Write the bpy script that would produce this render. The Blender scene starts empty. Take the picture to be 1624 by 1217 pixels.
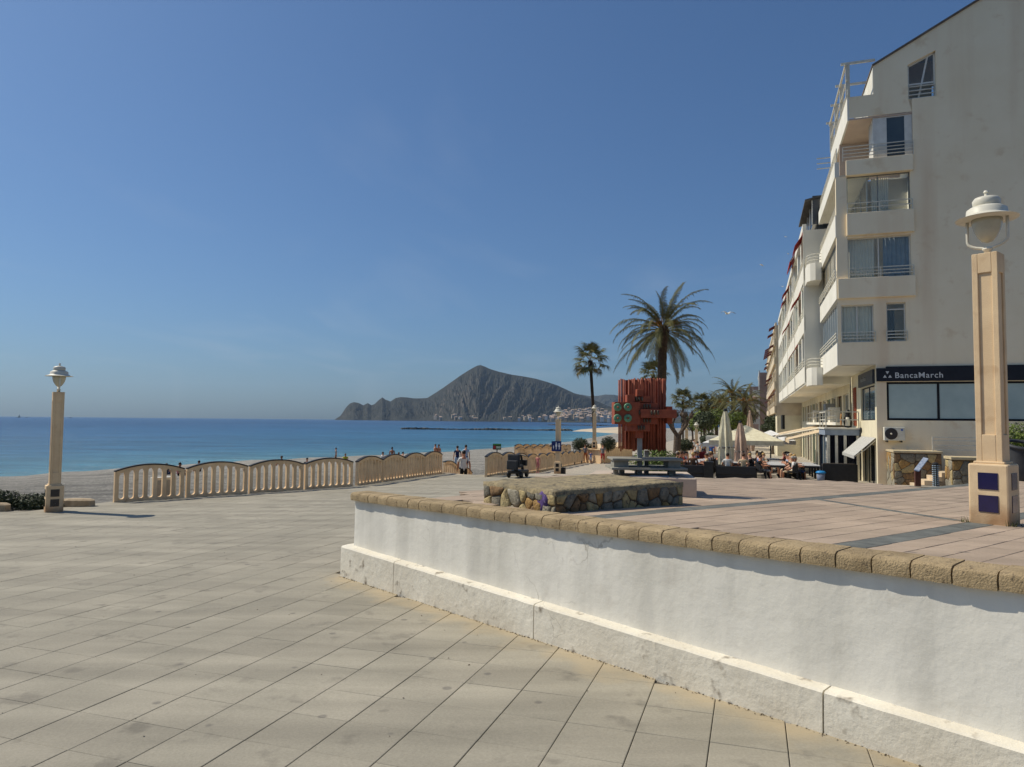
import bpy, bmesh, math, random
from mathutils import Vector, Matrix, noise
R = math.radians; PI = math.pi
random.seed(7)
sc = bpy.context.scene
COL = sc.collection

# ------------------------------------------------------------------ camera, sky, sun, exposure
F = 1125.0; CX, CY = 812.0, 608.5
EYE = Vector((0, 0, 5.2))
_p = math.atan(59 / F); _r = R(.53)
FW = Vector((0, math.cos(_p), math.sin(_p)))
_u = Vector((0, -math.sin(_p), math.cos(_p))); _x = Vector((1, 0, 0))
RT = _x * math.cos(_r) + _u * math.sin(_r); UP = _u * math.cos(_r) - _x * math.sin(_r)
cd = bpy.data.cameras.new('camera'); cam = bpy.data.objects.new('camera', cd); COL.objects.link(cam)
cd.sensor_fit = 'HORIZONTAL'; cd.sensor_width = 36; cd.lens = 36 * F / 1624
cd.clip_start = .1; cd.clip_end = 60000
_M = Matrix((RT, UP, -FW)).transposed().to_4x4(); _M.translation = EYE
cam.matrix_world = _M
sc.camera = cam

SUN_AZ, SUN_EL = R(-71), R(50)
w = bpy.data.worlds.new('World'); sc.world = w; w.use_nodes = True
nt = w.node_tree; bg = nt.nodes['Background']
sky = nt.nodes.new('ShaderNodeTexSky'); sky.sky_type = 'NISHITA'; sky.sun_disc = False
sky.sun_elevation = SUN_EL; sky.sun_rotation = SUN_AZ
sky.altitude = 0; sky.air_density = 1.0; sky.dust_density = 1.3; sky.ozone_density = 4.0
gm = nt.nodes.new('ShaderNodeGamma'); gm.inputs[1].default_value = .9; nt.links.new(sky.outputs[0], gm.inputs[0])
tint = nt.nodes.new('ShaderNodeMix'); tint.data_type = 'RGBA'; tint.blend_type = 'MULTIPLY'; tint.inputs[0].default_value = 1
tint.inputs[7].default_value = (.385, .535, .69, 1)          # the clear blue of this day's air
nt.links.new(gm.outputs[0], tint.inputs[6])
# thin high cirrus: a stretched noise on a flat layer far above, faint all over the sky
tc = nt.nodes.new('ShaderNodeTexCoord'); sx = nt.nodes.new('ShaderNodeSeparateXYZ'); nt.links.new(tc.outputs['Generated'], sx.inputs[0])
az = nt.nodes.new('ShaderNodeMath'); az.operation = 'MAXIMUM'; az.inputs[1].default_value = .06; nt.links.new(sx.outputs['Z'], az.inputs[0])
dv = nt.nodes.new('ShaderNodeVectorMath'); dv.operation = 'DIVIDE'; cz = nt.nodes.new('ShaderNodeCombineXYZ')
for i in range(3): nt.links.new(az.outputs[0], cz.inputs[i])
nt.links.new(tc.outputs['Generated'], dv.inputs[0]); nt.links.new(cz.outputs[0], dv.inputs[1])
mpc = nt.nodes.new('ShaderNodeMapping'); mpc.inputs['Rotation'].default_value = (0, 0, R(-25)); mpc.inputs['Scale'].default_value = (.5, .16, 0); nt.links.new(dv.outputs[0], mpc.inputs[0])
cn_ = nt.nodes.new('ShaderNodeTexNoise'); cn_.inputs['Scale'].default_value = 1.4; cn_.inputs['Detail'].default_value = 8; cn_.inputs['Distortion'].default_value = .6; nt.links.new(mpc.outputs[0], cn_.inputs['Vector'])
cr_ = nt.nodes.new('ShaderNodeMapRange'); cr_.inputs['From Min'].default_value = .50; cr_.inputs['From Max'].default_value = .82; cr_.inputs['To Max'].default_value = .2; nt.links.new(cn_.outputs[0], cr_.inputs[0])
cm = nt.nodes.new('ShaderNodeMix'); cm.data_type = 'RGBA'; nt.links.new(cr_.outputs[0], cm.inputs[0]); nt.links.new(tint.outputs[2], cm.inputs[6]); cm.inputs[7].default_value = (3.6, 4.0, 4.4, 1)
nt.links.new(cm.outputs[2], bg.inputs[0]); bg.inputs[1].default_value = .108
sl = bpy.data.lights.new('sun', 'SUN'); sun = bpy.data.objects.new('sun', sl); COL.objects.link(sun)
sl.energy = 3.15; sl.angle = R(.53); sl.color = (1, .915, .77)
SUND = Vector((math.sin(SUN_AZ) * math.cos(SUN_EL), math.cos(SUN_AZ) * math.cos(SUN_EL), math.sin(SUN_EL)))
sun.rotation_euler = SUND.to_track_quat('Z', 'Y').to_euler()
sc.view_settings.view_transform = 'Standard'; sc.view_settings.look = 'None'
sc.view_settings.exposure = .42; sc.view_settings.gamma = 1
sc.render.engine = 'CYCLES'
sc.cycles.use_denoising = True
sc.cycles.max_bounces = 6; sc.cycles.diffuse_bounces = 3; sc.cycles.glossy_bounces = 3
sc.cycles.transparent_max_bounces = 6; sc.cycles.volume_bounces = 0
sc.cycles.caustics_reflective = False; sc.cycles.caustics_refractive = False

# ------------------------------------------------------------------ placing helpers
def ray(px, py): return FW + RT * ((px - CX) / F) - UP * ((py - CY) / F)
def at(px, py, Y):
    d = ray(px, py); return EYE + d * (Y / d.y)
def hit(px, py, fn, lo=1., hi=400.):
    d = ray(px, py); t = lo; st = .25
    while t < hi:
        p = EYE + d * t
        if p.z < fn(p.x, p.y):
            a, b = t - st, t
            for _ in range(14):
                m = (a + b) / 2; q = EYE + d * m
                if q.z < fn(q.x, q.y): b = m
                else: a = m
            return EYE + d * b
        t += st
    return None
def proj(p):
    v = Vector(p) - EYE; z = v.dot(FW)
    if z < .05: return None
    return CX + F * v.dot(RT) / z, CY - F * v.dot(UP) / z
PV = Vector((.32, .9474)).normalized(); QV = Vector((PV.y, -PV.x))
PRZ = -math.atan2(PV.x, PV.y)                      # local y = along the promenade, local x = inland
def sq(x, y): return x * PV.x + y * PV.y, x * QV.x + y * QV.y
def xy(s, q): return PV.x * s + QV.x * q, PV.y * s + QV.y * q
def lerp_tab(t, tab):
    if t <= tab[0][0]: return tab[0][1]
    for (a, b), (c, d) in zip(tab, tab[1:]):
        if t <= c: return b + (d - b) * (t - a) / (c - a)
    return tab[-1][1]
def plaza(x, y): return 3.2 + .0069 * x - .0098 * y
GTAB = [(27, 2.88), (35, 2.5), (58, 1.85), (100, 1.45), (200, 1.25), (400, 1.1), (2000, 1.0)]
def ground(x, y):
    s, q = sq(x, y); b = min(max((s - 27) / 8, 0), 1)
    return plaza(x, y) * (1 - b) + lerp_tab(s, GTAB) * b
def terr_quad(x, y):
    return 4.617018 - .0203635 * x - .0567205 * y - .00174014 * x * x + .00079988 * x * y + .00184647 * y * y

def terr(x, y):            # the fitted surface, eased into the level of the wall's coping
    d = (x + 2.29) * .74841 + (y - 9.68) * .66323; t = (x + 2.29) * .66323 - (y - 9.68) * .74841; d = max(d, .3)
    wx, wy = -2.29 + .66323 * t + .74841 * .34, 9.68 - .74841 * t + .66323 * .34
    return terr_quad(x, y) + (4.216 + .0205 * t - .012 - terr_quad(wx, wy)) * math.exp(-(d - .3) / 1.1)

# ------------------------------------------------------------------ mesh and object helpers
class MB:
    def __init__(s): s.v = []; s.f = []; s.m = []
    def add(s, vs, fs, mi=0):
        o = len(s.v); s.v += [tuple(v) for v in vs]; s.f += [tuple(i + o for i in f) for f in fs]; s.m += [mi] * len(fs)
        return s
    def hexa(s, p, mi=0):        # p: 4 bottom (ccw) + 4 top
        return s.add(p, [(3, 2, 1, 0), (4, 5, 6, 7), (0, 1, 5, 4), (1, 2, 6, 5), (2, 3, 7, 6), (3, 0, 4, 7)], mi)
    def box(s, x0, x1, y0, y1, z0, z1, mi=0, M=None):
        p = [(x0, y0, z0), (x1, y0, z0), (x1, y1, z0), (x0, y1, z0), (x0, y0, z1), (x1, y0, z1), (x1, y1, z1), (x0, y1, z1)]
        if M is not None: p = [M @ Vector(q) for q in p]
        return s.hexa(p, mi)
    def prism(s, poly, f0, f1, mi=0):      # poly of (a,b); f0/f1 map (a,b)->3d for the two ends
        n = len(poly); vs = [f0(*p) for p in poly] + [f1(*p) for p in poly]
        fs = [tuple(range(n - 1, -1, -1)), tuple(range(n, 2 * n))] + [(i, (i + 1) % n, n + (i + 1) % n, n + i) for i in range(n)]
        return s.add(vs, fs, mi)
    def tube(s, path, r, n=8, mi=0, cap=True):
        path = [Vector(p) for p in path]; k = len(path)
        rs = r if isinstance(r, (list, tuple)) else [r] * k
        vs = []; ref = None
        for i, p in enumerate(path):
            d = (path[min(i + 1, k - 1)] - path[max(i - 1, 0)]).normalized()
            if ref is None: ref = d.orthogonal().normalized()
            a = (ref - d * ref.dot(d)); a = a.normalized() if a.length > 1e-6 else d.orthogonal().normalized()
            ref = a; b = d.cross(a)
            vs += [p + (a * math.cos(t * 2 * PI / n) + b * math.sin(t * 2 * PI / n)) * rs[i] for t in range(n)]
        fs = [(i * n + t, i * n + (t + 1) % n, (i + 1) * n + (t + 1) % n, (i + 1) * n + t) for i in range(k - 1) for t in range(n)]
        if cap: fs += [tuple(range(n - 1, -1, -1)), tuple(range((k - 1) * n, k * n))]
        return s.add(vs, fs, mi)
    def lathe(s, prof, n=20, c=(0, 0, 0), mi=0):    # prof: (r,z)
        vs = [(c[0] + r * math.cos(t * 2 * PI / n), c[1] + r * math.sin(t * 2 * PI / n), c[2] + z) for r, z in prof for t in range(n)]
        k = len(prof)
        fs = [(i * n + t, i * n + (t + 1) % n, (i + 1) * n + (t + 1) % n, (i + 1) * n + t) for i in range(k - 1) for t in range(n)]
        fs += [tuple(range(n - 1, -1, -1)), tuple(range((k - 1) * n, k * n))]
        return s.add(vs, fs, mi)
    def ball(s, c, r, n=8, mi=0, sq_=(1, 1, 1)):
        prof = [(max(math.sin(PI * i / n), .01), -math.cos(PI * i / n)) for i in range(n + 1)]
        o = len(s.v); s.lathe(prof, n + 2, mi=mi)
        s.v[o:] = [(c[0] + r * sq_[0] * v[0], c[1] + r * sq_[1] * v[1], c[2] + r * sq_[2] * v[2]) for v in s.v[o:]]
        return s
    def mesh(s, name, mats, smooth=False):
        me = bpy.data.meshes.new(name); me.from_pydata(s.v, [], s.f)
        for m in (mats if isinstance(mats, (list, tuple)) else [mats]): me.materials.append(m)
        if any(s.m): me.polygons.foreach_set('material_index', s.m)
        if smooth: me.polygons.foreach_set('use_smooth', [True] * len(me.polygons))
        me.update(); return me
    def build(s, name, mats, parent=None, smooth=False, bevel=0, kind=None):
        o = ob(name, s.mesh(name, mats, smooth), parent, kind)
        if bevel:
            b = o.modifiers.new('bevel', 'BEVEL'); b.width = bevel; b.segments = 2; b.limit_method = 'ANGLE'; b.angle_limit = R(40)
        return o
def ob(name, me, parent=None, kind=None):
    o = bpy.data.objects.new(name, me); COL.objects.link(o)
    if parent is not None: o.parent = parent
    if kind: o['kind'] = kind
    return o
def tag(o, label, cat, group=None):
    o['label'] = label; o['category'] = cat
    if group: o['group'] = group
    return o
def thing(name, label, cat, loc=(0, 0, 0), rz=0, group=None):
    o = bpy.data.objects.new(name, None); COL.objects.link(o)
    o.location = loc; o.rotation_euler = (0, 0, rz); o.empty_display_size = .2; o['kind'] = 'thing'
    return tag(o, label, cat, group)
def copy_tree(o, parent=None):
    c = o.copy(); COL.objects.link(c); c.parent = parent
    for ch in list(o.children): copy_tree(ch, c)
    return c
def dup(o, loc, rz=0, label=None, scale=None, group=None):
    c = copy_tree(o); c.location = loc; c.rotation_euler = (0, 0, rz)
    if scale: c.scale = (scale, scale, scale) if not isinstance(scale, tuple) else scale
    if label: c['label'] = label
    if group: c['group'] = group
    return c
def smooth_by_angle(o, deg=35):
    for p in o.data.polygons: p.use_smooth = True
    try: o.data.set_sharp_from_angle(angle=R(deg))
    except Exception: pass
    return o

# ------------------------------------------------------------------ materials
MATS = {}
def srgb(r, g, b):
    f = lambda c: ((c / 255 + .055) / 1.055) ** 2.4 if c > 10 else c / 3294.6
    return (f(r), f(g), f(b))
def mat(name, c1, c2=None, scale=4., rough=.8, bump=0., bscale=40., c3=None, s3=30., amt3=.5, spec=.3, metal=0., coords='Object',
        stretch=(1, 1, 1), bdist=.02, attr=None, attr_amt=.25, detail=5., lo=.35, hi=.65, objrand=0.):
    if name in MATS: return MATS[name]
    m = bpy.data.materials.new(name); m.use_nodes = True; MATS[name] = m
    t = m.node_tree; N = t.nodes; L = t.links; b = N['Principled BSDF']
    b.inputs['Roughness'].default_value = rough; b.inputs['Specular IOR Level'].default_value = spec; b.inputs['Metallic'].default_value = metal
    c1 = (*c1[:3], 1); b.inputs['Base Color'].default_value = c1
    if c2 is None and not bump and attr is None: return m
    tc = N.new('ShaderNodeTexCoord'); mp = N.new('ShaderNodeMapping'); mp.inputs['Scale'].default_value = stretch
    if coords == 'World':
        g = N.new('ShaderNodeNewGeometry'); L.new(g.outputs['Position'], mp.inputs['Vector'])
    else: L.new(tc.outputs[coords], mp.inputs['Vector'])
    def nz(sc_, det=detail, rg=.6):
        n = N.new('ShaderNodeTexNoise'); n.inputs['Scale'].default_value = sc_; n.inputs['Detail'].default_value = det
        n.inputs['Roughness'].default_value = rg; L.new(mp.outputs[0], n.inputs['Vector']); return n
    def ramp(src, a, bb):
        r_ = N.new('ShaderNodeMapRange'); r_.inputs['From Min'].default_value = a; r_.inputs['From Max'].default_value = bb
        L.new(src, r_.inputs['Value']); return r_.outputs[0]
    def mix(fac, a, bb, mode='MIX'):
        x = N.new('ShaderNodeMix'); x.data_type = 'RGBA'; x.blend_type = mode
        if hasattr(fac, 'links'): L.new(fac, x.inputs[0])
        else: x.inputs[0].default_value = fac
        for v, i in ((a, 6), (bb, 7)):
            if hasattr(v, 'links'): L.new(v, x.inputs[i])
            else: x.inputs[i].default_value = (*v[:3], 1)
        return x.outputs[2]
    col = c1
    if c2 is not None: col = mix(ramp(nz(scale).outputs[0], lo, hi), c1, c2)
    if c3 is not None:
        f = ramp(nz(s3, 3.).outputs[0], 1 - amt3, 1 - amt3 + .12); col = mix(f, col, c3)
    if attr is not None:
        a = N.new('ShaderNodeAttribute'); a.attribute_name = attr
        r_ = N.new('ShaderNodeMapRange'); r_.inputs['To Min'].default_value = 1 - attr_amt; r_.inputs['To Max'].default_value = 1 + attr_amt
        L.new(a.outputs['Fac'], r_.inputs['Value'])
        vm = N.new('ShaderNodeVectorMath'); vm.operation = 'SCALE'
        if hasattr(col, 'links'): L.new(col, vm.inputs[0])
        else: vm.inputs[0].default_value = col[:3]
        L.new(r_.outputs[0], vm.inputs['Scale']); col = vm.outputs[0]
    if objrand:
        oi = N.new('ShaderNodeObjectInfo'); r_ = N.new('ShaderNodeMapRange'); r_.inputs['To Min'].default_value = 1 - objrand; r_.inputs['To Max'].default_value = 1 + objrand
        L.new(oi.outputs['Random'], r_.inputs['Value']); vm = N.new('ShaderNodeVectorMath'); vm.operation = 'SCALE'; L.new(col, vm.inputs[0]); L.new(r_.outputs[0], vm.inputs['Scale']); col = vm.outputs[0]
    if hasattr(col, 'links'): L.new(col, b.inputs['Base Color'])
    if bump:
        bn = N.new('ShaderNodeBump'); bn.inputs['Strength'].default_value = bump; bn.inputs['Distance'].default_value = bdist
        L.new(nz(bscale, 6.).outputs[0], bn.inputs['Height']); L.new(bn.outputs[0], b.inputs['Normal'])
    return m
def set_attr(me, name, vals):
    a = me.attributes.new(name, 'FLOAT', 'FACE'); a.data.foreach_set('value', vals)

CREAM = mat('cast stone', srgb(232, 206, 166), srgb(214, 186, 148), 3, .85, .5, 90, c3=srgb(190, 156, 116), s3=2.2, amt3=.42, bdist=.006)
TAN = mat('balustrade concrete', srgb(238, 208, 166), srgb(220, 188, 146), 2.5, .85, .6, 60, c3=srgb(182, 148, 112), s3=5, amt3=.36, bdist=.008, objrand=.09)
DARKCAP = mat('dark cap', (.015, .015, .017), (.03, .03, .03), 8, .5)
WHITEP = mat('white metal paint', (.72, .69, .58), (.6, .57, .47), 6, .45)
GREYMETAL = mat('grey metal', (.23, .25, .26), (.3, .31, .31), 5, .5, metal=.3)
BLACKM = mat('black metal', (.012, .012, .013), (.02, .02, .02), 6, .45)
NAVYTILE = mat('navy glazed tile', (.007, .006, .05), (.011, .009, .07), 8, .12, spec=.6)
OPAL = mat('opal glass', (.60, .56, .42), (.48, .45, .34), 5, .2, spec=.6)
SLATE = mat('slate strip', srgb(116, 118, 112), srgb(92, 94, 90), 6, .7, .3, 40, attr='tint', attr_amt=.12, coords='World')
GLASS = mat('window glass', (.035, .05, .055), (.06, .075, .075), .7, .04, spec=.8)
GLASSG = mat('frosted window glass', srgb(186, 200, 192), srgb(160, 176, 172), .5, .12, spec=.5)
GLASSB = mat('blue window glass', (.06, .11, .16), (.1, .15, .19), .8, .05, spec=.8)
WROOM = mat('balcony curtain', srgb(240, 232, 214), srgb(222, 214, 196), 1, .9)
RED = mat('red awning cloth', srgb(172, 34, 26), srgb(140, 28, 24), 3, .85)
# ------------------------------------------------------------------ sea
SHORE = [at(px, py, 1) for px, py in [(-900, 800), (-420, 783), (-150, 768), (0, 759), (150, 748), (300, 739), (430, 731), (560, 725), (702, 717.6), (813, 709), (902, 701), (957, 691.5), (990, 685.5), (1010, 681)]]
SHORE = [EYE + (p - EYE) * (EYE.z / (EYE.z - p.z)) for p in SHORE]
def dseg(p, a, b):
    ab = b - a; t = max(0, min(1, (p - a).dot(ab) / ab.dot(ab))); return (p - a - ab * t).length
def dshore(x, y):
    p = Vector((x, y)); return min(dseg(p, a.xy, b.xy) for a, b in zip(SHORE, SHORE[1:]))
mb = MB(); na, nr = 150, 90; vals = []
for j in range(nr):
    r_ = 22 * (430 ** (j / (nr - 1)))
    for i in range(na):
        a = R(-115 + 180 * i / (na - 1)); mb.v.append((r_ * math.sin(a), r_ * math.cos(a), 0.))
        d = dshore(mb.v[-1][0], mb.v[-1][1])
        vals.append(d)
mb.f = [(j * na + i, j * na + i + 1, (j + 1) * na + i + 1, (j + 1) * na + i) for j in range(nr - 1) for i in range(na - 1)]
mb.m = [0] * len(mb.f)
def sea_mat():
    m = bpy.data.materials.new('sea water'); m.use_nodes = True; t = m.node_tree; N = t.nodes; L = t.links; b = N['Principled BSDF']
    at_ = N.new('ShaderNodeAttribute'); at_.attribute_name = 'shore_distance'
    g = N.new('ShaderNodeNewGeometry'); mp = N.new('ShaderNodeMapping'); mp.inputs['Scale'].default_value = (.35, 1, 1); mp.inputs['Rotation'].default_value = (0, 0, R(20))
    L.new(g.outputs['Position'], mp.inputs['Vector'])
    def nz(s, d, rough=.6):
        n = N.new('ShaderNodeTexNoise'); n.inputs['Scale'].default_value = s; n.inputs['Detail'].default_value = d; n.inputs['Roughness'].default_value = rough
        L.new(mp.outputs[0], n.inputs['Vector']); return n
    big = nz(.02, 6, .65); add = N.new('ShaderNodeMath'); add.operation = 'MULTIPLY_ADD'; add.inputs[1].default_value = 70; L.new(big.outputs[0], add.inputs[0]); L.new(at_.outputs['Fac'], add.inputs[2])
    sb = N.new('ShaderNodeMath'); sb.operation = 'SUBTRACT'; sb.inputs[1].default_value = 35; L.new(add.outputs[0], sb.inputs[0])
    lg = N.new('ShaderNodeMath'); lg.operation = 'DIVIDE'; lg.inputs[1].default_value = 400; L.new(sb.outputs[0], lg.inputs[0])
    cr = N.new('ShaderNodeValToRGB'); e = cr.color_ramp.elements
    e[0].position = 0; e[0].color = (*srgb(92, 138, 148), 1); e[1].position = 1; e[1].color = (*srgb(34, 68, 106), 1)
    for p_, c in ((.03, srgb(68, 118, 138)), (.10, srgb(52, 102, 132)), (.35, srgb(42, 86, 122))):
        x = e.new(p_); x.color = (*c, 1)
    L.new(lg.outputs[0], cr.inputs[0])
    wn = []
    for sc_, det, wt in ((.011, 3, .8), (.05, 3, .9), (.16, 3, 1.), (.6, 2, .6)):
        n_ = N.new('ShaderNodeTexNoise'); n_.inputs['Scale'].default_value = sc_; n_.inputs['Detail'].default_value = det; mq = N.new('ShaderNodeMapping'); mq.inputs['Rotation'].default_value = (0, 0, R(12)); mq.inputs['Scale'].default_value = (.55, 1.1, 1); L.new(g.outputs['Position'], mq.inputs[0]); L.new(mq.outputs[0], n_.inputs['Vector'])
        a_ = N.new('ShaderNodeMath'); a_.operation = 'MULTIPLY_ADD'; a_.inputs[1].default_value = wt; L.new(n_.outputs[0], a_.inputs[0])
        if wn: L.new(wn[-1].outputs[0], a_.inputs[2])
        else: a_.inputs[2].default_value = 0
        wn.append(a_)
    fine = wn[-1]; mr = N.new('ShaderNodeMapRange'); mr.inputs['From Min'].default_value = 1.37; mr.inputs['From Max'].default_value = 1.93; mr.inputs['To Min'].default_value = .66; mr.inputs['To Max'].default_value = 1.30
    L.new(fine.outputs[0], mr.inputs[0]); vm = N.new('ShaderNodeVectorMath'); vm.operation = 'SCALE'; L.new(cr.outputs[0], vm.inputs[0]); L.new(mr.outputs[0], vm.inputs['Scale'])
    L.new(vm.outputs[0], b.inputs['Base Color'])
    b.inputs['Roughness'].default_value = .25; b.inputs['Specular IOR Level'].default_value = .25; b.inputs['IOR'].default_value = 1.33
    bn = N.new('ShaderNodeBump'); bn.inputs['Strength'].default_value = 1.; bn.inputs['Distance'].default_value = .6
    wv = nz(.9, 8, .7); L.new(wv.outputs[0], bn.inputs['Height']); L.new(bn.outputs[0], b.inputs['Normal'])
    return m
me = mb.mesh('sea', sea_mat()); a = me.attributes.new('shore_distance', 'FLOAT', 'POINT'); a.data.foreach_set('value', vals)
ob('sea', me, None, 'structure')

# ------------------------------------------------------------------ beach
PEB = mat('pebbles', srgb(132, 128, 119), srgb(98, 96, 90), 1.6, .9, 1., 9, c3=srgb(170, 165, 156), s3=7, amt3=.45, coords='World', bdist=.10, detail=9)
def whiter_north(m):           # the shingle colour gets paler farther along the beach; dark wrack lines lie along it
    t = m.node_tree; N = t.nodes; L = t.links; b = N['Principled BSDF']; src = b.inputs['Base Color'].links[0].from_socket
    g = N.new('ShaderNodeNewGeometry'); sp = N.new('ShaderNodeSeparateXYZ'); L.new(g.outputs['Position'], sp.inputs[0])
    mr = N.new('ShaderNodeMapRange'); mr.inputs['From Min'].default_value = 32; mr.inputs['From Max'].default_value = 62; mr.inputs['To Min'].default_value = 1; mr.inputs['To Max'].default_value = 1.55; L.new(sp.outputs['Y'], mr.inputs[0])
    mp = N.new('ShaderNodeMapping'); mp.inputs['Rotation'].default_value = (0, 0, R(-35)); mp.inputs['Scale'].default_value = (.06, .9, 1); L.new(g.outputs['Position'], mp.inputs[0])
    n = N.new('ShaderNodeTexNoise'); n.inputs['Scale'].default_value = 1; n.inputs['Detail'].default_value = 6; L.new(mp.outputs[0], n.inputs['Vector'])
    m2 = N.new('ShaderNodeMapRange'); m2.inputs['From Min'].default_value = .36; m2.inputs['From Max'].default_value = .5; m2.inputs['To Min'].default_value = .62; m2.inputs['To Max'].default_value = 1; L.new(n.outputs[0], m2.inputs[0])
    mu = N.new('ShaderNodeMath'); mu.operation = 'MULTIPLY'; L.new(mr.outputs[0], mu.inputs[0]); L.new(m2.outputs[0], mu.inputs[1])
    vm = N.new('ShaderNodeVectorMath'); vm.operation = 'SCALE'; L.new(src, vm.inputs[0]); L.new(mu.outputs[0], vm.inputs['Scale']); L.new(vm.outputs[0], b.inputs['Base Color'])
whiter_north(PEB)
INL = [(-75, -20), (-45, -2), (-22, 9.5), (-13, 15.2), (-10.9, 17.4), (-8.6, 20.2), (-6.2, 22.8), (-4.6, 26), (-2.2, 30.4), (3, 48), (5.2, 60), (15, 95), (90, 300), (260, 800)]
INZ = [2.4, 2.4, 2.4, 2.45, 2.4, 2.35, 2.35, 2.25, 1.95, 1.6, 1.45, 1.1, .9, .8]
mb = MB(); nc, sub = 30, 7; rows = 0
def itp(l, t):
    i = min(int(t), len(l) - 2); f = t - i; return l[i], l[i + 1], f
for k in range((len(SHORE) - 1) * sub + 1):
    t = k / sub; a, b, f = itp(SHORE, t); sp = a.xy.lerp(b.xy, f)
    a, b, f = itp(INL, t); ip = Vector(a).lerp(Vector(b), f); a, b, f = itp(INZ, t); iz = a + (b - a) * f
    out = (sp - ip).normalized()
    sp = sp + out * 1.2 * math.sin(k * 1.3)
    for j in range(nc + 1):
        u = j / nc
        if j == 0: p = sp + out * 8; z = -.5
        else:
            u = (j - 1) / (nc - 1); p = sp.lerp(ip, u)
            z = .0 + iz * (1 - (1 - u) ** 1.5) + .12 * noise.noise((p.x * .12, p.y * .12, 0)) * min(1, u * 6) + .22 * math.exp(-((u - .18) / .07) ** 2) * min(1, iz)
        mb.v.append((p.x, p.y, z))
    rows += 1
mb.f = [(k * (nc + 1) + j, (k + 1) * (nc + 1) + j, (k + 1) * (nc + 1) + j + 1, k * (nc + 1) + j + 1) for k in range(rows - 1) for j in range(nc)]
mb.m = [0] * len(mb.f)
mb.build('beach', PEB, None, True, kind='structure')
# sand spit behind the breakwater
mb = MB()
sp0 = [at(px, py, 1) for px, py in [(905, 684.5), (925, 684.8), (945, 686), (968, 687.5), (1000, 689), (1040, 686), (1040, 677), (1000, 677.5), (968, 679.5), (940, 681.5), (915, 683.6)]]
sp0 = [EYE + (p - EYE) * (EYE.z / (EYE.z - p.z)) for p in sp0]
c0 = sum(sp0, Vector()) / len(sp0)
mb.v = [(p.x, p.y, -.1) for p in sp0] + [(c0.x + (p.x - c0.x) * .8, c0.y + (p.y - c0.y) * .8, .9) for p in sp0]; n_ = len(sp0)
mb.f = [(i, (i + 1) % n_, n_ + (i + 1) % n_, n_ + i) for i in range(n_)] + [tuple(range(n_, 2 * n_))]; mb.m = [0] * len(mb.f)
mb.build('sand_spit', mat('sand', srgb(206, 190, 164), srgb(186, 170, 146), .05, .95, coords='World'), None, kind='structure')
# breakwaters: rows of boulders low in the water
ROCK = mat('breakwater rock', (.06, .055, .05), (.16, .15, .13), .6, .9, coords='World')
def rocks(name, p0, p1, n, size, label, seed):
    rnd = random.Random(seed); m_ = MB(); a, b = [EYE + (at(*p, 1) - EYE) * (EYE.z / (EYE.z - at(*p, 1).z)) for p in (p0, p1)]
    for i in range(n):
        t = rnd.random(); c = a.lerp(b, t) + Vector((rnd.gauss(0, size * .5), rnd.gauss(0, size * 1.1), 0)); s_ = size * rnd.uniform(.5, 1.2) * (.55 + .45 * math.sin(t * 7 + seed) ** 2)
        q = [Vector((rnd.uniform(.6, 1) * x, rnd.uniform(.6, 1) * y, rnd.uniform(.6, 1) * z)) * s_ for x, y, z in ((-1, -1, -1), (1, -1, -1), (1, 1, -1), (-1, 1, -1), (-.7, -.7, .8), (.7, -.7, .8), (.7, .7, .8), (-.7, .7, .8))]
        rot = Matrix.Rotation(rnd.random() * 6, 3, 'Z'); m_.hexa([c + rot @ v for v in q])
    return tag(m_.build(name, ROCK, None, kind='stuff'), label, 'breakwater')
rocks('breakwater_boulders', (640, 681), (905, 683.5), 520, 1.25, 'long low line of dark breakwater boulders out in the bay', 1)
rocks('breakwater_boulders', (870, 674.3), (1010, 676.5), 260, 1.5, 'farther thin line of dark boulders before the hillside town', 4)

# ------------------------------------------------------------------ plaza, promenade
QL = [(-14, -38), (8.5, -19.5), (11.4, -16.9), (14.4, -16.25), (21.3, -13.05), (28.6, -13.05)]
JOINT = mat('dark joint mortar', (.07, .063, .05), (.24, .21, .17), 1.6, .95, coords='World')
def sheet(name, s0, s1, ql, q1, fn, m, dz=0., ds=1., nq=24):
    mb = MB(); n = max(2, int((s1 - s0) / ds)); 
    for i in range(n + 1):
        s = s0 + (s1 - s0) * i / n; q0 = ql(s)
        for j in range(nq + 1):
            x, y = xy(s, q0 + (q1 - q0) * (j / nq) ** 1.5); mb.v.append((x, y, fn(x, y) + dz))
    k = nq + 1
    mb.f = [(i * k + j, i * k + j + 1, (i + 1) * k + j + 1, (i + 1) * k + j) for i in range(n) for j in range(nq)]; mb.m = [0] * len(mb.f)
    return mb.build(name, m, None, False, kind='structure')
qlp = lambda s: lerp_tab(s, QL)
plz = sheet('plaza_ground', -14, 28.6, qlp, 60, ground, JOINT, -.016)
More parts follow.
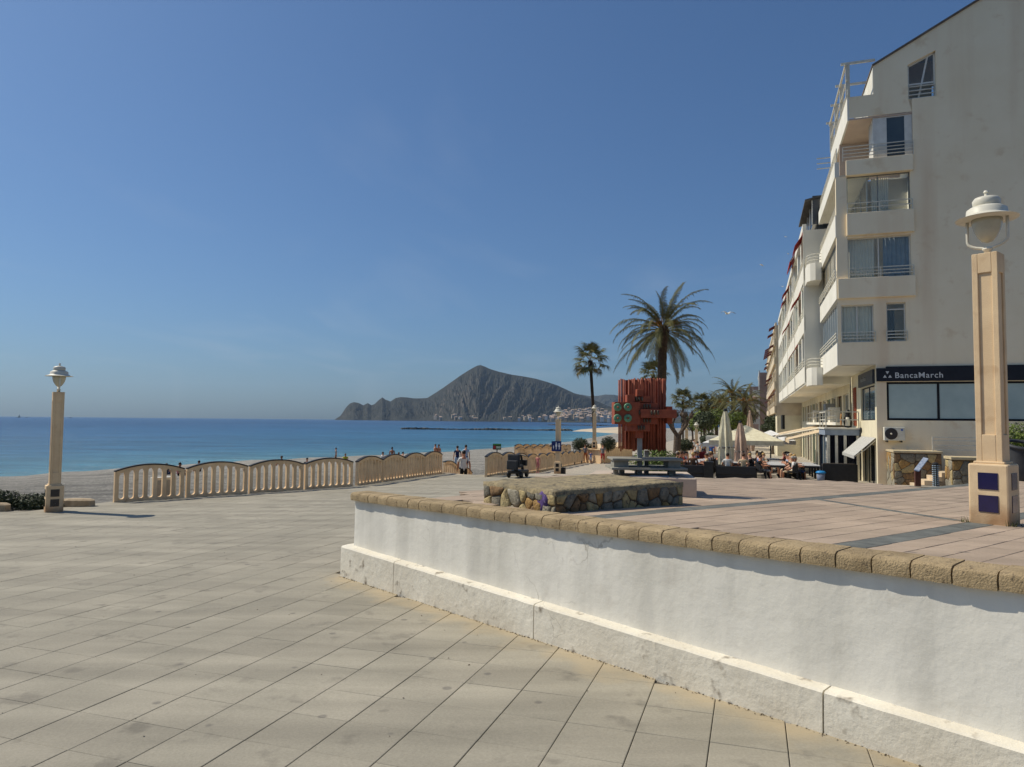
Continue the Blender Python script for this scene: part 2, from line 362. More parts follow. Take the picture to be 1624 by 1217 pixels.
def paving_far(name):
    m = bpy.data.materials.new(name); m.use_nodes = True; t = m.node_tree; N = t.nodes; L = t.links; b = N['Principled BSDF']
    g = N.new('ShaderNodeNewGeometry'); mp = N.new('ShaderNodeMapping'); mp.inputs['Rotation'].default_value = (0, 0, -PRZ)
    L.new(g.outputs['Position'], mp.inputs['Vector'])
    br = N.new('ShaderNodeTexBrick'); br.offset = 0; br.inputs['Scale'].default_value = 1; br.inputs['Brick Width'].default_value = .47; br.inputs['Row Height'].default_value = .47
    br.inputs['Mortar Size'].default_value = .008; br.inputs['Color1'].default_value = (*srgb(178, 168, 150), 1); br.inputs['Color2'].default_value = (*srgb(170, 160, 143), 1); br.inputs['Mortar'].default_value = (.12, .11, .1, 1)
    L.new(mp.outputs[0], br.inputs['Vector'])
    n = N.new('ShaderNodeTexNoise'); n.inputs['Scale'].default_value = .5; n.inputs['Detail'].default_value = 6; L.new(g.outputs['Position'], n.inputs['Vector'])
    mr = N.new('ShaderNodeMapRange'); mr.inputs['To Min'].default_value = .75; mr.inputs['To Max'].default_value = 1.2; L.new(n.outputs[0], mr.inputs[0])
    vm = N.new('ShaderNodeVectorMath'); vm.operation = 'SCALE'; L.new(br.outputs[0], vm.inputs[0]); L.new(mr.outputs[0], vm.inputs['Scale']); L.new(vm.outputs[0], b.inputs['Base Color'])
    b.inputs['Roughness'].default_value = .85
    return m
QLC = [(28.6, -9.9), (57, -12.8), (100, -15), (400, -20)]
sheet('promenade_ground', 28.6, 400, lambda s: lerp_tab(s, QLC), 60, ground, paving_far('promenade paving'), -.004, 2.)

# ------------------------------------------------------------------ retaining wall geometry
WC = Vector((-2.29, 9.68)); WD = Vector((.66323, -.74841)); WN = Vector((.74841, .66323))   # corner, along (towards the right), inward
def wp(t, n): p = WC + WD * t + WN * n; return p.x, p.y
WT = lambda t: 4.216 + .0205 * t        # top of coping
WLEN = 15.
def wall_t(px):                          # t of the plinth line at an image column
    k = (px - CX) / F; return (WC.x - k * WC.y) / (k * WD.y - WD.x)
TA = WC + WD * 1.75 + WN * .34
TERR_POLY = [TA, TA + PV * 5.3, Vector((3.5, 13.7)), Vector((5.43, 14.4)), Vector((6.8, 14.35)), Vector((7.87, 13.6)), Vector((9.9, 15.4)), Vector((12.9, 17.9)), Vector((18, 22)), Vector((26, 18)), Vector((16, -4)), WC + WD * WLEN + WN * .34]
def inside(p, poly):
    c = False; n = len(poly)
    for i in range(n):
        a, b = poly[i], poly[i - 1]
        if (a.y > p.y) != (b.y > p.y) and p.x < (b.x - a.x) * (p.y - a.y) / (b.y - a.y) + a.x: c = not c
    return c
def clip(poly, o, n):                   # keep (p-o).n >= 0
    out = []
    for i in range(len(poly)):
        a, b = poly[i - 1], poly[i]; da, db = (a - o).dot(n), (b - o).dot(n)
        if da * db < 0: out.append(a.lerp(b, da / (da - db)))
        if db >= 0: out.append(b)
    return out

# ------------------------------------------------------------------ plaza tiles
def tile_mat(name, c1, c2, dirt, wall_dirt):
    m = mat(name, c1, c2, .9, .8, .25, 30, c3=dirt, s3=3.1, amt3=.40, coords='World', bdist=.004, attr='tint', attr_amt=.07, detail=12)
    t = m.node_tree; N = t.nodes; L = t.links; b = N['Principled BSDF']; src = b.inputs['Base Color'].links[0].from_socket
    g = N.new('ShaderNodeNewGeometry')
    # dark spots of chewing gum and oil, soft tyre and hose marks
    vo = N.new('ShaderNodeTexVoronoi'); vo.inputs['Scale'].default_value = 1.7; L.new(g.outputs['Position'], vo.inputs['Vector'])
    sp = N.new('ShaderNodeMapRange'); sp.inputs['From Min'].default_value = .05; sp.inputs['From Max'].default_value = .075; sp.inputs['To Min'].default_value = .55; sp.inputs['To Max'].default_value = 0; L.new(vo.outputs['Distance'], sp.inputs[0])
    mx = N.new('ShaderNodeMix'); mx.data_type = 'RGBA'; L.new(sp.outputs[0], mx.inputs[0]); L.new(src, mx.inputs[6]); mx.inputs[7].default_value = (.12, .11, .1, 1)
    col = mx.outputs[2]
    gr = N.new('ShaderNodeTexNoise'); gr.inputs['Scale'].default_value = 55; gr.inputs['Detail'].default_value = 3; gr.inputs['Roughness'].default_value = .8; L.new(g.outputs['Position'], gr.inputs['Vector'])
    mg = N.new('ShaderNodeMapRange'); mg.inputs['From Min'].default_value = .3; mg.inputs['From Max'].default_value = .7; mg.inputs['To Min'].default_value = .87; mg.inputs['To Max'].default_value = 1.12; L.new(gr.outputs[0], mg.inputs[0])
    vg = N.new('ShaderNodeVectorMath'); vg.operation = 'SCALE'; L.new(col, vg.inputs[0]); L.new(mg.outputs[0], vg.inputs['Scale']); col = vg.outputs[0]
    mp = N.new('ShaderNodeMapping'); mp.inputs['Rotation'].default_value = (0, 0, R(35)); mp.inputs['Scale'].default_value = (.25, 2.2, 1); L.new(g.outputs['Position'], mp.inputs['Vector'])
    ns = N.new('ShaderNodeTexNoise'); ns.inputs['Scale'].default_value = 1.1; ns.inputs['Detail'].default_value = 4; L.new(mp.outputs[0], ns.inputs['Vector'])
    mr = N.new('ShaderNodeMapRange'); mr.inputs['From Min'].default_value = .35; mr.inputs['From Max'].default_value = .7; mr.inputs['To Min'].default_value = .80; mr.inputs['To Max'].default_value = 1.1; L.new(ns.outputs[0], mr.inputs[0])
    vm = N.new('ShaderNodeVectorMath'); vm.operation = 'SCALE'; L.new(col, vm.inputs[0]); L.new(mr.outputs[0], vm.inputs['Scale']); col = vm.outputs[0]
    if wall_dirt:      # ochre silt that collects along the foot of the wall
        dt = N.new('ShaderNodeVectorMath'); dt.operation = 'DOT_PRODUCT'; dt.inputs[1].default_value = (WN.x, WN.y, 0); L.new(g.outputs['Position'], dt.inputs[0])
        nz = N.new('ShaderNodeTexNoise'); nz.inputs['Scale'].default_value = 2.5; nz.inputs['Detail'].default_value = 5; L.new(g.outputs['Position'], nz.inputs['Vector'])
        ad = N.new('ShaderNodeMath'); ad.operation = 'MULTIPLY_ADD'; ad.inputs[1].default_value = .9; L.new(nz.outputs[0], ad.inputs[0]); L.new(dt.outputs['Value'], ad.inputs[2])
        w0 = WC.dot(WN) + .42
        r2 = N.new('ShaderNodeMapRange'); r2.inputs['From Min'].default_value = w0 - .32; r2.inputs['From Max'].default_value = w0; r2.inputs['To Max'].default_value = .5; L.new(ad.outputs[0], r2.inputs[0])
        d3 = N.new('ShaderNodeVectorMath'); d3.operation = 'DOT_PRODUCT'; d3.inputs[1].default_value = (WD.x, WD.y, 0); L.new(g.outputs['Position'], d3.inputs[0])
        r3 = N.new('ShaderNodeMapRange'); w1 = WC.dot(WD); r3.inputs['From Min'].default_value = w1 - .35; r3.inputs['From Max'].default_value = w1 + .1; r3.inputs['To Max'].default_value = 1.; L.new(d3.outputs['Value'], r3.inputs[0])
        mu = N.new('ShaderNodeMath'); mu.operation = 'MULTIPLY'; L.new(r2.outputs[0], mu.inputs[0]); L.new(r3.outputs[0], mu.inputs[1])
        x2 = N.new('ShaderNodeMix'); x2.data_type = 'RGBA'; L.new(mu.outputs[0], x2.inputs[0]); L.new(col, x2.inputs[6]); x2.inputs[7].default_value = (*srgb(186, 166, 130), 1); col = x2.outputs[2]
    L.new(col, b.inputs['Base Color'])
    return m
PTILE = tile_mat('plaza tile', srgb(163, 156, 139), srgb(151, 145, 129), srgb(137, 131, 117), True)
TTILE = tile_mat('terrace tile', srgb(178, 159, 138), srgb(168, 149, 130), srgb(157, 139, 121), False)
def slab(poly, zf, th=.02, ch=.004):     # a paving slab: worn arris round the top, sides, open below
    n = len(poly); c = sum(poly, Vector((0, 0))) / n
    mb = MB(); ins = []
    for p in poly:
        d = c - p; ins.append(p + d.normalized() * ch * 1.4)
    mb.v = [(p.x, p.y, zf(p.x, p.y) - th) for p in poly] + [(p.x, p.y, zf(p.x, p.y) - ch * .6) for p in poly] + [(p.x, p.y, zf(p.x, p.y)) for p in ins]
    mb.f = [tuple(range(2 * n, 3 * n))] + [(i, (i + 1) % n, n + (i + 1) % n, n + i) for i in range(n)] + [(n + i, n + (i + 1) % n, 2 * n + (i + 1) % n, 2 * n + i) for i in range(n)]
    mb.m = [0] * len(mb.f); return mb
def lay(slabs, name, stuff, m, parent, keep=300):
    def size(p):
        q = proj(p[2])
        if q is None: return 0
        d = (p[2] - EYE).length
        return (1 / d ** 3) if -40 < q[0] < 1664 and -40 < q[1] < 1257 else 1e-9 / d
    slabs.sort(key=size, reverse=True)
    for mb, t, c in slabs[:keep]:
        me = mb.mesh(name, m); set_attr(me, 'tint', [t] * len(me.polygons)); ob(name, me, parent)
    big = MB(); tv = []
    for mb, t, c in slabs[keep:]: big.add(mb.v, mb.f); tv += [t] * len(mb.f)
    me = big.mesh(stuff, m); set_attr(me, 'tint', tv); ob(stuff, me, parent, 'stuff')
rnd = random.Random(3); TS = .47; slabs = []
for i in range(-40, 64):
    for j in range(-60, 40):
        s0, q0 = i * TS + .11, j * TS + .2
        c = Vector(xy(s0 + TS / 2, q0 + TS / 2))
        if s0 < -4 or s0 + TS > 28.55 or q0 < qlp(s0) + .02: continue
        if (c - WC).dot(WN) > -.1 and (c - WC).dot(WD) > -.5 and ((c - WC).dot(WN) < .6 or inside(c, TERR_POLY) or (c - WC).dot(WD) > 2.2): 
            if inside(c, TERR_POLY) or (c - WC).dot(WN) < .6 and (c - WC).dot(WN) > .2: continue
        q = proj((c.x, c.y, plaza(c.x, c.y)))
        if q is None or not (-1300 < q[0] < 2300 and q[1] < 2400): continue
        if c.x > 3 and c.y > 12: continue
        g1, g2 = .0032, .0015
        p = [Vector(xy(a, b)) for a, b in ((s0 + g2, q0 + g1), (s0 + g2, q0 + TS - g1), (s0 + TS - g2, q0 + TS - g1), (s0 + TS - g2, q0 + g1))]
        p = [p[0], p[1], p[2], p[3]]
        if (c - WC).dot(WD) > -.4 and abs((c - WC).dot(WN)) < .7 and (c - WC).dot(WN) < .3: p = clip(p, WC + WN * .05, -WN)
        if len(p) < 3: continue
        dz = rnd.uniform(-.0012, .0012); tx, ty = rnd.uniform(-.002, .002), rnd.uniform(-.002, .002)
        slabs.append((slab(p, lambda x, y: plaza(x, y) + dz + (x - c.x) * tx + (y - c.y) * ty), rnd.random(), Vector((c.x, c.y, plaza(c.x, c.y)))))
lay(slabs, 'paving_tile', 'far_paving_tiles', PTILE, plz)

# ------------------------------------------------------------------ terrace
mb = MB(); n_ = len(TERR_POLY)
x0, x1, y0, y1 = -2, 26, -5, 23; gs = .25
idx = {}
cells = []
for i in range(int((x1 - x0) / gs)):
    for j in range(int((y1 - y0) / gs)):
        if all(inside(Vector((x0 + (i + a) * gs, y0 + (j + b) * gs)), TERR_POLY) for a in (0, 1) for b in (0, 1)): cells.append((i, j))
for i, j in cells:
    f = []
    for a, b in ((i, j), (i + 1, j), (i + 1, j + 1), (i, j + 1)):
        if (a, b) not in idx: idx[(a, b)] = len(mb.v); X, Y = x0 + a * gs, y0 + b * gs; mb.v.append((X, Y, terr(X, Y) - .02))
        f.append(idx[(a, b)])
    mb.f.append(tuple(f)); mb.m.append(0)
for i in range(n_):       # sides down to the lower ground
    a, b = TERR_POLY[i], TERR_POLY[(i + 1) % n_]; k = max(1, int((b - a).length / 1.))
    for q in range(k):
        p0, p1 = a.lerp(b, q / k), a.lerp(b, (q + 1) / k)
        mb.add([(p0.x, p0.y, 2.2), (p1.x, p1.y, 2.2), (p1.x, p1.y, terr(*p1) - .005), (p0.x, p0.y, terr(*p0) - .005)], [(0, 1, 2, 3)], 1)
ter = mb.build('terrace', [JOINT, CREAM], None, kind='structure')
UA = R(47.0); U = Vector((math.sin(UA), math.cos(UA))); V = Vector((-U.y, U.x))
rnd = random.Random(5); slabs = []; RW = .235; TL = .47
T0 = Vector((2.27, 4.81))
STRIPS = {0: 1, 14: 1}                                   # rows laid in slate, counted from T0
S1 = round((Vector((4.23, 9.91)) - T0).dot(V) / RW); STRIPS = {0: 1, S1: 1, -9: 1}
SA, SB = Vector((4.23, 9.91)), Vector((4.80, 7.30)); SD = (SB - SA).normalized(); SN = Vector((-SD.y, SD.x))
strip_parts = []
for i in range(-60, 62):
    for j in range(-16, 50):
        off = (i * .37 % 1) * TL
        a0, b0 = j * TL + off, i * RW
        c = T0 + U * (a0 + TL / 2) + V * (b0 + RW / 2)
        if not inside(c, TERR_POLY): continue
        q = proj((c.x, c.y, terr(*c)))
        if q is None or not (-60 < q[0] < 4500): continue
        g1, g2 = .004, .0018
        p = [T0 + U * a + V * b for a, b in ((a0 + g2, b0 + g1), (a0 + TL - g2, b0 + g1), (a0 + TL - g2, b0 + RW - g1), (a0 + g2, b0 + RW - g1))]
        p = clip(p, WC + WN * .345, WN)
        if len(p) < 3: continue
        dz = rnd.uniform(-.0012, .0012)
        zf = lambda x, y: terr(x, y) + dz
        it = (slab(p, zf), rnd.random(), Vector((c.x, c.y, terr(*c))))
        if i in STRIPS: strip_parts.append(it)
        else:
            cs = (c - SA).dot(SD); cn = (c - SA).dot(SN)
            slabs.append(it)
lay(slabs, 'paving_slab', 'far_paving_slabs', TTILE, ter)
lay(strip_parts, 'slate_slab', 'far_slate_slabs', SLATE, ter, 80)
k = int((SB - SA).length / .3)
for i in range(k):
    a, b = SA + SD * (i * .3 + .004), SA + SD * (i * .3 + .296)
    it = slab([a - SN * .06, a + SN * .06, b + SN * .06, b - SN * .06][::-1], lambda x, y: terr(x, y) + .005)
    me = it.mesh('slate_slab', SLATE); set_attr(me, 'tint', [rnd.random()] * len(me.polygons)); ob('slate_slab', me, ter)

# ------------------------------------------------------------------ retaining wall: plastered body, plinth blocks, coping blocks
PLASTER = mat('white plaster', (.80, .77, .685), (.73, .70, .61), 1.1, .85, .32, 6, c3=(.70, .665, .58), s3=3.2, amt3=.40, coords='World', bdist=.028, detail=12)
def cracks(m, sc_, wd, dark):      # hairline cracks in the render
    t = m.node_tree; N = t.nodes; L = t.links; b = N['Principled BSDF']; src = b.inputs['Base Color'].links[0].from_socket; g = N.new('ShaderNodeNewGeometry')
    nz = N.new('ShaderNodeTexNoise'); nz.inputs['Scale'].default_value = 3.; nz.inputs['Detail'].default_value = 6; L.new(g.outputs['Position'], nz.inputs['Vector'])
    ad = N.new('ShaderNodeMix'); ad.data_type = 'RGBA'; ad.blend_type = 'ADD'; ad.inputs[0].default_value = .35; L.new(g.outputs['Position'], ad.inputs[6]); L.new(nz.outputs['Color'], ad.inputs[7])
    v = N.new('ShaderNodeTexVoronoi'); v.feature = 'DISTANCE_TO_EDGE'; v.inputs['Scale'].default_value = sc_; L.new(ad.outputs[2], v.inputs['Vector'])
    mr = N.new('ShaderNodeMapRange'); mr.inputs['From Min'].default_value = 0; mr.inputs['From Max'].default_value = wd; mr.inputs['To Min'].default_value = 1; mr.inputs['To Max'].default_value = 0; L.new(v.outputs[0], mr.inputs[0])
    n2 = N.new('ShaderNodeTexNoise'); n2.inputs['Scale'].default_value = 1.3; L.new(g.outputs['Position'], n2.inputs['Vector'])
    m2 = N.new('ShaderNodeMapRange'); m2.inputs['From Min'].default_value = .55; m2.inputs['From Max'].default_value = .66; m2.inputs['To Max'].default_value = dark; L.new(n2.outputs[0], m2.inputs[0])
    mu = N.new('ShaderNodeMath'); mu.operation = 'MULTIPLY'; L.new(mr.outputs[0], mu.inputs[0]); L.new(m2.outputs[0], mu.inputs[1])
    x = N.new('ShaderNodeMix'); x.data_type = 'RGBA'; L.new(mu.outputs[0], x.inputs[0]); L.new(src, x.inputs[6]); x.inputs[7].default_value = (.3, .27, .22, 1); L.new(x.outputs[2], b.inputs['Base Color'])
cracks(PLASTER, .9, .006, .6)
def drips(m):                      # rain streaks running down from the coping
    t = m.node_tree; N = t.nodes; L = t.links; b = N['Principled BSDF']; src = b.inputs['Base Color'].links[0].from_socket; g = N.new('ShaderNodeNewGeometry')
    mp = N.new('ShaderNodeMapping'); mp.inputs['Scale'].default_value = (3.2, 3.2, .35); L.new(g.outputs['Position'], mp.inputs[0])
    n = N.new('ShaderNodeTexNoise'); n.inputs['Scale'].default_value = 1; n.inputs['Detail'].default_value = 7; L.new(mp.outputs[0], n.inputs['Vector'])
    mr = N.new('ShaderNodeMapRange'); mr.inputs['From Min'].default_value = .42; mr.inputs['From Max'].default_value = .68; mr.inputs['To Min'].default_value = 1.02; mr.inputs['To Max'].default_value = .82; L.new(n.outputs[0], mr.inputs[0])
    vm = N.new('ShaderNodeVectorMath'); vm.operation = 'SCALE'; L.new(src, vm.inputs[0]); L.new(mr.outputs[0], vm.inputs['Scale']); L.new(vm.outputs[0], b.inputs['Base Color'])
drips(PLASTER)
PLINTH = mat('plinth plaster', (.78, .735, .62), (.66, .61, .50), 1.8, .85, .5, 11, c3=(.25, .21, .16), s3=5.5, amt3=.40, coords='World', bdist=.022, detail=10)
cracks(PLINTH, 1.4, .006, .7)
COPE = mat('coping stone', srgb(178, 157, 122), srgb(150, 131, 100), 5, .9, 1., 80, c3=srgb(112, 98, 78), s3=26, amt3=.42, coords='World', bdist=.012, objrand=.08)
wall = thing('retaining_wall', 'long white plastered retaining wall with stone coping along the terrace edge', 'wall')
mb = MB(); k = 60
rw = random.Random(2)
prof = [(.118, -.1), (.12, .3), (.126, .7), (.13, None), (.42, None), (.42, -.1)]
ring = []
for i in range(k + 1):
    t = .13 + (WLEN - .13) * i / k
    for n, h in prof:
        x, y = wp(t, n + (.006 * noise.noise((t * 1.7, (h or 1.2) * 2, 0)) if n < .3 else 0)); z = (WT(t) - .108) if h is None else plaza(*wp(t, 0)) + h
        mb.v.append((x, y, z))
m_ = len(prof)
mb.f = [(i * m_ + j, (i + 1) * m_ + j, (i + 1) * m_ + (j + 1) % m_, i * m_ + (j + 1) % m_) for i in range(k) for j in range(m_)] + [tuple(range(m_)), tuple(range(k * m_ + m_ - 1, k * m_ - 1, -1))]
mb.f = [f[::-1] for f in mb.f]; mb.m = [0] * len(mb.f)
mb.build('wall_body', PLASTER, wall)
cuts = [0] + [wall_t(px) for px in (629, 849, 1299)] + [9.6, 12.2, WLEN]
for a, b in zip(cuts, cuts[1:]):
    mb = MB(); a += .006 if a else 0; b -= .006; n = max(3, int((b - a) / .12)); pr = [(0, -.1), (.0, .45), (.004, .93), (.02, .97), (.12, 1.), (.30, 1.), (.30, -.1)]
    for i in range(n + 1):
        t = a + (b - a) * i / n
        for q, (nn, h) in enumerate(pr):
            wob = .004 * noise.noise((t * 5, q * 3., 1)) if q < 5 else 0
            x, y = wp(t, nn + wob); mb.v.append((x, y, plaza(*wp(t, 0)) + (h if h < 0 else h * max(.2, .415 - .0205 * t)) + (wob if q > 1 else 0)))
    m_ = len(pr)
    mb.f = [(i * m_ + j, (i + 1) * m_ + j, (i + 1) * m_ + (j + 1) % m_, i * m_ + (j + 1) % m_)[::-1] for i in range(n) for j in range(m_)] + [tuple(range(m_))[::-1], tuple(range(n * m_, n * m_ + m_))]
    mb.m = [0] * len(mb.f)
    o = mb.build('plinth_block', PLINTH, wall)
t = .085; rw = random.Random(12)
while t < WLEN - .3:
    wd = .235 * rw.uniform(.97, 1.03); mb = MB(); a, b = t + .005, t + wd - .005
    dn, dz = rw.uniform(-.003, .003), rw.uniform(-.003, .003)
    pr = [(.08, -.112), (.072, -.05), (.083, -.018), (.11, -.003), (.16, 0), (.345, 0), (.345, -.112)]
    m_ = len(pr); n = 3
    for i in range(n + 1):
        tt = a + (b - a) * i / n; e = .0035 if i in (0, n) else 0
        for q, (nn, h) in enumerate(pr):
            x, y = wp(tt, nn + dn + e * (q < 4) + .003 * noise.noise((tt * 9, q * 2., 3))); mb.v.append((x, y, WT(tt) + h + dz - e * (1 < q < 5) + .003 * noise.noise((tt * 11, q * 2., 7))))
    mb.f = [(i * m_ + j, (i + 1) * m_ + j, (i + 1) * m_ + (j + 1) % m_, i * m_ + (j + 1) % m_)[::-1] for i in range(n) for j in range(m_)] + [tuple(range(m_))[::-1], tuple(range(n * m_, n * m_ + m_))]
    mb.m = [0] * len(mb.f); o = mb.build('coping_block', COPE, wall); smooth_by_angle(o, 40); t += wd

# dry leaf crumbs and grit gathered along the foot of the wall and scattered on the paving
mb = MB(); rg = random.Random(44)
for i in range(900):
    if i < 620: t = rg.uniform(0, 9); n = -abs(rg.gauss(0, .018)) - .004; x, y = wp(t, n)
    else: x, y = rg.uniform(-9, 3), rg.uniform(2.8, 16); 
    if i >= 620 and ((Vector((x, y)) - WC).dot(WN) > -.1 or y < 2.5): continue
    z = plaza(x, y) + .002; r_ = rg.uniform(.003, .011) if i < 620 else rg.uniform(.004, .012); a = rg.random() * 6.28; c_, s_ = math.cos(a) * r_, math.sin(a) * r_
    mb.add([(x - c_, y - s_, z), (x + s_ * .5, y - c_ * .5, z), (x + c_, y + s_, z + r_ * .4), (x - s_ * .5, y + c_ * .5, z + r_ * .7)], [(0, 1, 3), (1, 2, 3), (0, 3, 2), (0, 2, 1)])
tag(mb.build('leaf_crumbs', mat('dry crumbs', (.06, .045, .03), (.12, .09, .055), 30, .95), None, kind='stuff'), 'dry leaf crumbs and grit along the foot of the white wall', 'litter')
# ------------------------------------------------------------------ street lamps: stone post on a tiled box, lantern in a U bracket
def post_frame(mb, w, z0, z1, rec, inset, margin):     # square post with a sunk panel on each face
    h = w / 2; i = h - inset
    mb.box(-i, i, -i, i, z0, z1)
    for sx, sy in ((1, 0), (-1, 0), (0, 1), (0, -1)):
        for a, b, c, d in ((-h, -h + margin, z0, z1), (h - margin, h, z0, z1), (-h + margin, h - margin, z0, z0 + rec), (-h + margin, h - margin, z1 - rec * .7, z1)):
            if sx and (b == -h + margin or a == h - margin): a, b = (a + inset, b) if a == -h else (a, b - inset)
            if sx: mb.box(*( (i, h) if sx > 0 else (-h, -i)), a, b, c, d)
            else: mb.box(a, b, *((i, h) if sy > 0 else (-h, -i)), c, d)
def splash(m, z0, z1, col):        # brown splash dirt rising from the foot
    t = m.node_tree; N = t.nodes; L = t.links; b = N['Principled BSDF']; src = b.inputs['Base Color'].links[0].from_socket
    tc = N.new('ShaderNodeTexCoord'); sp = N.new('ShaderNodeSeparateXYZ'); L.new(tc.outputs['Object'], sp.inputs[0])
    n = N.new('ShaderNodeTexNoise'); n.inputs['Scale'].default_value = 6; n.inputs['Detail'].default_value = 6; L.new(tc.outputs['Object'], n.inputs['Vector'])
    ad = N.new('ShaderNodeMath'); ad.operation = 'MULTIPLY_ADD'; ad.inputs[1].default_value = -.35; L.new(n.outputs[0], ad.inputs[0]); L.new(sp.outputs['Z'], ad.inputs[2])
    mr = N.new('ShaderNodeMapRange'); mr.inputs['From Min'].default_value = z0; mr.inputs['From Max'].default_value = z1; mr.inputs['To Min'].default_value = .75; mr.inputs['To Max'].default_value = 0; L.new(ad.outputs[0], mr.inputs[0])
    x = N.new('ShaderNodeMix'); x.data_type = 'RGBA'; L.new(mr.outputs[0], x.inputs[0]); L.new(src, x.inputs[6]); x.inputs[7].default_value = (*col, 1); L.new(x.outputs[2], b.inputs['Base Color']); return m
BASEST = splash(mat('cast stone base', srgb(232, 206, 166), srgb(212, 184, 146), 3, .85, .5, 90, c3=srgb(190, 156, 116), s3=2.2, amt3=.42, bdist=.006), -.25, .12, srgb(150, 104, 66))
def make_lamp(label, loc, rz, group='stone post street lamps', tiles=NAVYTILE):
    t = thing('street_lamp', label, 'street lamp', loc, rz, group)
    mb = MB(); mb.box(-.18, .18, -.18, .18, -.15, .62); b = mb.build('base_box', BASEST, t, bevel=.018)
    for r_ in range(4):
        Mr = Matrix.Rotation(r_ * PI / 2, 4, 'Z')
        for z0 in (.13, .36):
            m2 = MB(); m2.box(-.088, .088, -.1865, -.1795, z0, z0 + .17, M=Mr); m2.build('blue_tile' if tiles is NAVYTILE else 'dark_tile', tiles, b)
    mb = MB(); post_frame(mb, .235, .62, 2.82, .30, .018, .055); p = mb.build('post', CREAM, t, bevel=.006)
    mb = MB(); mb.box(-.14, .14, -.14, .14, .618, .645); mb.build('post_collar', CREAM, p, bevel=.008)
    mb = MB(); mb.lathe([(.035, 2.82), (.035, 2.86), (.05, 2.87), (.05, 2.885)], 12)
    pa = [(.175 * math.cos(a), 0, 2.98 + .11 * math.sin(a) if True else 0) for a in [PI + PI * i / 12 for i in range(13)]]
    pa = [(-.185, 0, 3.2), (-.185, 0, 3.08)] + [(-.185 * math.cos(PI * i / 10), 0, 2.98 - .09 * math.sin(PI * i / 10)) for i in range(11)] + [(.185, 0, 3.08), (.185, 0, 3.2)]
    mb.tube(pa, .016, 8); br = mb.build('bracket', WHITEP, t, True)
    mb = MB(); mb.lathe([(.285, 3.195), (.29, 3.2), (.2, 3.235), (.19, 3.25), (.185, 3.30), (.15, 3.325), (.118, 3.335), (.125, 3.35), (.13, 3.395), (.11, 3.425), (.055, 3.44), (.02, 3.45), (.016, 3.475), (.028, 3.485), (.02, 3.505), (.004, 3.51)], 28)
    h = mb.build('lantern_hood', WHITEP, t, True); smooth_by_angle(h, 50)
    mb = MB(); mb.lathe([(.01, 2.945), (.05, 2.96), (.09, 3.01), (.12, 3.07), (.138, 3.14), (.142, 3.2)], 24); mb.build('glass_globe', OPAL, t, True)
    return t
lamp_l = hit(76, 813, plaza)
lampL = make_lamp('tall stone street lamp with dark tile panels standing beside the low green shrubs', (lamp_l.x, lamp_l.y + .2, lamp_l.z), R(38 - 90), tiles=mat('dark glazed tile', (.012, .012, .016), (.02, .02, .022), 8, .25, spec=.5))
lamp_r = hit(1577, 836, terr)
lampR = make_lamp('nearest stone street lamp with four glazed navy tiles on the terrace', (5.02, 7.42, terr(5.02, 7.42)), R(-50))
g_ = ground(2.4, 36.7)
dup(lampL, (2.42, 36.8, g_), PRZ, 'stone street lamp that carries the blue family sign beside the promenade path')
dup(lampL, (6.55, 56.1, 3.03), PRZ, 'stone street lamp rising from the planter wall beside the slim palm trunk')
for px, Y, lb in ((1089, 62, 'left one of two small stone lamps behind the bare tree'), (1104.6, 66, 'right one of two small stone lamps behind the bare tree')):
    p = at(px, 700, Y); dup(lampL, (p.x, p.y, ground(p.x, p.y)), PRZ, lb)

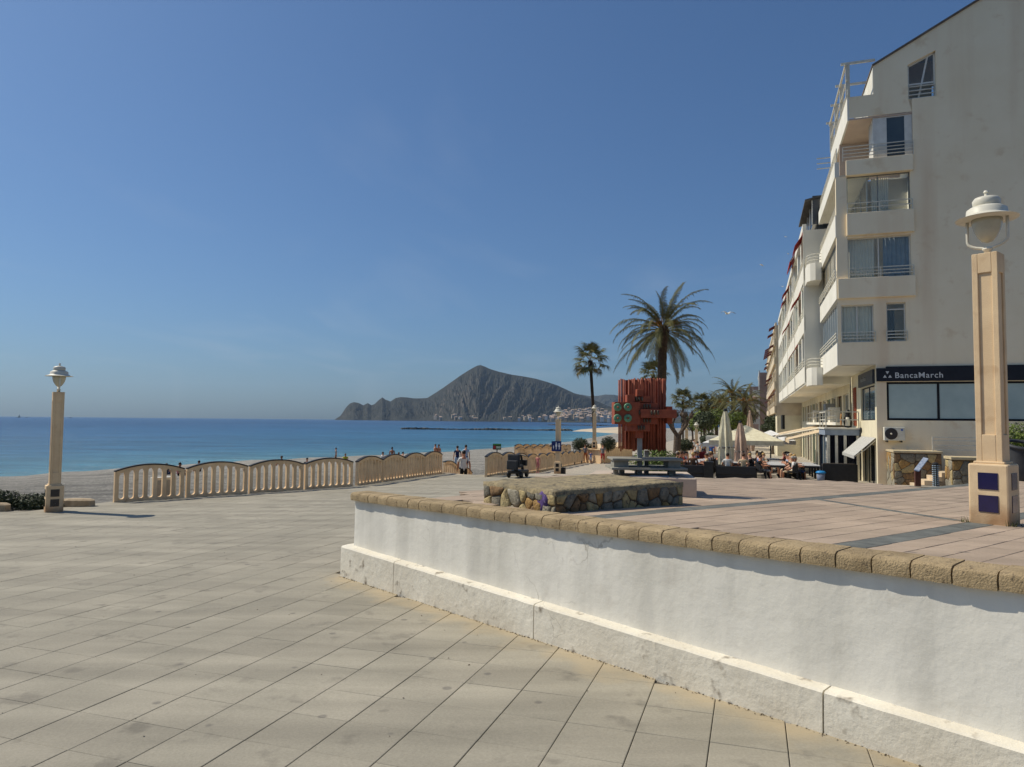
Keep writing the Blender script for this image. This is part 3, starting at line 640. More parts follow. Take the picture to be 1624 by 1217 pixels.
# ------------------------------------------------------------------ balustrade panels: arched concrete panels with stadium slots and a dark cap rail
def make_panel(L, nb=8, H=.96):
    me_parts = {}
    z0, zt = .10, lambda u: .80 + .16 * (1 - (2 * u - 1) ** 2)          # underside of top rail follows the arch
    pw = L / (nb - 1) * .40; pit = (L - pw) / (nb - 1); th = .05
    base = MB(); base.box(0, L, -th, th, -.10, .075)
    # curved feet between the balusters (rounded slot ends)
    for i in range(nb - 1):
        a = i * pit + pw; b = (i + 1) * pit; r_ = (b - a) / 2
        for k in range(6):
            for sgn in (0, 1):
                pass
    top = MB(); cap = MB(); n = 20
    def arch_strip(mb, f0, f1, y0, y1):
        vs = []
        for i in range(n + 1):
            u = i / n; x = u * L
            vs += [(x, y0, f0(u)), (x, y1, f0(u)), (x, y1, f1(u)), (x, y0, f1(u))]
        fs = [(4 * i + a, 4 * (i + 1) + a, 4 * (i + 1) + (a + 1) % 4, 4 * i + (a + 1) % 4) for i in range(n) for a in range(4)]
        fs += [(0, 1, 2, 3), (4 * n + 3, 4 * n + 2, 4 * n + 1, 4 * n)]
        mb.add(vs, fs)
    arch_strip(top, lambda u: zt(u) - .09, lambda u: zt(u) - .002, -th, th)
    arch_strip(cap, lambda u: zt(u) + .0, lambda u: zt(u) + .035, -th - .015, th + .015)
    bal = []
    for i in range(nb):
        x = i * pit; u = (x + pw / 2) / L; zt_ = zt(u) - .085; r_ = (pit - pw) / 2
        mb = MB(); prof = []          # outline of one baluster, flaring into the rails with quarter rounds
        left, right = [], []
        for k in range(5):
            a = k / 4 * PI / 2; left.append((x - r_ * (1 - math.sin(a)), .07 + r_ * (1 - math.cos(a)))); right.append((x + pw + r_ * (1 - math.sin(a)), .07 + r_ * (1 - math.cos(a))))
        for k in range(4, -1, -1):
            a = k / 4 * PI / 2; left.append((x - r_ * (1 - math.sin(a)), zt_ - r_ * (1 - math.cos(a)))); right.append((x + pw + r_ * (1 - math.sin(a)), zt_ - r_ * (1 - math.cos(a))))
        if i == 0: left = [(x, z) for _, z in left]
        if i == nb - 1: right = [(x + pw, z) for _, z in right]
        poly = right + left[::-1]
        # strips front/back as quads for clean shading
        vs = []; m_ = len(left)
        for (lx, lz), (rx, rz) in zip(left, right): vs += [(lx, -th * .9, lz), (rx, -th * .9, rz), (rx, th * .9, rz), (lx, th * .9, lz)]
        fs = [(4 * i2 + a, 4 * i2 + (a + 1) % 4, 4 * (i2 + 1) + (a + 1) % 4, 4 * (i2 + 1) + a) for i2 in range(m_ - 1) for a in range(4)] + [(3, 2, 1, 0), (4 * m_ - 4, 4 * m_ - 3, 4 * m_ - 2, 4 * m_ - 1)]
        mb.add(vs, fs); bal.append(mb)
    return base, top, cap, bal
PANELS = {}
def panel(p0, p1, z0, z1, label, nb=8, group='arched balustrade panels'):
    L = math.hypot(p1[0] - p0[0], p1[1] - p0[1]); key = (round(L, 2), nb)
    if key not in PANELS:
        b, t, c, bl = make_panel(L, nb); PANELS[key] = (b.mesh('base_rail', TAN), t.mesh('top_rail', TAN, False), c.mesh('dark_cap', DARKCAP), [m.mesh('baluster', TAN) for m in bl])
    mb_, mt, mc, mbl = PANELS[key]
    t = thing('balustrade_panel', label, 'balustrade', (p0[0], p0[1], z0), 0, group)
    ang = math.atan2(p1[1] - p0[1], p1[0] - p0[0]); sh = (z1 - z0) / L
    t.rotation_euler = (0, -math.atan(sh), ang)
    ob('base_rail', mb_, t); ob('top_rail', mt, t); ob('dark_cap', mc, t)
    for m in mbl: ob('baluster', m, t)
    return t
def run(pts, n, label, group, nb=8, gap=.035, fz=None, first=None):
    a, b = Vector(pts[0]), Vector(pts[1]); d = (b - a) / n; g = d.normalized() * gap
    for i in range(n):
        p, q = a + d * i + g, a + d * (i + 1) - g
        lb = label(i) if callable(label) else label
        panel(p, q, fz(*p), fz(*q), lb, nb, group)
ORD = ['first', 'second', 'third', 'fourth', 'fifth', 'sixth', 'seventh', 'eighth', 'ninth', 'tenth', 'eleventh', 'twelfth']
run([(-10.57, 18.94), (-5.40, 24.36)], 4, lambda i: '%s arched balustrade panel from the left, see-through slots facing the plaza' % ORD[i], 'arched balustrade panels on the plaza edge', fz=plaza)
run([(-5.33, 24.5), (-3.05, 31.2)], 4, lambda i: '%s arched balustrade panel in the closed-looking run before the beach steps' % ORD[i], 'arched balustrade panels beside the beach steps', fz=plaza)
p_ = Vector((-3.05, 31.2)); d_ = PV
panel(p_ + d_ * .08, p_ + d_ * 1.7, 2.55, 2.2, 'lowered arched balustrade panel beside the man going down to the beach', 8)
panel(p_ + d_ * 1.8, p_ + d_ * 3.4, 2.15, 1.85, 'lowest arched balustrade panel at the bottom of the beach steps', 8)
ca, cb = Vector((-1.04, 28.95)), Vector(xy(57.5, -12.75))
run([ca, cb], 12, lambda i: '%s arched balustrade panel from the beach steps along the promenade path' % ORD[i], 'arched balustrade panels along the promenade path', nb=10, fz=ground)
# ramp fences on the beach side, farther on
r0 = at(816, 723, 60); r1 = at(905, 719, 80); r2 = at(884, 733, 66)
run([(r0.x, r0.y), (r1.x, r1.y)], 9, lambda i: '%s panel of the outer fence of the far beach ramp' % ORD[i], 'far ramp fence panels', nb=7, fz=lambda x, y: r0.z + (r1.z - r0.z) * (y - r0.y) / (r1.y - r0.y))
run([(r0.x + .1, r0.y - .4), (r2.x, r2.y)], 5, lambda i: '%s panel of the inner fence of the far beach ramp' % ORD[i], 'far ramp fence panels', nb=7, fz=lambda x, y: r0.z - .25)
# steps down to the beach
st = MB(); e0, e1 = Vector((-3.0, 31.15)), Vector((-1.0, 28.9))
for i in range(6):
    o = PV * (.34 * i); z = plaza(-2, 30) - .15 * i - .004
    a, b = e0 + o, e1 + o; c, d = e1 + o + PV * (.36 if i < 5 else 3), e0 + o + PV * (.36 if i < 5 else 3)
    st.hexa([(p.x, p.y, z - .6) for p in (a, b, c, d)] + [(p.x, p.y, z) for p in (a, b, c, d)])
st.build('beach_steps', mat('step concrete', srgb(186, 174, 154), srgb(168, 156, 138), 2, .9), None, kind='structure')

# ------------------------------------------------------------------ rubble masonry: voronoi stones on a face, each stone its own mesh
STONES = [mat('stone ' + n, srgb(*a), srgb(*b), 13, .9, 1., 34, c3=srgb(*c), s3=24, amt3=.44, coords='World', bdist=.02) for n, a, b, c in (
    ('ochre', (176, 142, 88), (140, 110, 68), (104, 86, 60)), ('cream', (186, 168, 122), (150, 134, 98), (112, 102, 80)), ('grey', (138, 132, 116), (108, 104, 92), (84, 80, 72)),
    ('brown', (142, 114, 80), (108, 88, 64), (84, 70, 54)), ('pale grey', (162, 154, 134), (130, 124, 108), (98, 94, 84)))]
MORTAR = mat('rough mortar', srgb(110, 96, 76), srgb(84, 72, 58), 14, .95, 1., 40, coords='World', bdist=.02)
def vor_cells(w, h, n, rnd):
    sites = []
    for _ in range(4000):
        p = Vector((rnd.uniform(0, w), rnd.uniform(0, h)))
        if all(((p - q).x ** 2 + ((p - q).y * 1.0) ** 2) ** .5 > .62 * math.sqrt(w * h / n) for q in sites): sites.append(p)
        if len(sites) >= n: break
    out = []
    for s in sites:
        poly = [Vector((0, 0)), Vector((w, 0)), Vector((w, h)), Vector((0, h))]
        for q in sites:
            if q is s: continue
            poly = clip(poly, (s + q) / 2, (s - q))
            if len(poly) < 3: break
        if len(poly) >= 3: out.append((s, poly))
    return out
def stone_face(parent, o, eu, ev, en, w, h, n, seed, gap=.012, proud=.02, weights=None, special=None):
    """o: corner, eu/ev in-plane axes, en outward normal"""
    rnd = random.Random(seed)
    for s, poly in vor_cells(w, h, n, rnd):
        c = sum(poly, Vector((0, 0))) / len(poly); pts = []
        m = len(poly)
        for i in range(m):          # round the corners
            a, b, d = poly[i - 1], poly[i], poly[(i + 1) % m]
            for q in (b.lerp(a, .13), b.lerp(d, .13)):
                v = q - c; L = v.length
                if L > gap * 1.5: pts.append(c + v * ((L - gap * rnd.uniform(.7, 1.6)) / L))
        if len(pts) < 3: continue
        pr = proud * rnd.uniform(.5, 1.4); k = len(pts); mb = MB()
        F3 = lambda q, hgt: o + eu * q.x + ev * q.y + en * hgt
        mb.v = [F3(q, -.02) for q in pts] + [F3(q, pr * .55) for q in pts] + [F3(c + (q - c) * .78, pr * rnd.uniform(.85, 1.15)) for q in pts] + [F3(c, pr * 1.1)]
        mb.f = [(i, (i + 1) % k, k + (i + 1) % k, k + i) for i in range(k)] + [(k + i, k + (i + 1) % k, 2 * k + (i + 1) % k, 2 * k + i) for i in range(k)] + [(2 * k + i, 2 * k + (i + 1) % k, 3 * k) for i in range(k)]
        mb.m = [0] * len(mb.f)
        mt = rnd.choices(STONES, weights or [3, 3, 3, 2, 2])[0]
        ob_ = mb.build('stone', mt, parent, True)
GRAF = mat('purple sprayed stone', srgb(96, 76, 132), srgb(66, 50, 92), 22, .85, .6, 30, c3=srgb(150, 136, 160), s3=30, amt3=.4, coords='World', bdist=.01)
pl = thing('stone_planter', 'low rubble stone planter block on the terrace with a purple graffiti patch', 'planter')
pc = Vector((.45, 7.17)); pu = Vector((math.sin(R(51)), math.cos(R(51)))); pv_ = Vector((math.sin(R(-34)), math.cos(R(-34))))
PLW, PLD = 2.03, 1.36
ZT = lambda p: 4.505
cn = [pc, pc + pu * PLW, pc + pu * PLW + pv_ * PLD, pc + pv_ * PLD]
mb = MB(); mb.hexa([(p.x, p.y, 4.0) for p in cn] + [(p.x, p.y, ZT(p) - .05) for p in cn]); mb.build('mortar_core', MORTAR, pl)
CAPM = mat('rough cap mortar', srgb(168, 152, 118), srgb(130, 120, 98), 7, .95, 1., 24, c3=srgb(104, 96, 80), s3=10, amt3=.46, coords='World', bdist=.03)
mb = MB(); nn = 26; mm = 18
for j in range(mm + 1):
    for i in range(nn + 1):
        u, v = i / nn, j / mm; e = .014 * noise.noise((u * 22, v * 15, 9)) if i in (0, nn) or j in (0, mm) else 0
        p = pc + pu * (PLW * u) + pv_ * (PLD * v); d = (p - (cn[0] + cn[2]) / 2).normalized(); p = p + d * (.012 + e)
        mb.v.append((p.x, p.y, 4.505 + .014 * noise.noise((u * 14, v * 9, 2)) + .006 * noise.noise((u * 40, v * 30, 4)) - (.012 if i in (0, nn) or j in (0, mm) else 0)))
mb.f = [(j * (nn + 1) + i, j * (nn + 1) + i + 1, (j + 1) * (nn + 1) + i + 1, (j + 1) * (nn + 1) + i) for j in range(mm) for i in range(nn)]; mb.m = [0] * len(mb.f)
edge = [i for i in range(nn + 1)] + [(nn + 1) * j + nn for j in range(1, mm + 1)] + [(nn + 1) * mm + i for i in range(nn - 1, -1, -1)] + [(nn + 1) * j for j in range(mm - 1, 0, -1)]
o0 = len(mb.v); mb.v += [(mb.v[i][0], mb.v[i][1], mb.v[i][2] - .055 + .012 * noise.noise((q * .7, 0, 0))) for q, i in enumerate(edge)]; ne = len(edge)
for q in range(ne): mb.f.append((edge[q], o0 + q, o0 + (q + 1) % ne, edge[(q + 1) % ne])); mb.m.append(0)
mb.build('cap', CAPM, pl, True)
v3 = lambda p, z: Vector((p.x, p.y, z)); d3 = lambda d: Vector((d.x, d.y, 0)); EZ = Vector((0, 0, 1))
stone_face(pl, v3(cn[0], 4.09), d3(pu), EZ, Vector((pu.y, -pu.x, 0)), PLW, .37, 40, 11, gap=.008)
stone_face(pl, v3(cn[3], 4.09), -d3(pv_), EZ, Vector((-pv_.y, pv_.x, 0)), PLD, .37, 26, 23, gap=.008, weights=[1, 4, 2, 1, 3])
stone_face(pl, v3(cn[1], 4.09), d3(pv_), EZ, Vector((pv_.y, -pv_.x, 0)), PLD, .37, 18, 31)
q0 = cn[0] + pv_ * .2; mb = MB(); ctr = v3(q0, 4.36) + Vector((-pv_.y, pv_.x, 0)) * .020; k = 14
mb.v = [ctr + d3(pv_) * (.085 * math.cos(a) * (1 + .18 * math.sin(3 * a))) + EZ * (.11 * math.sin(a) * (1 + .12 * math.cos(5 * a))) for a in [2 * PI * i / k for i in range(k)]] + [ctr + Vector((-pv_.y, pv_.x, 0)) * .006]
mb.v += [v - Vector((-pv_.y, pv_.x, 0)) * .03 for v in mb.v[:k]]
mb.f = [(i, (i + 1) % k, k) for i in range(k)] + [(k + 1 + i, k + 1 + (i + 1) % k, (i + 1) % k, i) for i in range(k)]; mb.m = [0] * len(mb.f)
mb.build('graffiti_stone', GRAF, pl, True)['label'] = 'stone sprayed with purple graffiti'

# ------------------------------------------------------------------ plinth, low tables and the red tube sculpture
PALEC = mat('pale rendered concrete', srgb(196, 180, 162), srgb(180, 164, 148), 3, .85, .2, 40, bdist=.006)
GCONC = mat('grey slab', srgb(158, 155, 142), srgb(134, 132, 121), 5, .7, .2, 40, bdist=.005)
pf = thing('sculpture_plinth', 'pale rendered block plinth under the red sculpture, behind the stone planter', 'plinth')
PZ = 4.455; pp = [Vector((1.02, 9.8)), Vector((2.46, 9.45)), Vector((2.66, 10.75)), Vector((1.3, 10.9))]
mb = MB(); mb.hexa([(p.x, p.y, 3.9) for p in pp] + [(p.x, p.y, PZ) for p in pp]); mb.build('block', PALEC, pf, bevel=.015)
m2 = MB(); a = at(1015, 757, 9.75)
m2.hexa([(1.62, 9.74, PZ), (2.12, 9.62, PZ), (2.22, 9.95, PZ), (1.72, 10.05, PZ)] + [(1.62, 9.74, PZ + .012), (2.12, 9.62, PZ + .012), (2.22, 9.95, PZ + .012), (1.72, 10.05, PZ + .012)])
m2.build('steel_plate', mat('pale steel plate', srgb(150, 164, 172), srgb(128, 142, 150), 4, .5), pf)
# the low grey table shelves round the sculpture
SC = 10.0 / F                                   # metres per photo pixel at the sculpture's distance
def spx(px, py, dy=0.): p = at(px, py, 10.0); return Vector((p.x, p.y + dy, p.z))
tb = thing('slab_table', 'grey two-level slab table with block legs beneath the red sculpture', 'table', spx(1025, 756))
def sbox(mb, x0, x1, y0, y1, d0, d1, mi=0):       # photo pixels x0..x1, y0(top)..y1(bottom) at the sculpture, d0..d1 metres in depth, relative to tb
    base = spx(1025, 756); a = spx(x0, y1) - base; b = spx(x1, y0) - base
    mb.box(a.x, b.x, d0, d1, a.z, b.z, mi); return mb
sbox(MB(), 968, 1078, 727, 729.3, -.22, .34).build('upper_slab', GCONC, tb, bevel=.004)
sbox(MB(), 966, 1083, 741, 743.3, -.28, .42).build('lower_slab', GCONC, tb, bevel=.004)
for x0, x1 in ((971, 994), (1056, 1075)): sbox(MB(), x0, x1, 729.4, 740.9, -.16, .16).build('block', GCONC, tb, bevel=.004)
for x0, x1, d in ((972, 979, -.12), (987, 995, .24), (1057, 1064, -.14), (1069, 1077, .2), (1013, 1018, .25)): sbox(MB(), x0, x1, 743.4, 757.5, d, d + .1).build('leg', GCONC, tb, bevel=.003)

RUST = mat('red painted steel', srgb(158, 84, 58), srgb(136, 70, 50), 12, .65, .2, 60, c3=srgb(118, 62, 46), s3=8, amt3=.4, bdist=.004)
VERD = mat('green patina bronze', srgb(128, 178, 142), srgb(92, 138, 108), 18, .6, metal=.2)
BRONZE = mat('dark bronze', srgb(110, 100, 84), srgb(70, 64, 56), 12, .5, metal=.4)
scu = thing('red_sculpture', 'rust red sculpture of upright tubes and blocks with four green discs', 'sculpture', spx(1025, 756))
rs = random.Random(8)
sbox(MB(), 1011, 1018, 695, 757, -.03, .03).build('front_post', mat('pale grey steel', srgb(150, 152, 150), srgb(130, 132, 130), 6, .55), scu)
sbox(MB(), 1028.5, 1035.5, 716, 757, .3, .36).build('rear_post', mat('pale grey steel'  , (0, 0, 0)), scu)
mb = MB(); sbox(mb, 996, 1059, 602, 714, .235, .275); mb.build('back_plate', RUST, scu)
for i in range(34):                              # upright tubes
    x = 986 + (1060.5 - 986) * i / 33 + rs.uniform(-.5, .5); base = spx(1025, 756)
    if i in (4, 5): continue
    top = 600 + rs.uniform(-1, 1.6); bot = 715 + rs.uniform(-3, 2); dd = .22 - .16 * math.sin(PI * i / 33) + rs.uniform(-.03, .03)
    a, b = spx(x, bot) - base, spx(x, top) - base
    mb = MB(); mb.tube([(a.x, dd, a.z), (b.x, dd, b.z)], .0112 if i % 3 else .0125, 7); mb.build('upright_tube', RUST, scu, True)
for x0, x1, y0, y1, d0, d1, nm in ((972, 1012, 638.5, 673, -.16, .12, 'disc_block'), (992, 1004, 627, 638.4, -.14, .06, 'stepped_block'), (1004.2, 1029, 629, 638.4, -.10, .06, 'stepped_block'), (1008, 1018, 618, 628.9, -.12, .02, 'stepped_block'),
        (1012.2, 1040, 640, 650.5, -.12, .10, 'arm_block'), (1012.2, 1068, 650.7, 663, -.20, .08, 'arm_block'), (1056, 1065, 645, 672, -.06, .10, 'end_block'), (1012.2, 1040, 663.2, 672.8, -.12, .1, 'arm_block'), (992, 1028, 673.2, 684, -.13, .08, 'stepped_block'), (1008.5, 1019, 684.2, 695, -.08, .08, 'stepped_block')):
    sbox(MB(), x0, x1, y0, y1, d0, d1).build(nm, RUST, scu, bevel=.004)
base = spx(1025, 756)
for x in (976.5, 992.5):
    for y in (646.5, 663.5):
        c = spx(x, y) - base; mb = MB(); Mx = Matrix.Translation((c.x, -.165, c.z)) @ Matrix.Rotation(R(90), 4, 'X')
        mb.lathe([(.01, 0), (.052, .0), (.056, .012), (.05, .03), (.03, .022), (.01, .02)], 18); mb.v = [tuple(Mx @ Vector(v)) for v in mb.v]; d = mb.build('green_disc', VERD, scu, True)
        m2 = MB(); m2.lathe([(.006, .02), (.014, .03), (.012, .06), (.004, .065)], 10); m2.v = [tuple(Mx @ Vector(v)) for v in m2.v]; m2.build('boss', RUST, d, True)
for x, y, d in ([(1007 + 4.5 * i, 633.5, -.115) for i in range(3)] + [(1019 + 4.5 * i, 645, -.135) for i in range(3)] + [(1028.5 + 5 * i, 655, -.215) for i in range(3)] + [(1019 + 4.5 * i, 667, -.135) for i in range(3)] + [(1010 + 4.2 * i, 678.5, -.145) for i in range(3)] + [(1011, 655, -.17)]):
    c = spx(x, y) - base; mb = MB(); mb.ball((c.x, d, c.z), .02, 6, sq_=(.75, .8, 1.75)); mb.build('bronze_pod', BRONZE, scu, True)
mb = MB(); c = spx(1013, 615) - base; mb.lathe([(.008, -.03), (.008, .02), (.002, .05)], 6, c=(c.x, -.05, c.z)); mb.build('spike', RUST, scu)

# weeds at the foot of the terrace lamp
for dx, dy, n_, lb in ((-.02, -.27, 26, 'dry weed tuft at the front foot of the nearest stone lamp'), (-.30, .02, 18, 'small weed tuft at the left foot of the nearest stone lamp'), (.2, -.2, 22, 'weed tuft at the right foot of the nearest stone lamp')):
    x, y = 5.02 + dx, 7.42 + dy; rg = random.Random(n_); mb = MB()
    for i in range(n_): a = rg.random() * 6.28; h = rg.uniform(.03, .09); r_ = rg.uniform(.02, .07); o = Vector((rg.uniform(-.05, .05), rg.uniform(-.03, .03), 0)); tp = o + Vector((math.cos(a) * r_, math.sin(a) * r_, h)); w_ = Vector((-math.sin(a), math.cos(a), 0)) * .004; mb.add([o - w_, o + w_, tp], [(0, 1, 2)])
    o = mb.build('weed_tuft', mat('weed blades', (.14, .13, .05), (.09, .10, .04), 9, .8), None); o.location = (x, y, terr(x, y) - .003); o['kind'] = 'thing'; tag(o, lb, 'weed')
# ------------------------------------------------------------------ buildings along the promenade
S0, Q0, ZG = 34.383, 3.672, 2.5
C0 = Vector((*xy(S0, Q0), ZG))
WHITE_R = mat('white render', (.82, .79, .69), (.73, .70, .60), .6, .85, .15, 30, c3=(.6, .57, .5), s3=1.5, amt3=.3, bdist=.006)
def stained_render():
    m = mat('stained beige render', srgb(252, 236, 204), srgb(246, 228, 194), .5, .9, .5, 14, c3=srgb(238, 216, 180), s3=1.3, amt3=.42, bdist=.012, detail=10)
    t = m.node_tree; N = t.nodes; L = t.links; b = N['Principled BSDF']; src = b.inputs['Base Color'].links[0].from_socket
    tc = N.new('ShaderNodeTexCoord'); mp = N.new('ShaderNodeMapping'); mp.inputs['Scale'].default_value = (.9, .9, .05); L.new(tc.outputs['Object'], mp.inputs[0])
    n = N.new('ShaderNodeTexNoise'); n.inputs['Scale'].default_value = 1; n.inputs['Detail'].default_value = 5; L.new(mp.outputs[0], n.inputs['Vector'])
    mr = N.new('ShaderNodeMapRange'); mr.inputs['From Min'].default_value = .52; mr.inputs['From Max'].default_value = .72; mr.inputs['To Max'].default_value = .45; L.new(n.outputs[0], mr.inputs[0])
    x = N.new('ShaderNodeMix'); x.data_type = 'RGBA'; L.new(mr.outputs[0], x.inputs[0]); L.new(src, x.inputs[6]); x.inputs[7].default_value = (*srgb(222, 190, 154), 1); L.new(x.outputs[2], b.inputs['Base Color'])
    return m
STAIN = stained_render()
CREAMW = mat('cream render', srgb(232, 222, 192), srgb(214, 204, 174), .8, .85)
FRAMEW = mat('white window frame', (.76, .74, .67), (.66, .64, .57), 4, .5)
DARKROOM = mat('dim room interior', (.12, .115, .105), (.2, .19, .17), .9, .9)
SIGNB = mat('near black sign panel', (.010, .011, .016), (.016, .017, .024), 2, .45)
LETTER = mat('pale sign lettering', (.62, .63, .62))
def bl(px, py, Y=0.):
    d = ray(px, py); t = (S0 + Y) / (d.x * PV.x + d.y * PV.y); p = EYE + d * t; s, q = sq(p.x, p.y); return q - Q0, p.z - ZG
def fl(px, py, X=0.):
    d = ray(px, py); t = (Q0 + X) / (d.x * QV.x + d.y * QV.y); p = EYE + d * t; s, q = sq(p.x, p.y); return s - S0, p.z - ZG
def pbox(mb, P, u0, u1, v0, v1, w0, w1, mi=0):
    return mb.hexa([P(u0, v0, w0), P(u1, v0, w0), P(u1, v0, w1), P(u0, v0, w1), P(u0, v1, w0), P(u1, v1, w0), P(u1, v1, w1), P(u0, v1, w1)], mi)
def wall_holes(mb, P, u0, u1, v0, v1, holes, depth=.2, mi=0, topf=None):
    us = sorted({u0, u1, *[h[0] for h in holes], *[h[1] for h in holes]}); vs = sorted({v0, v1, *[h[2] for h in holes], *[h[3] for h in holes]})
    us = [u for u in us if u0 <= u <= u1]; vs = [v for v in vs if v0 <= v <= v1]
    for a, b in zip(us, us[1:]):
        for c, d in zip(vs, vs[1:]):
            um, vm = (a + b) / 2, (c + d) / 2
            if any(h[0] < um < h[1] and h[2] < vm < h[3] for h in holes): continue
            mb.add([P(a, c, 0), P(b, c, 0), P(b, d, 0), P(a, d, 0)], [(0, 1, 2, 3)], mi)
    for h in holes:
        a, b, c, d = h[:4]
        for q in (((a, c), (b, c)), ((b, c), (b, d)), ((b, d), (a, d)), ((a, d), (a, c))):
            mb.add([P(*q[0], 0), P(*q[1], 0), P(*q[1], depth), P(*q[0], depth)], [(0, 3, 2, 1)], mi)
    return mb
def window(parent, P, u0, u1, v0, v1, n=2, w=.14, frame=FRAMEW, glass=GLASS, fw=.05, name='window', transom=None, back=True):
    mb = MB(); f = fw
    pbox(mb, P, u0, u0 + f, v0, v1, w, w + .05); pbox(mb, P, u1 - f, u1, v0, v1, w, w + .05)
    pbox(mb, P, u0 + f, u1 - f, v0, v0 + f, w, w + .05); pbox(mb, P, u0 + f, u1 - f, v1 - f, v1, w, w + .05)
    g = (u1 - u0 - 2 * f) / n
    for i in range(1, n): pbox(mb, P, u0 + f + g * i - f * .5, u0 + f + g * i + f * .5, v0 + f, v1 - f, w, w + .05)
    if transom: pbox(mb, P, u0 + f, u1 - f, transom - f * .5, transom + f * .5, w + .002, w + .052)
    o = mb.build(name, frame, parent)
    for i in range(n):
        m2 = MB(); a, b = u0 + f + g * i, u0 + f + g * (i + 1)
        pbox(m2, P, a, b, v0 + f, v1 - f, w + .022, w + .03); m2.build('pane', glass, o)
    return o
def railing(parent, P, u0, u1, v0, h=.5, n=3, w=-.05, r=.018, m=WHITEP, step=1.6):
    mb = MB()
    for i in range(n): pbox(mb, P, u0, u1, v0 + h * (i + 1) / n - r, v0 + h * (i + 1) / n + r, w - r, w + r)
    k = max(1, round((u1 - u0) / step))
    for i in range(k + 1):
        u = u0 + (u1 - u0) * i / k; pbox(mb, P, u - r, u + r, v0 - .02, v0 + h - r, w - r * .9, w + r * .9)
    return mb.build('railing', m, parent)
PE = lambda u, v, w: (u, w, v)                       # end face (towards the camera)
def PF(X): return lambda u, v, w: (X + w, u, v)      # faces the sea
def text(parent, body, loc, size, m, rot=(R(90), 0, 0), name='lettering', off=.0):
    c = bpy.data.curves.new(name, 'FONT'); c.body = body; c.size = size; c.extrude = .008; c.offset = off; c.materials.append(m)
    c.space_character = 1.12
    tmp = bpy.data.objects.new(name, c); COL.objects.link(tmp); me = bpy.data.meshes.new_from_object(tmp.evaluated_get(bpy.context.evaluated_depsgraph_get())); bpy.data.objects.remove(tmp)
    o = ob(name, me, parent); o.location = loc; o.rotation_euler = rot; return o

def clear_glass():
    m = bpy.data.materials.new('clear glass'); m.use_nodes = True; t = m.node_tree; N = t.nodes; L = t.links; N.remove(N['Principled BSDF'])
    tr = N.new('ShaderNodeBsdfTransparent'); tr.inputs[0].default_value = (.95, .97, .95, 1); gl = N.new('ShaderNodeBsdfGlossy'); gl.inputs['Roughness'].default_value = .03
    fr_ = N.new('ShaderNodeLayerWeight'); fr_.inputs[0].default_value = .5; pw_ = N.new('ShaderNodeMath'); pw_.operation = 'POWER'; pw_.inputs[1].default_value = 4; L.new(fr_.outputs['Facing'], pw_.inputs[0]); ma = N.new('ShaderNodeMath'); ma.operation = 'MULTIPLY_ADD'; ma.inputs[1].default_value = .8; ma.inputs[2].default_value = .05; L.new(pw_.outputs[0], ma.inputs[0]); mx = N.new('ShaderNodeMixShader'); L.new(ma.outputs[0], mx.inputs[0]); L.new(tr.outputs[0], mx.inputs[1]); L.new(gl.outputs[0], mx.inputs[2]); L.new(mx.outputs[0], N['Material Output'].inputs[0]); return m
CLEAR = clear_glass()
def curtain(parent, P, u0, u1, v0, v1, w=.235, m=WROOM, waves=9):
    mb = MB(); n = waves * 6; vs = []
    for i in range(n + 1): u = u0 + (u1 - u0) * i / n; d = w + .02 * math.sin(i / 6 * 2 * PI); vs += [P(u, v0, d), P(u, v1, d)]
    mb.add(vs, [(2 * i, 2 * i + 2, 2 * i + 3, 2 * i + 1) for i in range(n)]); return mb.build('curtain', m, parent, True)
# ---- corner building with the bank
B1 = thing('apartment_building', 'tall corner apartment block with stained beige end wall above the bank', 'building', C0, PRZ)
XR = 14.; ROOF = lambda x: 18.66 + .545 * (x - 1.6)
mb = MB()
wins = [(.14, 1.45, 6.3, 7.96), (1.95, 2.7, 6.3, 8.0), (.44, 2.95, 9.14, 10.96), (.45, 2.97, 12.05, 13.76), (1.9, XR - .6, 2.87, 4.53)]
wall_holes(mb, PE, 0, XR, 5.3, 13.77, wins[:4], .22)
wall_holes(mb, PE, 1.5, XR, -.8, 5.3, wins[4:], .2)
wall_holes(mb, PE, 3.1, XR, 13.77, 16.97, [], .2)
for a, b, z0 in ((1.58, 2.96, 16.4), (4.05, XR, 16.97)):
    mb.add([PE(a, z0, 0), PE(b, z0, 0), PE(b, ROOF(b), 0), PE(a, ROOF(a), 0)], [(0, 1, 2, 3)])
mb.add([PE(2.96, 18.5, 0), PE(4.05, 19.0, 0), PE(4.05, ROOF(4.05), 0), PE(2.96, ROOF(2.96), 0)], [(0, 1, 2, 3)])
for q in (((2.96, 16.97), (4.05, 16.97)), ((4.05, 16.97), (4.05, 19.0)), ((4.05, 19.0), (2.96, 18.5)), ((2.96, 18.5), (2.96, 16.97))):
    mb.add([PE(*q[0], 0), PE(*q[1], 0), PE(*q[1], .22), PE(*q[0], .22)], [(0, 3, 2, 1)])
mb.add([PE(3.1, 16.35, 0), PE(2.96, 16.97, 0), PE(3.1, 16.97, 0)], [(0, 1, 2)])
pbox(mb, PE, .6, 3.1, 16.4, 16.97, 0, .15) if False else mb.add([PE(.6, 16.4, 0), PE(1.58, 16.4, 0), PE(1.58, 16.97, 0), PE(.6, 16.97, 0)], [(0, 1, 2, 3)])
mb.add([PE(.6, 16.97, 0), PE(1.58, 16.97, 0), PE(1.58, 17.38, 0), PE(.6, 17.38, 0)], [(0, 1, 2, 3)])
mb.add([PE(2.96, 16.4, 0), PE(3.1, 16.4, 0), PE(3.1, 16.97, 0), PE(2.96, 16.97, 0)], [(0, 1, 2, 3)])
mb.build('end_wall', STAIN, B1)['label'] = 'stained beige end wall'
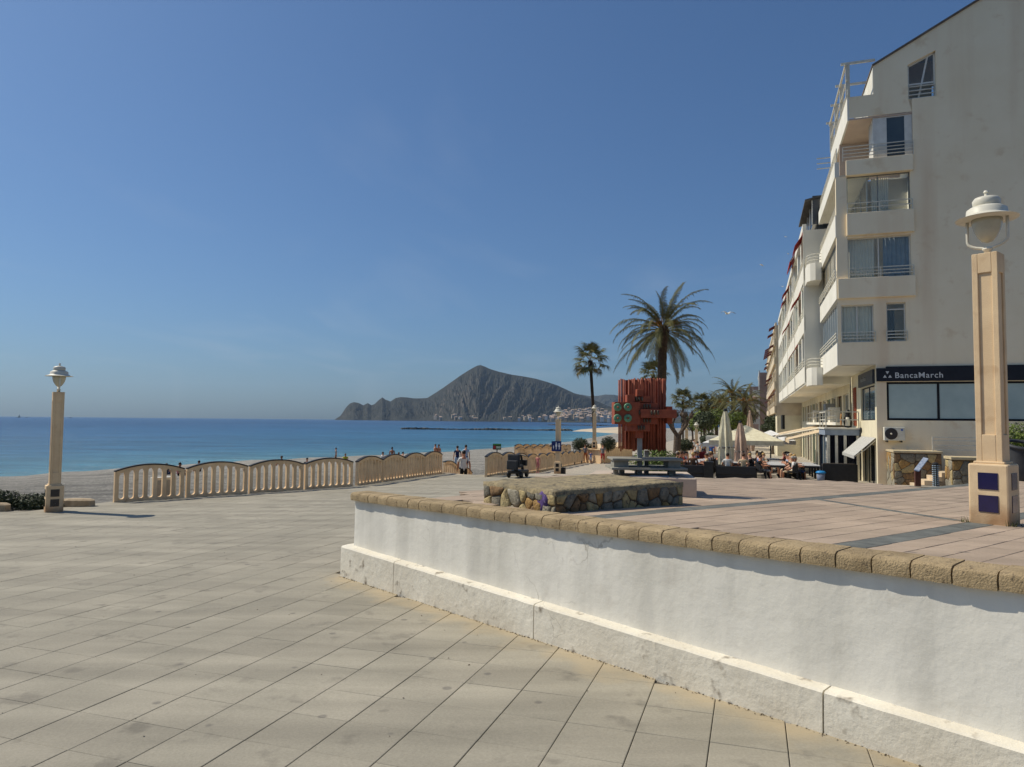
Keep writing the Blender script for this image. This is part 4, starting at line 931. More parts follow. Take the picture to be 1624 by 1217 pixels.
# body behind: inner walls, roof
mb = MB()
mb.box(1.78, XR, .25, 8.2, -.8, 5.27); mb.box(1.45, XR, 1.4, 8.2, 5.31, 13.9); mb.box(3.3, XR, .3, 1.4, 5.31, 13.9); mb.box(3.1, XR, .3, 8.2, 13.9, 16.9)
mb.build('core', WHITE_R, B1)
mb = MB(); a, b = 1.55, XR
mb.hexa([(a, -.05, ROOF(a)), (b, -.05, ROOF(b)), (b, 8.2, ROOF(b)), (a, 8.2, ROOF(a)), (a, -.05, ROOF(a) + .1), (b, -.05, ROOF(b) + .1), (b, 8.2, ROOF(b) + .1), (a, 8.2, ROOF(a) + .1)])
mb.build('roof', mat('roof edge', srgb(120, 108, 96), srgb(100, 90, 80), 3, .9), B1)
mb = MB(); mb.box(1.58, 1.75, .01, 8.2, 16.98, 18.62); mb.box(1.75, 2.8, .3, 8.2, 16.98, 18.7); mb.build('attic_wall', WHITE_R, B1)
# bands that stand proud of the end wall and wrap to the sea front
for z0, z1, xa, ye in ((8.25, 9.14, .02, 8.0), (11.06, 12.05, .02, 8.0), (13.77, 14.46, .04, 8.0)):
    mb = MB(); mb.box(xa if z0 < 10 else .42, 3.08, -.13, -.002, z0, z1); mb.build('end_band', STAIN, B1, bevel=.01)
    mb = MB(); mb.box(-.04, .16, .0 if z0 < 10 else .0, ye, z0, z1); mb.build('balcony_front', WHITE_R, B1, bevel=.01)
mb = MB(); mb.box(-.04, .16, .01, 8.0, 5.28, 6.3); mb.build('balcony_front', WHITE_R, B1, bevel=.01)
mb = MB(); mb.box(.17, 1.5, .23, 8.0, 5.28, 5.40); mb.build('soffit', WHITE_R, B1)
for z in (8.3, 11.1, 13.8):
    mb = MB(); mb.box(.17, 1.46, .24, 8.0, z, z + .12); mb.build('balcony_slab', WHITE_R, B1)
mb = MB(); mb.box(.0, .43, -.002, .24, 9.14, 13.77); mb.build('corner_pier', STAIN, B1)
mb = MB(); mb.box(-.02, .42, -.10, .24, 12.06, 14.44)
# end-wall windows
window(B1, PE, *wins[0], n=2, glass=CLEAR); window(B1, PE, *wins[1], n=1, transom=7.72, glass=CLEAR); curtain(B1, PE, .2, 1.4, 6.32, 7.94, .26); curtain(B1, PE, .46, 1.55, 9.16, 10.94, .27); curtain(B1, PE, 1.9, 2.95, 9.16, 10.94, .30, mat('blue grey curtain', srgb(150, 160, 170), srgb(130, 140, 150), 2, .9), 6); curtain(B1, PE, 1.5, 2.2, 12.08, 13.7, .5); curtain(B1, PE, 1.98, 2.3, 6.33, 7.7, .26, m=mat('dark curtain', (.1, .1, .095)), waves=3)
MB().box(3.1, 3.28, .24, 1.4, 5.4, 13.7).build('party_wall', WHITE_R, B1); window(B1, PE, *wins[2], n=2, glass=CLEAR); window(B1, PE, *wins[3], n=2, fw=.035, frame=mat('steel grey frame', (.2, .21, .21)), glass=CLEAR)
railing(B1, PE, .14, 1.5, 6.32, .42, 3, -.06); railing(B1, PE, 1.93, 2.74, 6.32, .42, 3, -.06); railing(B1, PE, .45, 3.03, 9.16, .42, 3, -.10); railing(B1, PE, .45, 3.03, 12.07, .42, 2, -.10)
# attic triangular window
w4 = MB(); tri = [(2.96, 16.97), (4.05, 16.97), (4.05, 19.0), (2.96, 18.5)]
for (a, b), (c, d) in zip(tri, tri[1:] + tri[:1]):
    v = Vector((c - a, d - b)).normalized() * .0; nrm = Vector((-(d - b), c - a)).normalized() * .07
    w4.hexa([PE(a, b, .13), PE(c, d, .13), PE(c, d, .19), PE(a, b, .19), PE(a + nrm.x, b + nrm.y, .13), PE(c + nrm.x, d + nrm.y, .13), PE(c + nrm.x, d + nrm.y, .19), PE(a + nrm.x, b + nrm.y, .19)])
pbox(w4, PE, 2.98, 4.03, 17.62, 17.69, .131, .185); w4.hexa([PE(3.35, 17.0, .132), PE(3.42, 17.0, .132), PE(3.42, 17.0, .18), PE(3.35, 17.0, .18), PE(3.72, 18.8, .132), PE(3.79, 18.8, .132), PE(3.79, 18.8, .18), PE(3.72, 18.8, .18)])
o = w4.build('attic_window', FRAMEW, B1)
m2 = MB(); m2.prism(tri, lambda u, v: PE(u, v, .155), lambda u, v: PE(u, v, .165)); m2.build('pane', CLEAR, o)
MB().box(2.8, 4.2, 1.5, 1.55, 16.9, 19.2).build('attic_back_wall', mat('loggia render', srgb(206, 186, 168), srgb(190, 170, 154), 1, .9), B1)
railing(B1, PE, 2.98, 4.03, 16.97, .55, 3, .06)
# top-floor balcony: side wall, white door leaf, glass door, railings, pergola
mb = MB(); mb.box(3.11, 3.2, .02, 3, 14.45, 16.38); mb.box(.55, 3.1, .02, 7.5, 16.32, 16.39); mb.box(.5, 3.1, 2.9, 3.0, 14.45, 16.32); mb.build('loggia', mat('loggia render', srgb(206, 186, 168), srgb(190, 170, 154), 1, .9), B1)
mb = MB(); mb.box(1.55, 1.62, .05, 1.2, 14.46, 16.31); mb.box(1.62, 2.05, .06, .11, 14.46, 16.31); mb.box(2.85, 3.1, .06, .12, 14.46, 16.31); mb.build('door_leaf', FRAMEW, B1)
window(B1, PE, 2.05, 2.85, 14.46, 16.31, n=1, w=.06, name='glass_door')
railing(B1, PE, .3, 3.1, 14.46, .62, 4, -.08, .016)
railing(B1, PF(.05), .0, 8., 14.46, .62, 4, -.0, .016)
mb = MB(); mb.box(.52, .60, .0, 7., 16.3, 17.38); mb.build('parapet', WHITE_R, B1)
railing(B1, PF(.56), .0, 7., 17.38, .35, 2, 0, .018)
pg = MB()
for Y in (.1, 2.3, 4.5, 6.8): pg.box(-.12 + .6, .66, Y, Y + .07, 17.38, 18.95); pg.box(.3, 1.7, Y, Y + .07, 18.95, 19.05)
pg.box(.45, .53, .0, 7, 18.88, 18.95); pg.box(.5, .56, .0, 7, 18.15, 18.2)
pg.build('pergola', WHITEP, B1)
mb = MB()
for z in (14.9, 15.15, 15.4): mb.box(-.6, .0, 2.0, 2.04, z, z + .035)
mb.build('drying_rack', WHITEP, B1)
# sea front of the corner building
mb = MB(); mb.box(.20, .26, .24, 8, 6.3, 6.34); mb.build('sill', FRAMEW, B1)
window(B1, PF(.0), .1, 7.9, 6.31, 8.24, n=8, w=.1, glass=GLASSB); railing(B1, PF(0), .05, 8, 6.32, .42, 3, -.06)
window(B1, PF(.0), .45, 7.9, 9.15, 11.05, n=4, w=.12, frame=mat('steel grey frame', (0, 0, 0)), glass=mat('beige blind glass', srgb(176, 168, 146), srgb(150, 142, 122), .6, .2, spec=.5), fw=.09); railing(B1, PF(0), .05, 8, 9.16, .42, 3, -.07)
window(B1, PF(1.2), .45, 7.9, 12.06, 13.76, n=4, w=.1); railing(B1, PF(0), .3, 8, 12.07, .42, 3, .02)
# bank: sign band, shop glass
bk = MB(); pbox(bk, PE, 1.88, XR, 4.56, 5.20, -.07, -.004); bk.build('sign_band', SIGNB, B1)
bk = MB(); pbox(bk, PE, 1.50, 1.876, 4.56, 5.13, -.065, -.004); bk.build('sign_band', SIGNB, B1)
fr = mat('black window frame', (.012, .012, .014))
window(B1, PE, 1.9, XR - .6, 2.87, 4.53, n=6, w=.05, frame=fr, glass=GLASSG, fw=.09, name='bank_window')
text(B1, 'BancaMarch', (2.21, -.072, 4.70), .34, LETTER, off=.003)
mb = MB()
for cx, cz, up in ((1.83, 4.715, 1), (2.03, 4.715, 1), (1.93, 4.96, -1)):
    mb.prism([(cx - .07, cz), (cx + .07, cz), (cx, cz + .12 * up)] if up > 0 else [(cx - .07, cz + .03), (cx, cz - .09), (cx + .07, cz + .03)], lambda u, v: PE(u, v, -.09), lambda u, v: PE(u, v, -.0715))
mb.build('triangle_logo', LETTER, B1)
# shop front facing the sea under the balconies
sh = MB(); wall_holes(sh, PF(1.5), .0, 8.2, -.8, 5.3, [(.45, 4.7, 2.87, 4.45), (.7, 4.4, -.8, 1.75), (6.2, 7.2, 2.6, 4.6)], .2); sh.build('shop_wall', CREAMW, B1)
window(B1, PF(1.5), .45, 4.7, 2.87, 4.45, n=2, w=.08, frame=fr, glass=GLASSB)
window(B1, PF(1.5), .7, 4.4, -.8, 1.75, n=3, w=.1, frame=fr, glass=GLASS, name='shop_door')
mb = MB(); mb.box(1.40, 1.498, .35, 4.8, 4.5, 5.12); sg = mb.build('side_sign', mat('dark grey sign panel', srgb(58, 64, 70), srgb(50, 55, 60), 2, .5), B1)
text(B1, 'BancaMarch', (1.395, 3.9, 4.72), .3, mat('grey lettering', srgb(150, 152, 150)), rot=(R(90), 0, R(-90)))
mb = MB(); mb.box(1.46, 1.53, 6.2, 7.2, 2.6, 4.6); o = mb.build('shutter', mat('terracotta shutter', srgb(150, 76, 44), srgb(126, 60, 36), 8, .8), B1)
m2 = MB()
for i in range(16): m2.box(1.44, 1.47, 6.25, 7.15, 2.68 + i * .12, 2.74 + i * .12)
m2.build('louvre', mat('terracotta shutter', (0, 0, 0)), o)
mb = MB(); c = fl(1366, 682, 1.5); mb.lathe([(.01, -.02), (.30, -.02), (.30, .02), (.01, .02)], 20); mb.v = [(1.47 + z, c[0] + x * 1., c[1] + y * .42) for x, y, z in mb.v]; mb.build('oval_emblem', BLACKM, B1)
# grey striped awning over the shop door
AWS = mat('grey striped awning', srgb(196, 194, 186), srgb(150, 150, 146), 1, .85)
def stripes(name, ca, cb, n, axis='Y'):
    m = bpy.data.materials.new(name); m.use_nodes = True; t = m.node_tree; N = t.nodes; L = t.links; b = N['Principled BSDF']; b.inputs['Roughness'].default_value = .85
    tc = N.new('ShaderNodeTexCoord'); sp = N.new('ShaderNodeSeparateXYZ'); L.new(tc.outputs['Object'], sp.inputs[0])
    mu = N.new('ShaderNodeMath'); mu.operation = 'MULTIPLY'; mu.inputs[1].default_value = n; L.new(sp.outputs[axis], mu.inputs[0])
    fr_ = N.new('ShaderNodeMath'); fr_.operation = 'FRACT'; L.new(mu.outputs[0], fr_.inputs[0]); gt = N.new('ShaderNodeMath'); gt.operation = 'GREATER_THAN'; gt.inputs[1].default_value = .5; L.new(fr_.outputs[0], gt.inputs[0])
    x = N.new('ShaderNodeMix'); x.data_type = 'RGBA'; L.new(gt.outputs[0], x.inputs[0]); x.inputs[6].default_value = (*ca, 1); x.inputs[7].default_value = (*cb, 1); L.new(x.outputs[2], b.inputs['Base Color']); return m
def awning(parent, name, X0, X1, Y0, Y1, z0, z1, m, val=.12):
    mb = MB(); t = .02
    mb.hexa([(X0, Y0, z0), (X1, Y0, z1), (X1, Y1, z1), (X0, Y1, z0), (X0, Y0, z0 + t), (X1, Y0, z1 + t), (X1, Y1, z1 + t), (X0, Y1, z0 + t)])
    mb.box(X0 - .02, X0, Y0, Y1, z0 - val, z0 + .02)
    o = mb.build(name, m, parent)
    for Y in (Y0 + .05, Y1 - .05): m2 = MB(); m2.tube([(X1, Y, z1 - .1), ((X0 + X1) / 2, Y, (z0 + z1) / 2 - .12), (X0 + .02, Y, z0 - .02)], .02, 6); m2.build('awning_arm', WHITEP, o)
    return o
awning(B1, 'awning', .62, 1.48, .3, 4.5, 1.28, 2.08, stripes('grey awning stripes', srgb(206, 204, 196), srgb(140, 140, 136), 7))
# ---- air conditioner on the end wall
ac = thing('air_conditioner', 'white outdoor air conditioning unit on the bank end wall', 'air conditioner', C0, PRZ)
mb = MB(); mb.box(1.72, 2.52, -.36, -.06, 2.0, 2.58); mb.build('casing', WHITEP, ac, bevel=.02)
mb = MB(); mb.lathe([(.02, 0), (.235, 0), (.245, .012), (.02, .02)], 24); mb.v = [(1.99 + x, -.362 - z, 2.29 + y) for x, y, z in mb.v]; fg = mb.build('fan_grille', mat('dark fan grille', (.035, .03, .03), (.05, .045, .04), 6, .6), ac)
mb = MB(); mb.lathe([(.01, 0), (.04, 0), (.03, .02), (.01, .025)], 12); mb.v = [(1.99 + x, -.385 - z, 2.29 + y) for x, y, z in mb.v]; mb.build('hub', WHITEP, fg)
mb = MB(); mb.box(2.36, 2.44, -.364, -.361, 2.42, 2.5); mb.build('badge', mat('blue badge', (.05, .12, .4)), ac)
for x in (1.82, 2.36): MB().box(x, x + .05, -.38, -.01, 1.93, 1.99).build('bracket', BLACKM, ac)

# ---- rows of further blocks along the front
def block(name, label, Y0, Y1, X0, H, levels, bay, wm, seed, deep=10, base_open=True, awn=.25, awn_m=RED, band=.95, protrude=0., end_m=None, win_h=1.85, z0=0., rails=True, gl=None):
    rnd = random.Random(seed); t = thing(name, label, 'building', C0, PRZ)
    P = PF(X0); n = max(1, round((Y1 - Y0) / bay)); bw = (Y1 - Y0) / n; holes = []
    for L in levels:
        for i in range(n): holes.append((Y0 + i * bw + .35, Y0 + (i + 1) * bw - .35, L, L + win_h))
    mb = MB(); zb = levels[0] - 1.05
    wall_holes(mb, P, Y0, Y1, zb, H, holes, .9); mb.build('front_wall', wm, t)
    mb = MB(); e = end_m or wm
    mb.add([(X0, Y0, zb), (X0 + deep, Y0, zb), (X0 + deep, Y0, H), (X0, Y0, H)], [(0, 1, 2, 3)]); mb.add([(X0, Y0, H), (X0 + deep, Y0, H), (X0 + deep, Y1, H), (X0, Y1, H)], [(0, 1, 2, 3)])
    mb.add([(X0, Y0, zb), (X0, Y1, zb), (X0 + 2.2, Y1, zb), (X0 + 2.2, Y0, zb)], [(0, 1, 2, 3)])
    mb.build('side_wall', e, t)
    MB().box(X0 + (2.55 if base_open else .02), X0 + deep, Y0, Y1, z0 - 1.5, zb).build('ground_floor', CREAMW, t)
    k = 0
    for li, L in enumerate(levels):
        m2 = MB(); pr = protrude if protrude else .06
        m2.box(X0 - pr, X0 - .002, Y0 + .0, Y1, L - band, L - .02); m2.build('balcony_band', wm, t)
        if rails:
            m3 = MB()
            for q in range(3): m3.box(X0 - pr, X0 - pr + .03, Y0, Y1, L + .12 + .15 * q, L + .15 + .15 * q)
            m3.build('railing', WHITEP, t)
        for i in range(n):
            a, b = Y0 + i * bw + .35, Y0 + (i + 1) * bw - .35
            w_ = window(t, P, a, b, L, L + win_h, n=2, w=.55 if (i + li) % 3 else .15, glass=rnd.choice(gl or [GLASS, GLASS, GLASSG, GLASSB]))
            if rnd.random() < awn: 
                m4 = MB(); m4.hexa([(X0 - .45 - pr, a, L + 1.1), (X0, a, L + win_h), (X0, b, L + win_h), (X0 - .45 - pr, b, L + 1.1), (X0 - .45 - pr, a, L + 1.13), (X0, a, L + win_h + .03), (X0, b, L + win_h + .03), (X0 - .45 - pr, b, L + 1.13)]); m4.build('awning', awn_m, t)
    for i in range(0, n + 1, 3):
        MB().box(X0 - .09, X0 - .001, Y0 + i * bw - .15 if i else Y0, min(Y0 + i * bw + .15, Y1), zb, H).build('pilaster', wm, t)
    MB().box(X0 - .1, X0 + .1, Y0, Y1, H - .02, H + .35).build('roof_parapet', wm, t)
    return t
LV = [5.95, 8.8, 11.7]
b2 = block('apartment_building', 'long white apartment block next along the front with red awnings', 8.35, 48, -.75, 13.6, LV, 3.3, WHITE_R, 4, awn=.16)
# projecting corner balconies and the glazed attic room at the near end of the second block
for z in (4.75, 10.4):
    mb = MB(); pr = [(-.75, 8.34), (-.75, 7.1), (-.6, 6.75), (-.35, 6.6), (-.06, 6.6), (-.06, 8.34)]
    mb.prism(pr, lambda x, y: (x, y, z), lambda x, y: (x, y, z + .95)); mb.build('corner_balcony', WHITE_R, b2)
    m2 = MB()
    for q in range(3): m2.tube([(x, y, z + 1.1 + .16 * q) for x, y in pr[:5]], .02, 6)
    m2.build('railing', WHITEP, b2)
mb = MB(); mb.box(-.3, 2, 8.6, 14, 13.96, 15.6); mb.build('attic_room', mat('dark attic glazing', (.03, .035, .045), (.05, .055, .06), 2, .15, spec=.6), b2)
mb = MB(); mb.hexa([(-.7, 8.5, 15.3), (2.2, 8.5, 15.9), (2.2, 14.2, 15.9), (-.7, 14.2, 15.3), (-.7, 8.5, 15.4), (2.2, 8.5, 16), (2.2, 14.2, 16), (-.7, 14.2, 15.4)]); mb.build('attic_roof', mat('grey attic roof', srgb(96, 94, 90), srgb(80, 78, 75), 2, .8), b2)
mb = MB()
for Y in (8.6, 10.4, 12.2, 13.9): mb.box(-.34, -.28, Y, Y + .08, 13.96, 15.35)
mb.build('attic_frame', FRAMEW, b2)
awning(b2, 'red_awning', -1.15, -.5, 16, 20, 13.5, 14.7, RED); awning(b2, 'red_awning', -1.1, -.5, 30, 33, 13.0, 13.8, RED)
mb = MB()
for Y in (24, 27, 36, 41): mb.tube([(-.4, Y, 13.9), (-.4, Y, 15.2)], .03, 5); mb.tube([(-.4, Y - .5, 15.1), (-.4, Y + .5, 15.1)], .02, 5)
mb.build('roof_aerial', GREYMETAL, b2)
BEIGE = mat('beige apartment render', srgb(222, 206, 178), srgb(204, 186, 158), 1, .9)
b3 = block('apartment_building', 'beige apartment block with dark red awnings beyond the white one', 48.3, 90, -1.05, 13.4, [4.6, 7.3, 10.0, 12.0], 3.6, BEIGE, 9, awn=.4, awn_m=mat('dark red awning cloth', srgb(120, 34, 30), srgb(96, 30, 28), 3, .85), protrude=.25, win_h=1.5, band=.8, base_open=False)
GREYW = mat('pale grey render', srgb(214, 212, 206), srgb(196, 194, 188), 1, .9)
b4 = block('apartment_building', 'pale narrow apartment tower with stacked balconies far along the front', 95, 118, -2.3, 11.4, [.9, 3.4, 5.9, 8.4], 4.5, GREYW, 14, awn=.1, protrude=1.1, end_m=mat('pink brown gable render', srgb(176, 148, 132), srgb(160, 134, 120), .5, .9), win_h=1.5, band=.9, z0=-2, base_open=False)
BROWN = mat('pink brown gable render', (0, 0, 0))
b5 = block('apartment_building', 'far apartment block with a plain pink brown gable behind the palms', 128, 170, -4.0, 10.6, [1.2, 3.8, 6.4, 8.6], 5, BROWN, 15, awn=0, protrude=.5, end_m=BROWN, win_h=1.4, band=.8, z0=-2, base_open=False)
b6 = block('apartment_building', 'most distant white apartment block at the end of the promenade', 185, 260, -5.2, 10, [1.2, 4, 6.8], 6, WHITE_R, 18, awn=0, protrude=.5, win_h=1.5, band=.8, z0=-2, base_open=False)

# ---- cafe fronts under the second block
WOODB = mat('brown timber', srgb(120, 72, 44), srgb(96, 58, 36), 6, .8)
cf = thing('shopfront_row', 'row of cafe shopfronts under the white apartment block', 'shopfront', C0, PRZ)
sh = MB(); holes = [(9 + i * 3.2, 11.6 + i * 3.2, -1, 2.1) for i in range(12)] + [(9 + i * 3.2, 11.4 + i * 3.2, 2.9, 4.4) for i in range(12)]
wall_holes(sh, PF(1.45), 8.3, 48, -1.5, 4.9, holes, .25); sh.build('shop_wall', CREAMW, cf)
for i, h in enumerate(holes):
    window(cf, PF(1.45), *h, n=3 if i < 12 else 2, w=.12, frame=[FRAMEW, WOODB, FRAMEW, mat('green shop frame', srgb(120, 150, 130))][i % 4], glass=GLASS if i % 3 else GLASSB)
MB().box(.7, 1.44, 8.3, 30, 2.62, 2.78).build('terrace_deck', WHITE_R, cf)
railing(cf, PF(.75), 8.3, 29, 2.78, .75, 2, 0, .02)
for i, (Y, h, m_) in enumerate(((12.5, .9, WHITE_R), (15.4, 1.2, GREYMETAL), (21, .6, BLACKM), (24, .9, WHITE_R))): MB().box(.85, 1.4, Y, Y + 1.4, 2.79, 2.79 + h).build('roof_unit', m_, cf)
TANA = stripes('beige awning stripes', srgb(222, 204, 172), srgb(196, 170, 134), 2.2)
for i, (Y0, Y1, X0, z0) in enumerate(((10, 15.5, -1.6, 1.75), (16, 21, -2.0, 1.8), (22, 28, -2.2, 1.75))):
    awning(cf, 'awning', X0, 1.42, Y0, Y1, z0, 2.55, TANA if i % 2 == 0 else mat('cream awning cloth', srgb(226, 214, 190), srgb(206, 192, 166), 2, .9), .22)
MB().box(-1.2, -1.0, 30, 33, 2.2, 3.4).build('menu_board', BLACKM, cf)
# blue-grey porch with dark curtains and white columns
po = thing('cafe_porch', 'glazed cafe porch with white columns and dark curtains beside the striped awning', 'porch', C0, PRZ)
BLUEG = mat('blue grey paint', srgb(150, 162, 176), srgb(130, 142, 156), 3, .6)
MB().box(-.15, 1.44, 4.85, 8.2, 2.12, 2.42).build('fascia', BLUEG, po); MB().box(-.2, 1.44, 4.75, 8.25, 2.425, 2.5).build('porch_roof', WHITE_R, po)
for X, Y in ((-.05, 4.9), (.32, 4.9), (.72, 4.9), (1.3, 4.9), (-.08, 6.5), (-.08, 8.05)): MB().box(X, X + .13, Y, Y + .13, -.8, 2.11).build('column', WHITEP, po)
for k, (x0, x1) in enumerate(((.09, .31), (.46, .71), (.87, 1.28))):
    mb = MB(); n = 12; vs = []
    for i in range(n + 1): x = x0 + (x1 - x0) * i / n; vs += [(x, 5.12 + .03 * math.sin(i * 1.9), -.8), (x, 5.12 + .03 * math.sin(i * 1.9), 2.1)]
    mb.add(vs, [(2 * i, 2 * i + 2, 2 * i + 3, 2 * i + 1) for i in range(n)]); mb.build('curtain', mat('dark blue curtain', (.014, .016, .03), (.025, .028, .045), 3, .9), po)
mb = MB(); mb.box(-.12, 1.4, 8.0, 8.1, -.8, 2.1); mb.box(1.3, 1.4, 5.2, 8.0, -.8, 2.1); mb.build('rear_panel', mat('dark blue curtain', (0, 0, 0)), po)
for Y in (5.05, 6.65):
    mb = MB(); mb.box(-.03, .0, Y, Y + 1.4, -.8, 2.1); mb.build('side_glass', GLASSB, po)
railing(po, PF(-.1), 4.8, 8.2, 2.5, .8, 2, 0, .025); railing(po, lambda u, v, w: (u, 4.82 + w, v), -.1, 1.4, 2.5, .8, 2, 0, .025)
# penguin-like figure with a round wooden board on the porch roof
fg = thing('advertising_figure', 'black and white figure with a round wooden board on the cafe porch roof', 'figure', C0, PRZ)
mb = MB(); mb.lathe([(.02, 2.5), (.17, 2.52), (.21, 2.75), (.18, 3.02), (.11, 3.15), (.13, 3.24), (.12, 3.34), (.05, 3.42), (.01, 3.43)], 14, c=(.95, 5.1, 0)); mb.build('body', BLACKM, fg, True)
mb = MB(); mb.lathe([(.01, 2.55), (.13, 2.6), (.15, 2.8), (.11, 3.02), (.01, 3.08)], 12, c=(.93, 5.02, 0)); mb.build('white_front', WHITEP, fg, True)
mb = MB(); mb.lathe([(.01, -.02), (.30, -.02), (.30, .02), (.01, .02)], 22); mb.v = [(.62 + z, 5.05 + x * .8, 2.92 + y) for x, y, z in mb.v]; mb.build('round_board', mat('varnished board', srgb(172, 128, 74), srgb(150, 106, 58), 5, .6), fg)

# ---- stone walls and steps up to the bank
stw = thing('stone_step_wall', 'rubble stone wall with pale coping behind the steps to the bank', 'wall', C0, PRZ)
LX = Vector((1, 0, 0)); LY = Vector((0, 1, 0))
xa, za = bl(1418, 716, -1.7); xb, _ = bl(1493, 716, -1.7)
MB().box(xa, xb, -1.7, .0 - .02, -1., za - .06).build('mortar_core', MORTAR, stw); MB().box(xa - .04, xb + .04, -1.76, -.02, za - .055, za + .03).build('coping', mat('wall coping', srgb(200, 184, 150), srgb(176, 160, 128), 6, .9, .5, 30, bdist=.01), stw, bevel=.01)
stone_face(stw, Vector((xa, -1.7, -.2)), LX, EZ, -LY, xb - xa, za + .12, 26, 5, weights=[3, 1, 3, 3, 1]); stone_face(stw, Vector((xa, -.05, -.2)), -LY, EZ, -LX, 1.65, za + .12, 16, 6, weights=[2, 4, 1, 1, 4])
sw2 = thing('stone_step_wall', 'sloping rubble stone wall in front of the bank steps, beside the nearest lamp', 'wall', C0, PRZ)
xc, zc = bl(1510, 727, -3.9); xd, zd = bl(1640, 733, -3.9)
MB().box(xc, xd, -3.9, -2.9, -1., zc - .06).build('mortar_core', MORTAR, sw2); MB().box(xc - .05, xd, -3.97, -2.85, zc - .055, zc + .05).build('coping', mat('wall coping', (0, 0, 0)), sw2, bevel=.012)
stone_face(sw2, Vector((xc, -3.9, -.3)), LX, EZ, -LY, xd - xc, zc + .22, 34, 7, weights=[3, 2, 3, 3, 1]); stone_face(sw2, Vector((xc, -2.9, -.3)), -LY, EZ, -LX, 1.0, zc + .22, 10, 8, weights=[2, 4, 1, 1, 4])
stp = thing('stone_steps', 'pale stone steps climbing between the rubble walls to the bank', 'steps', C0, PRZ)
x0, z0 = bl(1420, 766, -2.2)
for i in range(6): MB().box(x0 + .30 * i, x0 + .30 * i + 2.2, -2.85, -1.72, -1., .02 + .165 * i).build('step', mat('pale step stone', srgb(214, 194, 164), srgb(196, 176, 148), 3, .9), stp, bevel=.008)
rl = thing('handrail', 'white four-bar handrail along the raised bank walkway', 'railing', C0, PRZ)
xa, za = bl(1478, 693, -1.2); xb, _ = bl(1700, 693, -1.2)
for py in (693.5, 698.5, 706, 713): z = bl(1478, py, -1.2)[1]; MB().box(xa, xb, -1.22, -1.18, z - .02, z + .02).build('bar', WHITEP, rl)
for i in range(4): MB().box(xa + i * 2.2, xa + i * 2.2 + .045, -1.225, -1.175, .6, bl(1478, 694, -1.2)[1]).build('post', WHITEP, rl)
le = thing('information_lectern', 'brown information lectern with a tilted pale panel before the bank steps', 'lectern', C0, PRZ)
xl, zl = bl(1455, 745, -5.2); 
MB().box(xl - .09, xl + .09, -5.3, -5.1, -.9, zl).build('post', mat('brown steel', srgb(92, 56, 44), srgb(80, 48, 38), 4, .7), le)
mb = MB(); mb.hexa([(xl - .18, -5.55, zl - .02), (xl - .02, -5.55, zl - .06), (xl + .42, -4.9, zl + .36), (xl + .26, -4.9, zl + .40), (xl - .18, -5.55, zl + .02), (xl - .02, -5.55, zl - .02), (xl + .42, -4.9, zl + .40), (xl + .26, -4.9, zl + .44)]); mb.build('panel', mat('pale lectern panel', srgb(206, 212, 220), srgb(150, 166, 190), 9, .4), le)
wb = thing('perforated_bin', 'pale blue perforated metal bin against the stone wall end', 'bin', C0, PRZ)
xw, zw = bl(1484, 758, -4.3); PERF = mat('pale blue steel', srgb(170, 188, 200), srgb(150, 168, 182), 3, .5)
mb = MB()
for i in range(11):
    for k in range(9):
        a0, a1 = k * 2 * PI / 9, (k + .55) * 2 * PI / 9; z = bl(1484, 771, -4.3)[1] + .075 * i
        if k < 9: mb.tube([(xw + .11 * math.cos(a), -4.3 + .11 * math.sin(a), z) for a in (a0, (a0 + a1) / 2, a1)], .018, 5)
mb.build('mesh_body', PERF, wb)
mb = MB(); mb.lathe([(.09, -.4), (.09, bl(1484, 771, -4.3)[1] + .78)], 12, c=(xw, -4.3, 0)); mb.build('inner_bucket', BLACKM, wb); mb = MB(); mb.lathe([(.12, bl(1484, 771, -4.3)[1] + .79), (.12, bl(1484, 771, -4.3)[1] + .82), (.06, bl(1484, 771, -4.3)[1] + .87), (.01, bl(1484, 771, -4.3)[1] + .88)], 14, c=(xw, -4.3, 0)); mb.build('lid', BLACKM, wb)
# ------------------------------------------------------------------ mountains across the bay
def scrub(name, a, b, c, s):
    return mat(name, a, b, s, .95, c3=c, s3=s * 6, amt3=.40, coords='World', detail=9)
def hill_mat(name, a, b, rock, s):      # dark scrub with pale rock where it is steep or bare
    m = mat(name, a, b, s, .95, coords='World', detail=10); t = m.node_tree; N = t.nodes; L = t.links; bs = N['Principled BSDF']; src = bs.inputs['Base Color'].links[0].from_socket
    g = N.new('ShaderNodeNewGeometry'); sp = N.new('ShaderNodeSeparateXYZ'); L.new(g.outputs['True Normal'], sp.inputs[0])
    n = N.new('ShaderNodeTexNoise'); n.inputs['Scale'].default_value = s * 3; n.inputs['Detail'].default_value = 9; n.inputs['Roughness'].default_value = .7; L.new(g.outputs['Position'], n.inputs['Vector'])
    ad = N.new('ShaderNodeMath'); ad.operation = 'MULTIPLY_ADD'; ad.inputs[1].default_value = 1.7; L.new(n.outputs[0], ad.inputs[0]); L.new(sp.outputs['Z'], ad.inputs[2])
    mr = N.new('ShaderNodeMapRange'); mr.inputs['From Min'].default_value = .95; mr.inputs['From Max'].default_value = 1.32; mr.inputs['To Min'].default_value = .9; mr.inputs['To Max'].default_value = 0; L.new(ad.outputs[0], mr.inputs[0])
    x = N.new('ShaderNodeMix'); x.data_type = 'RGBA'; L.new(mr.outputs[0], x.inputs[0]); L.new(src, x.inputs[6]); x.inputs[7].default_value = (*rock, 1); L.new(x.outputs[2], bs.inputs['Base Color']); return m
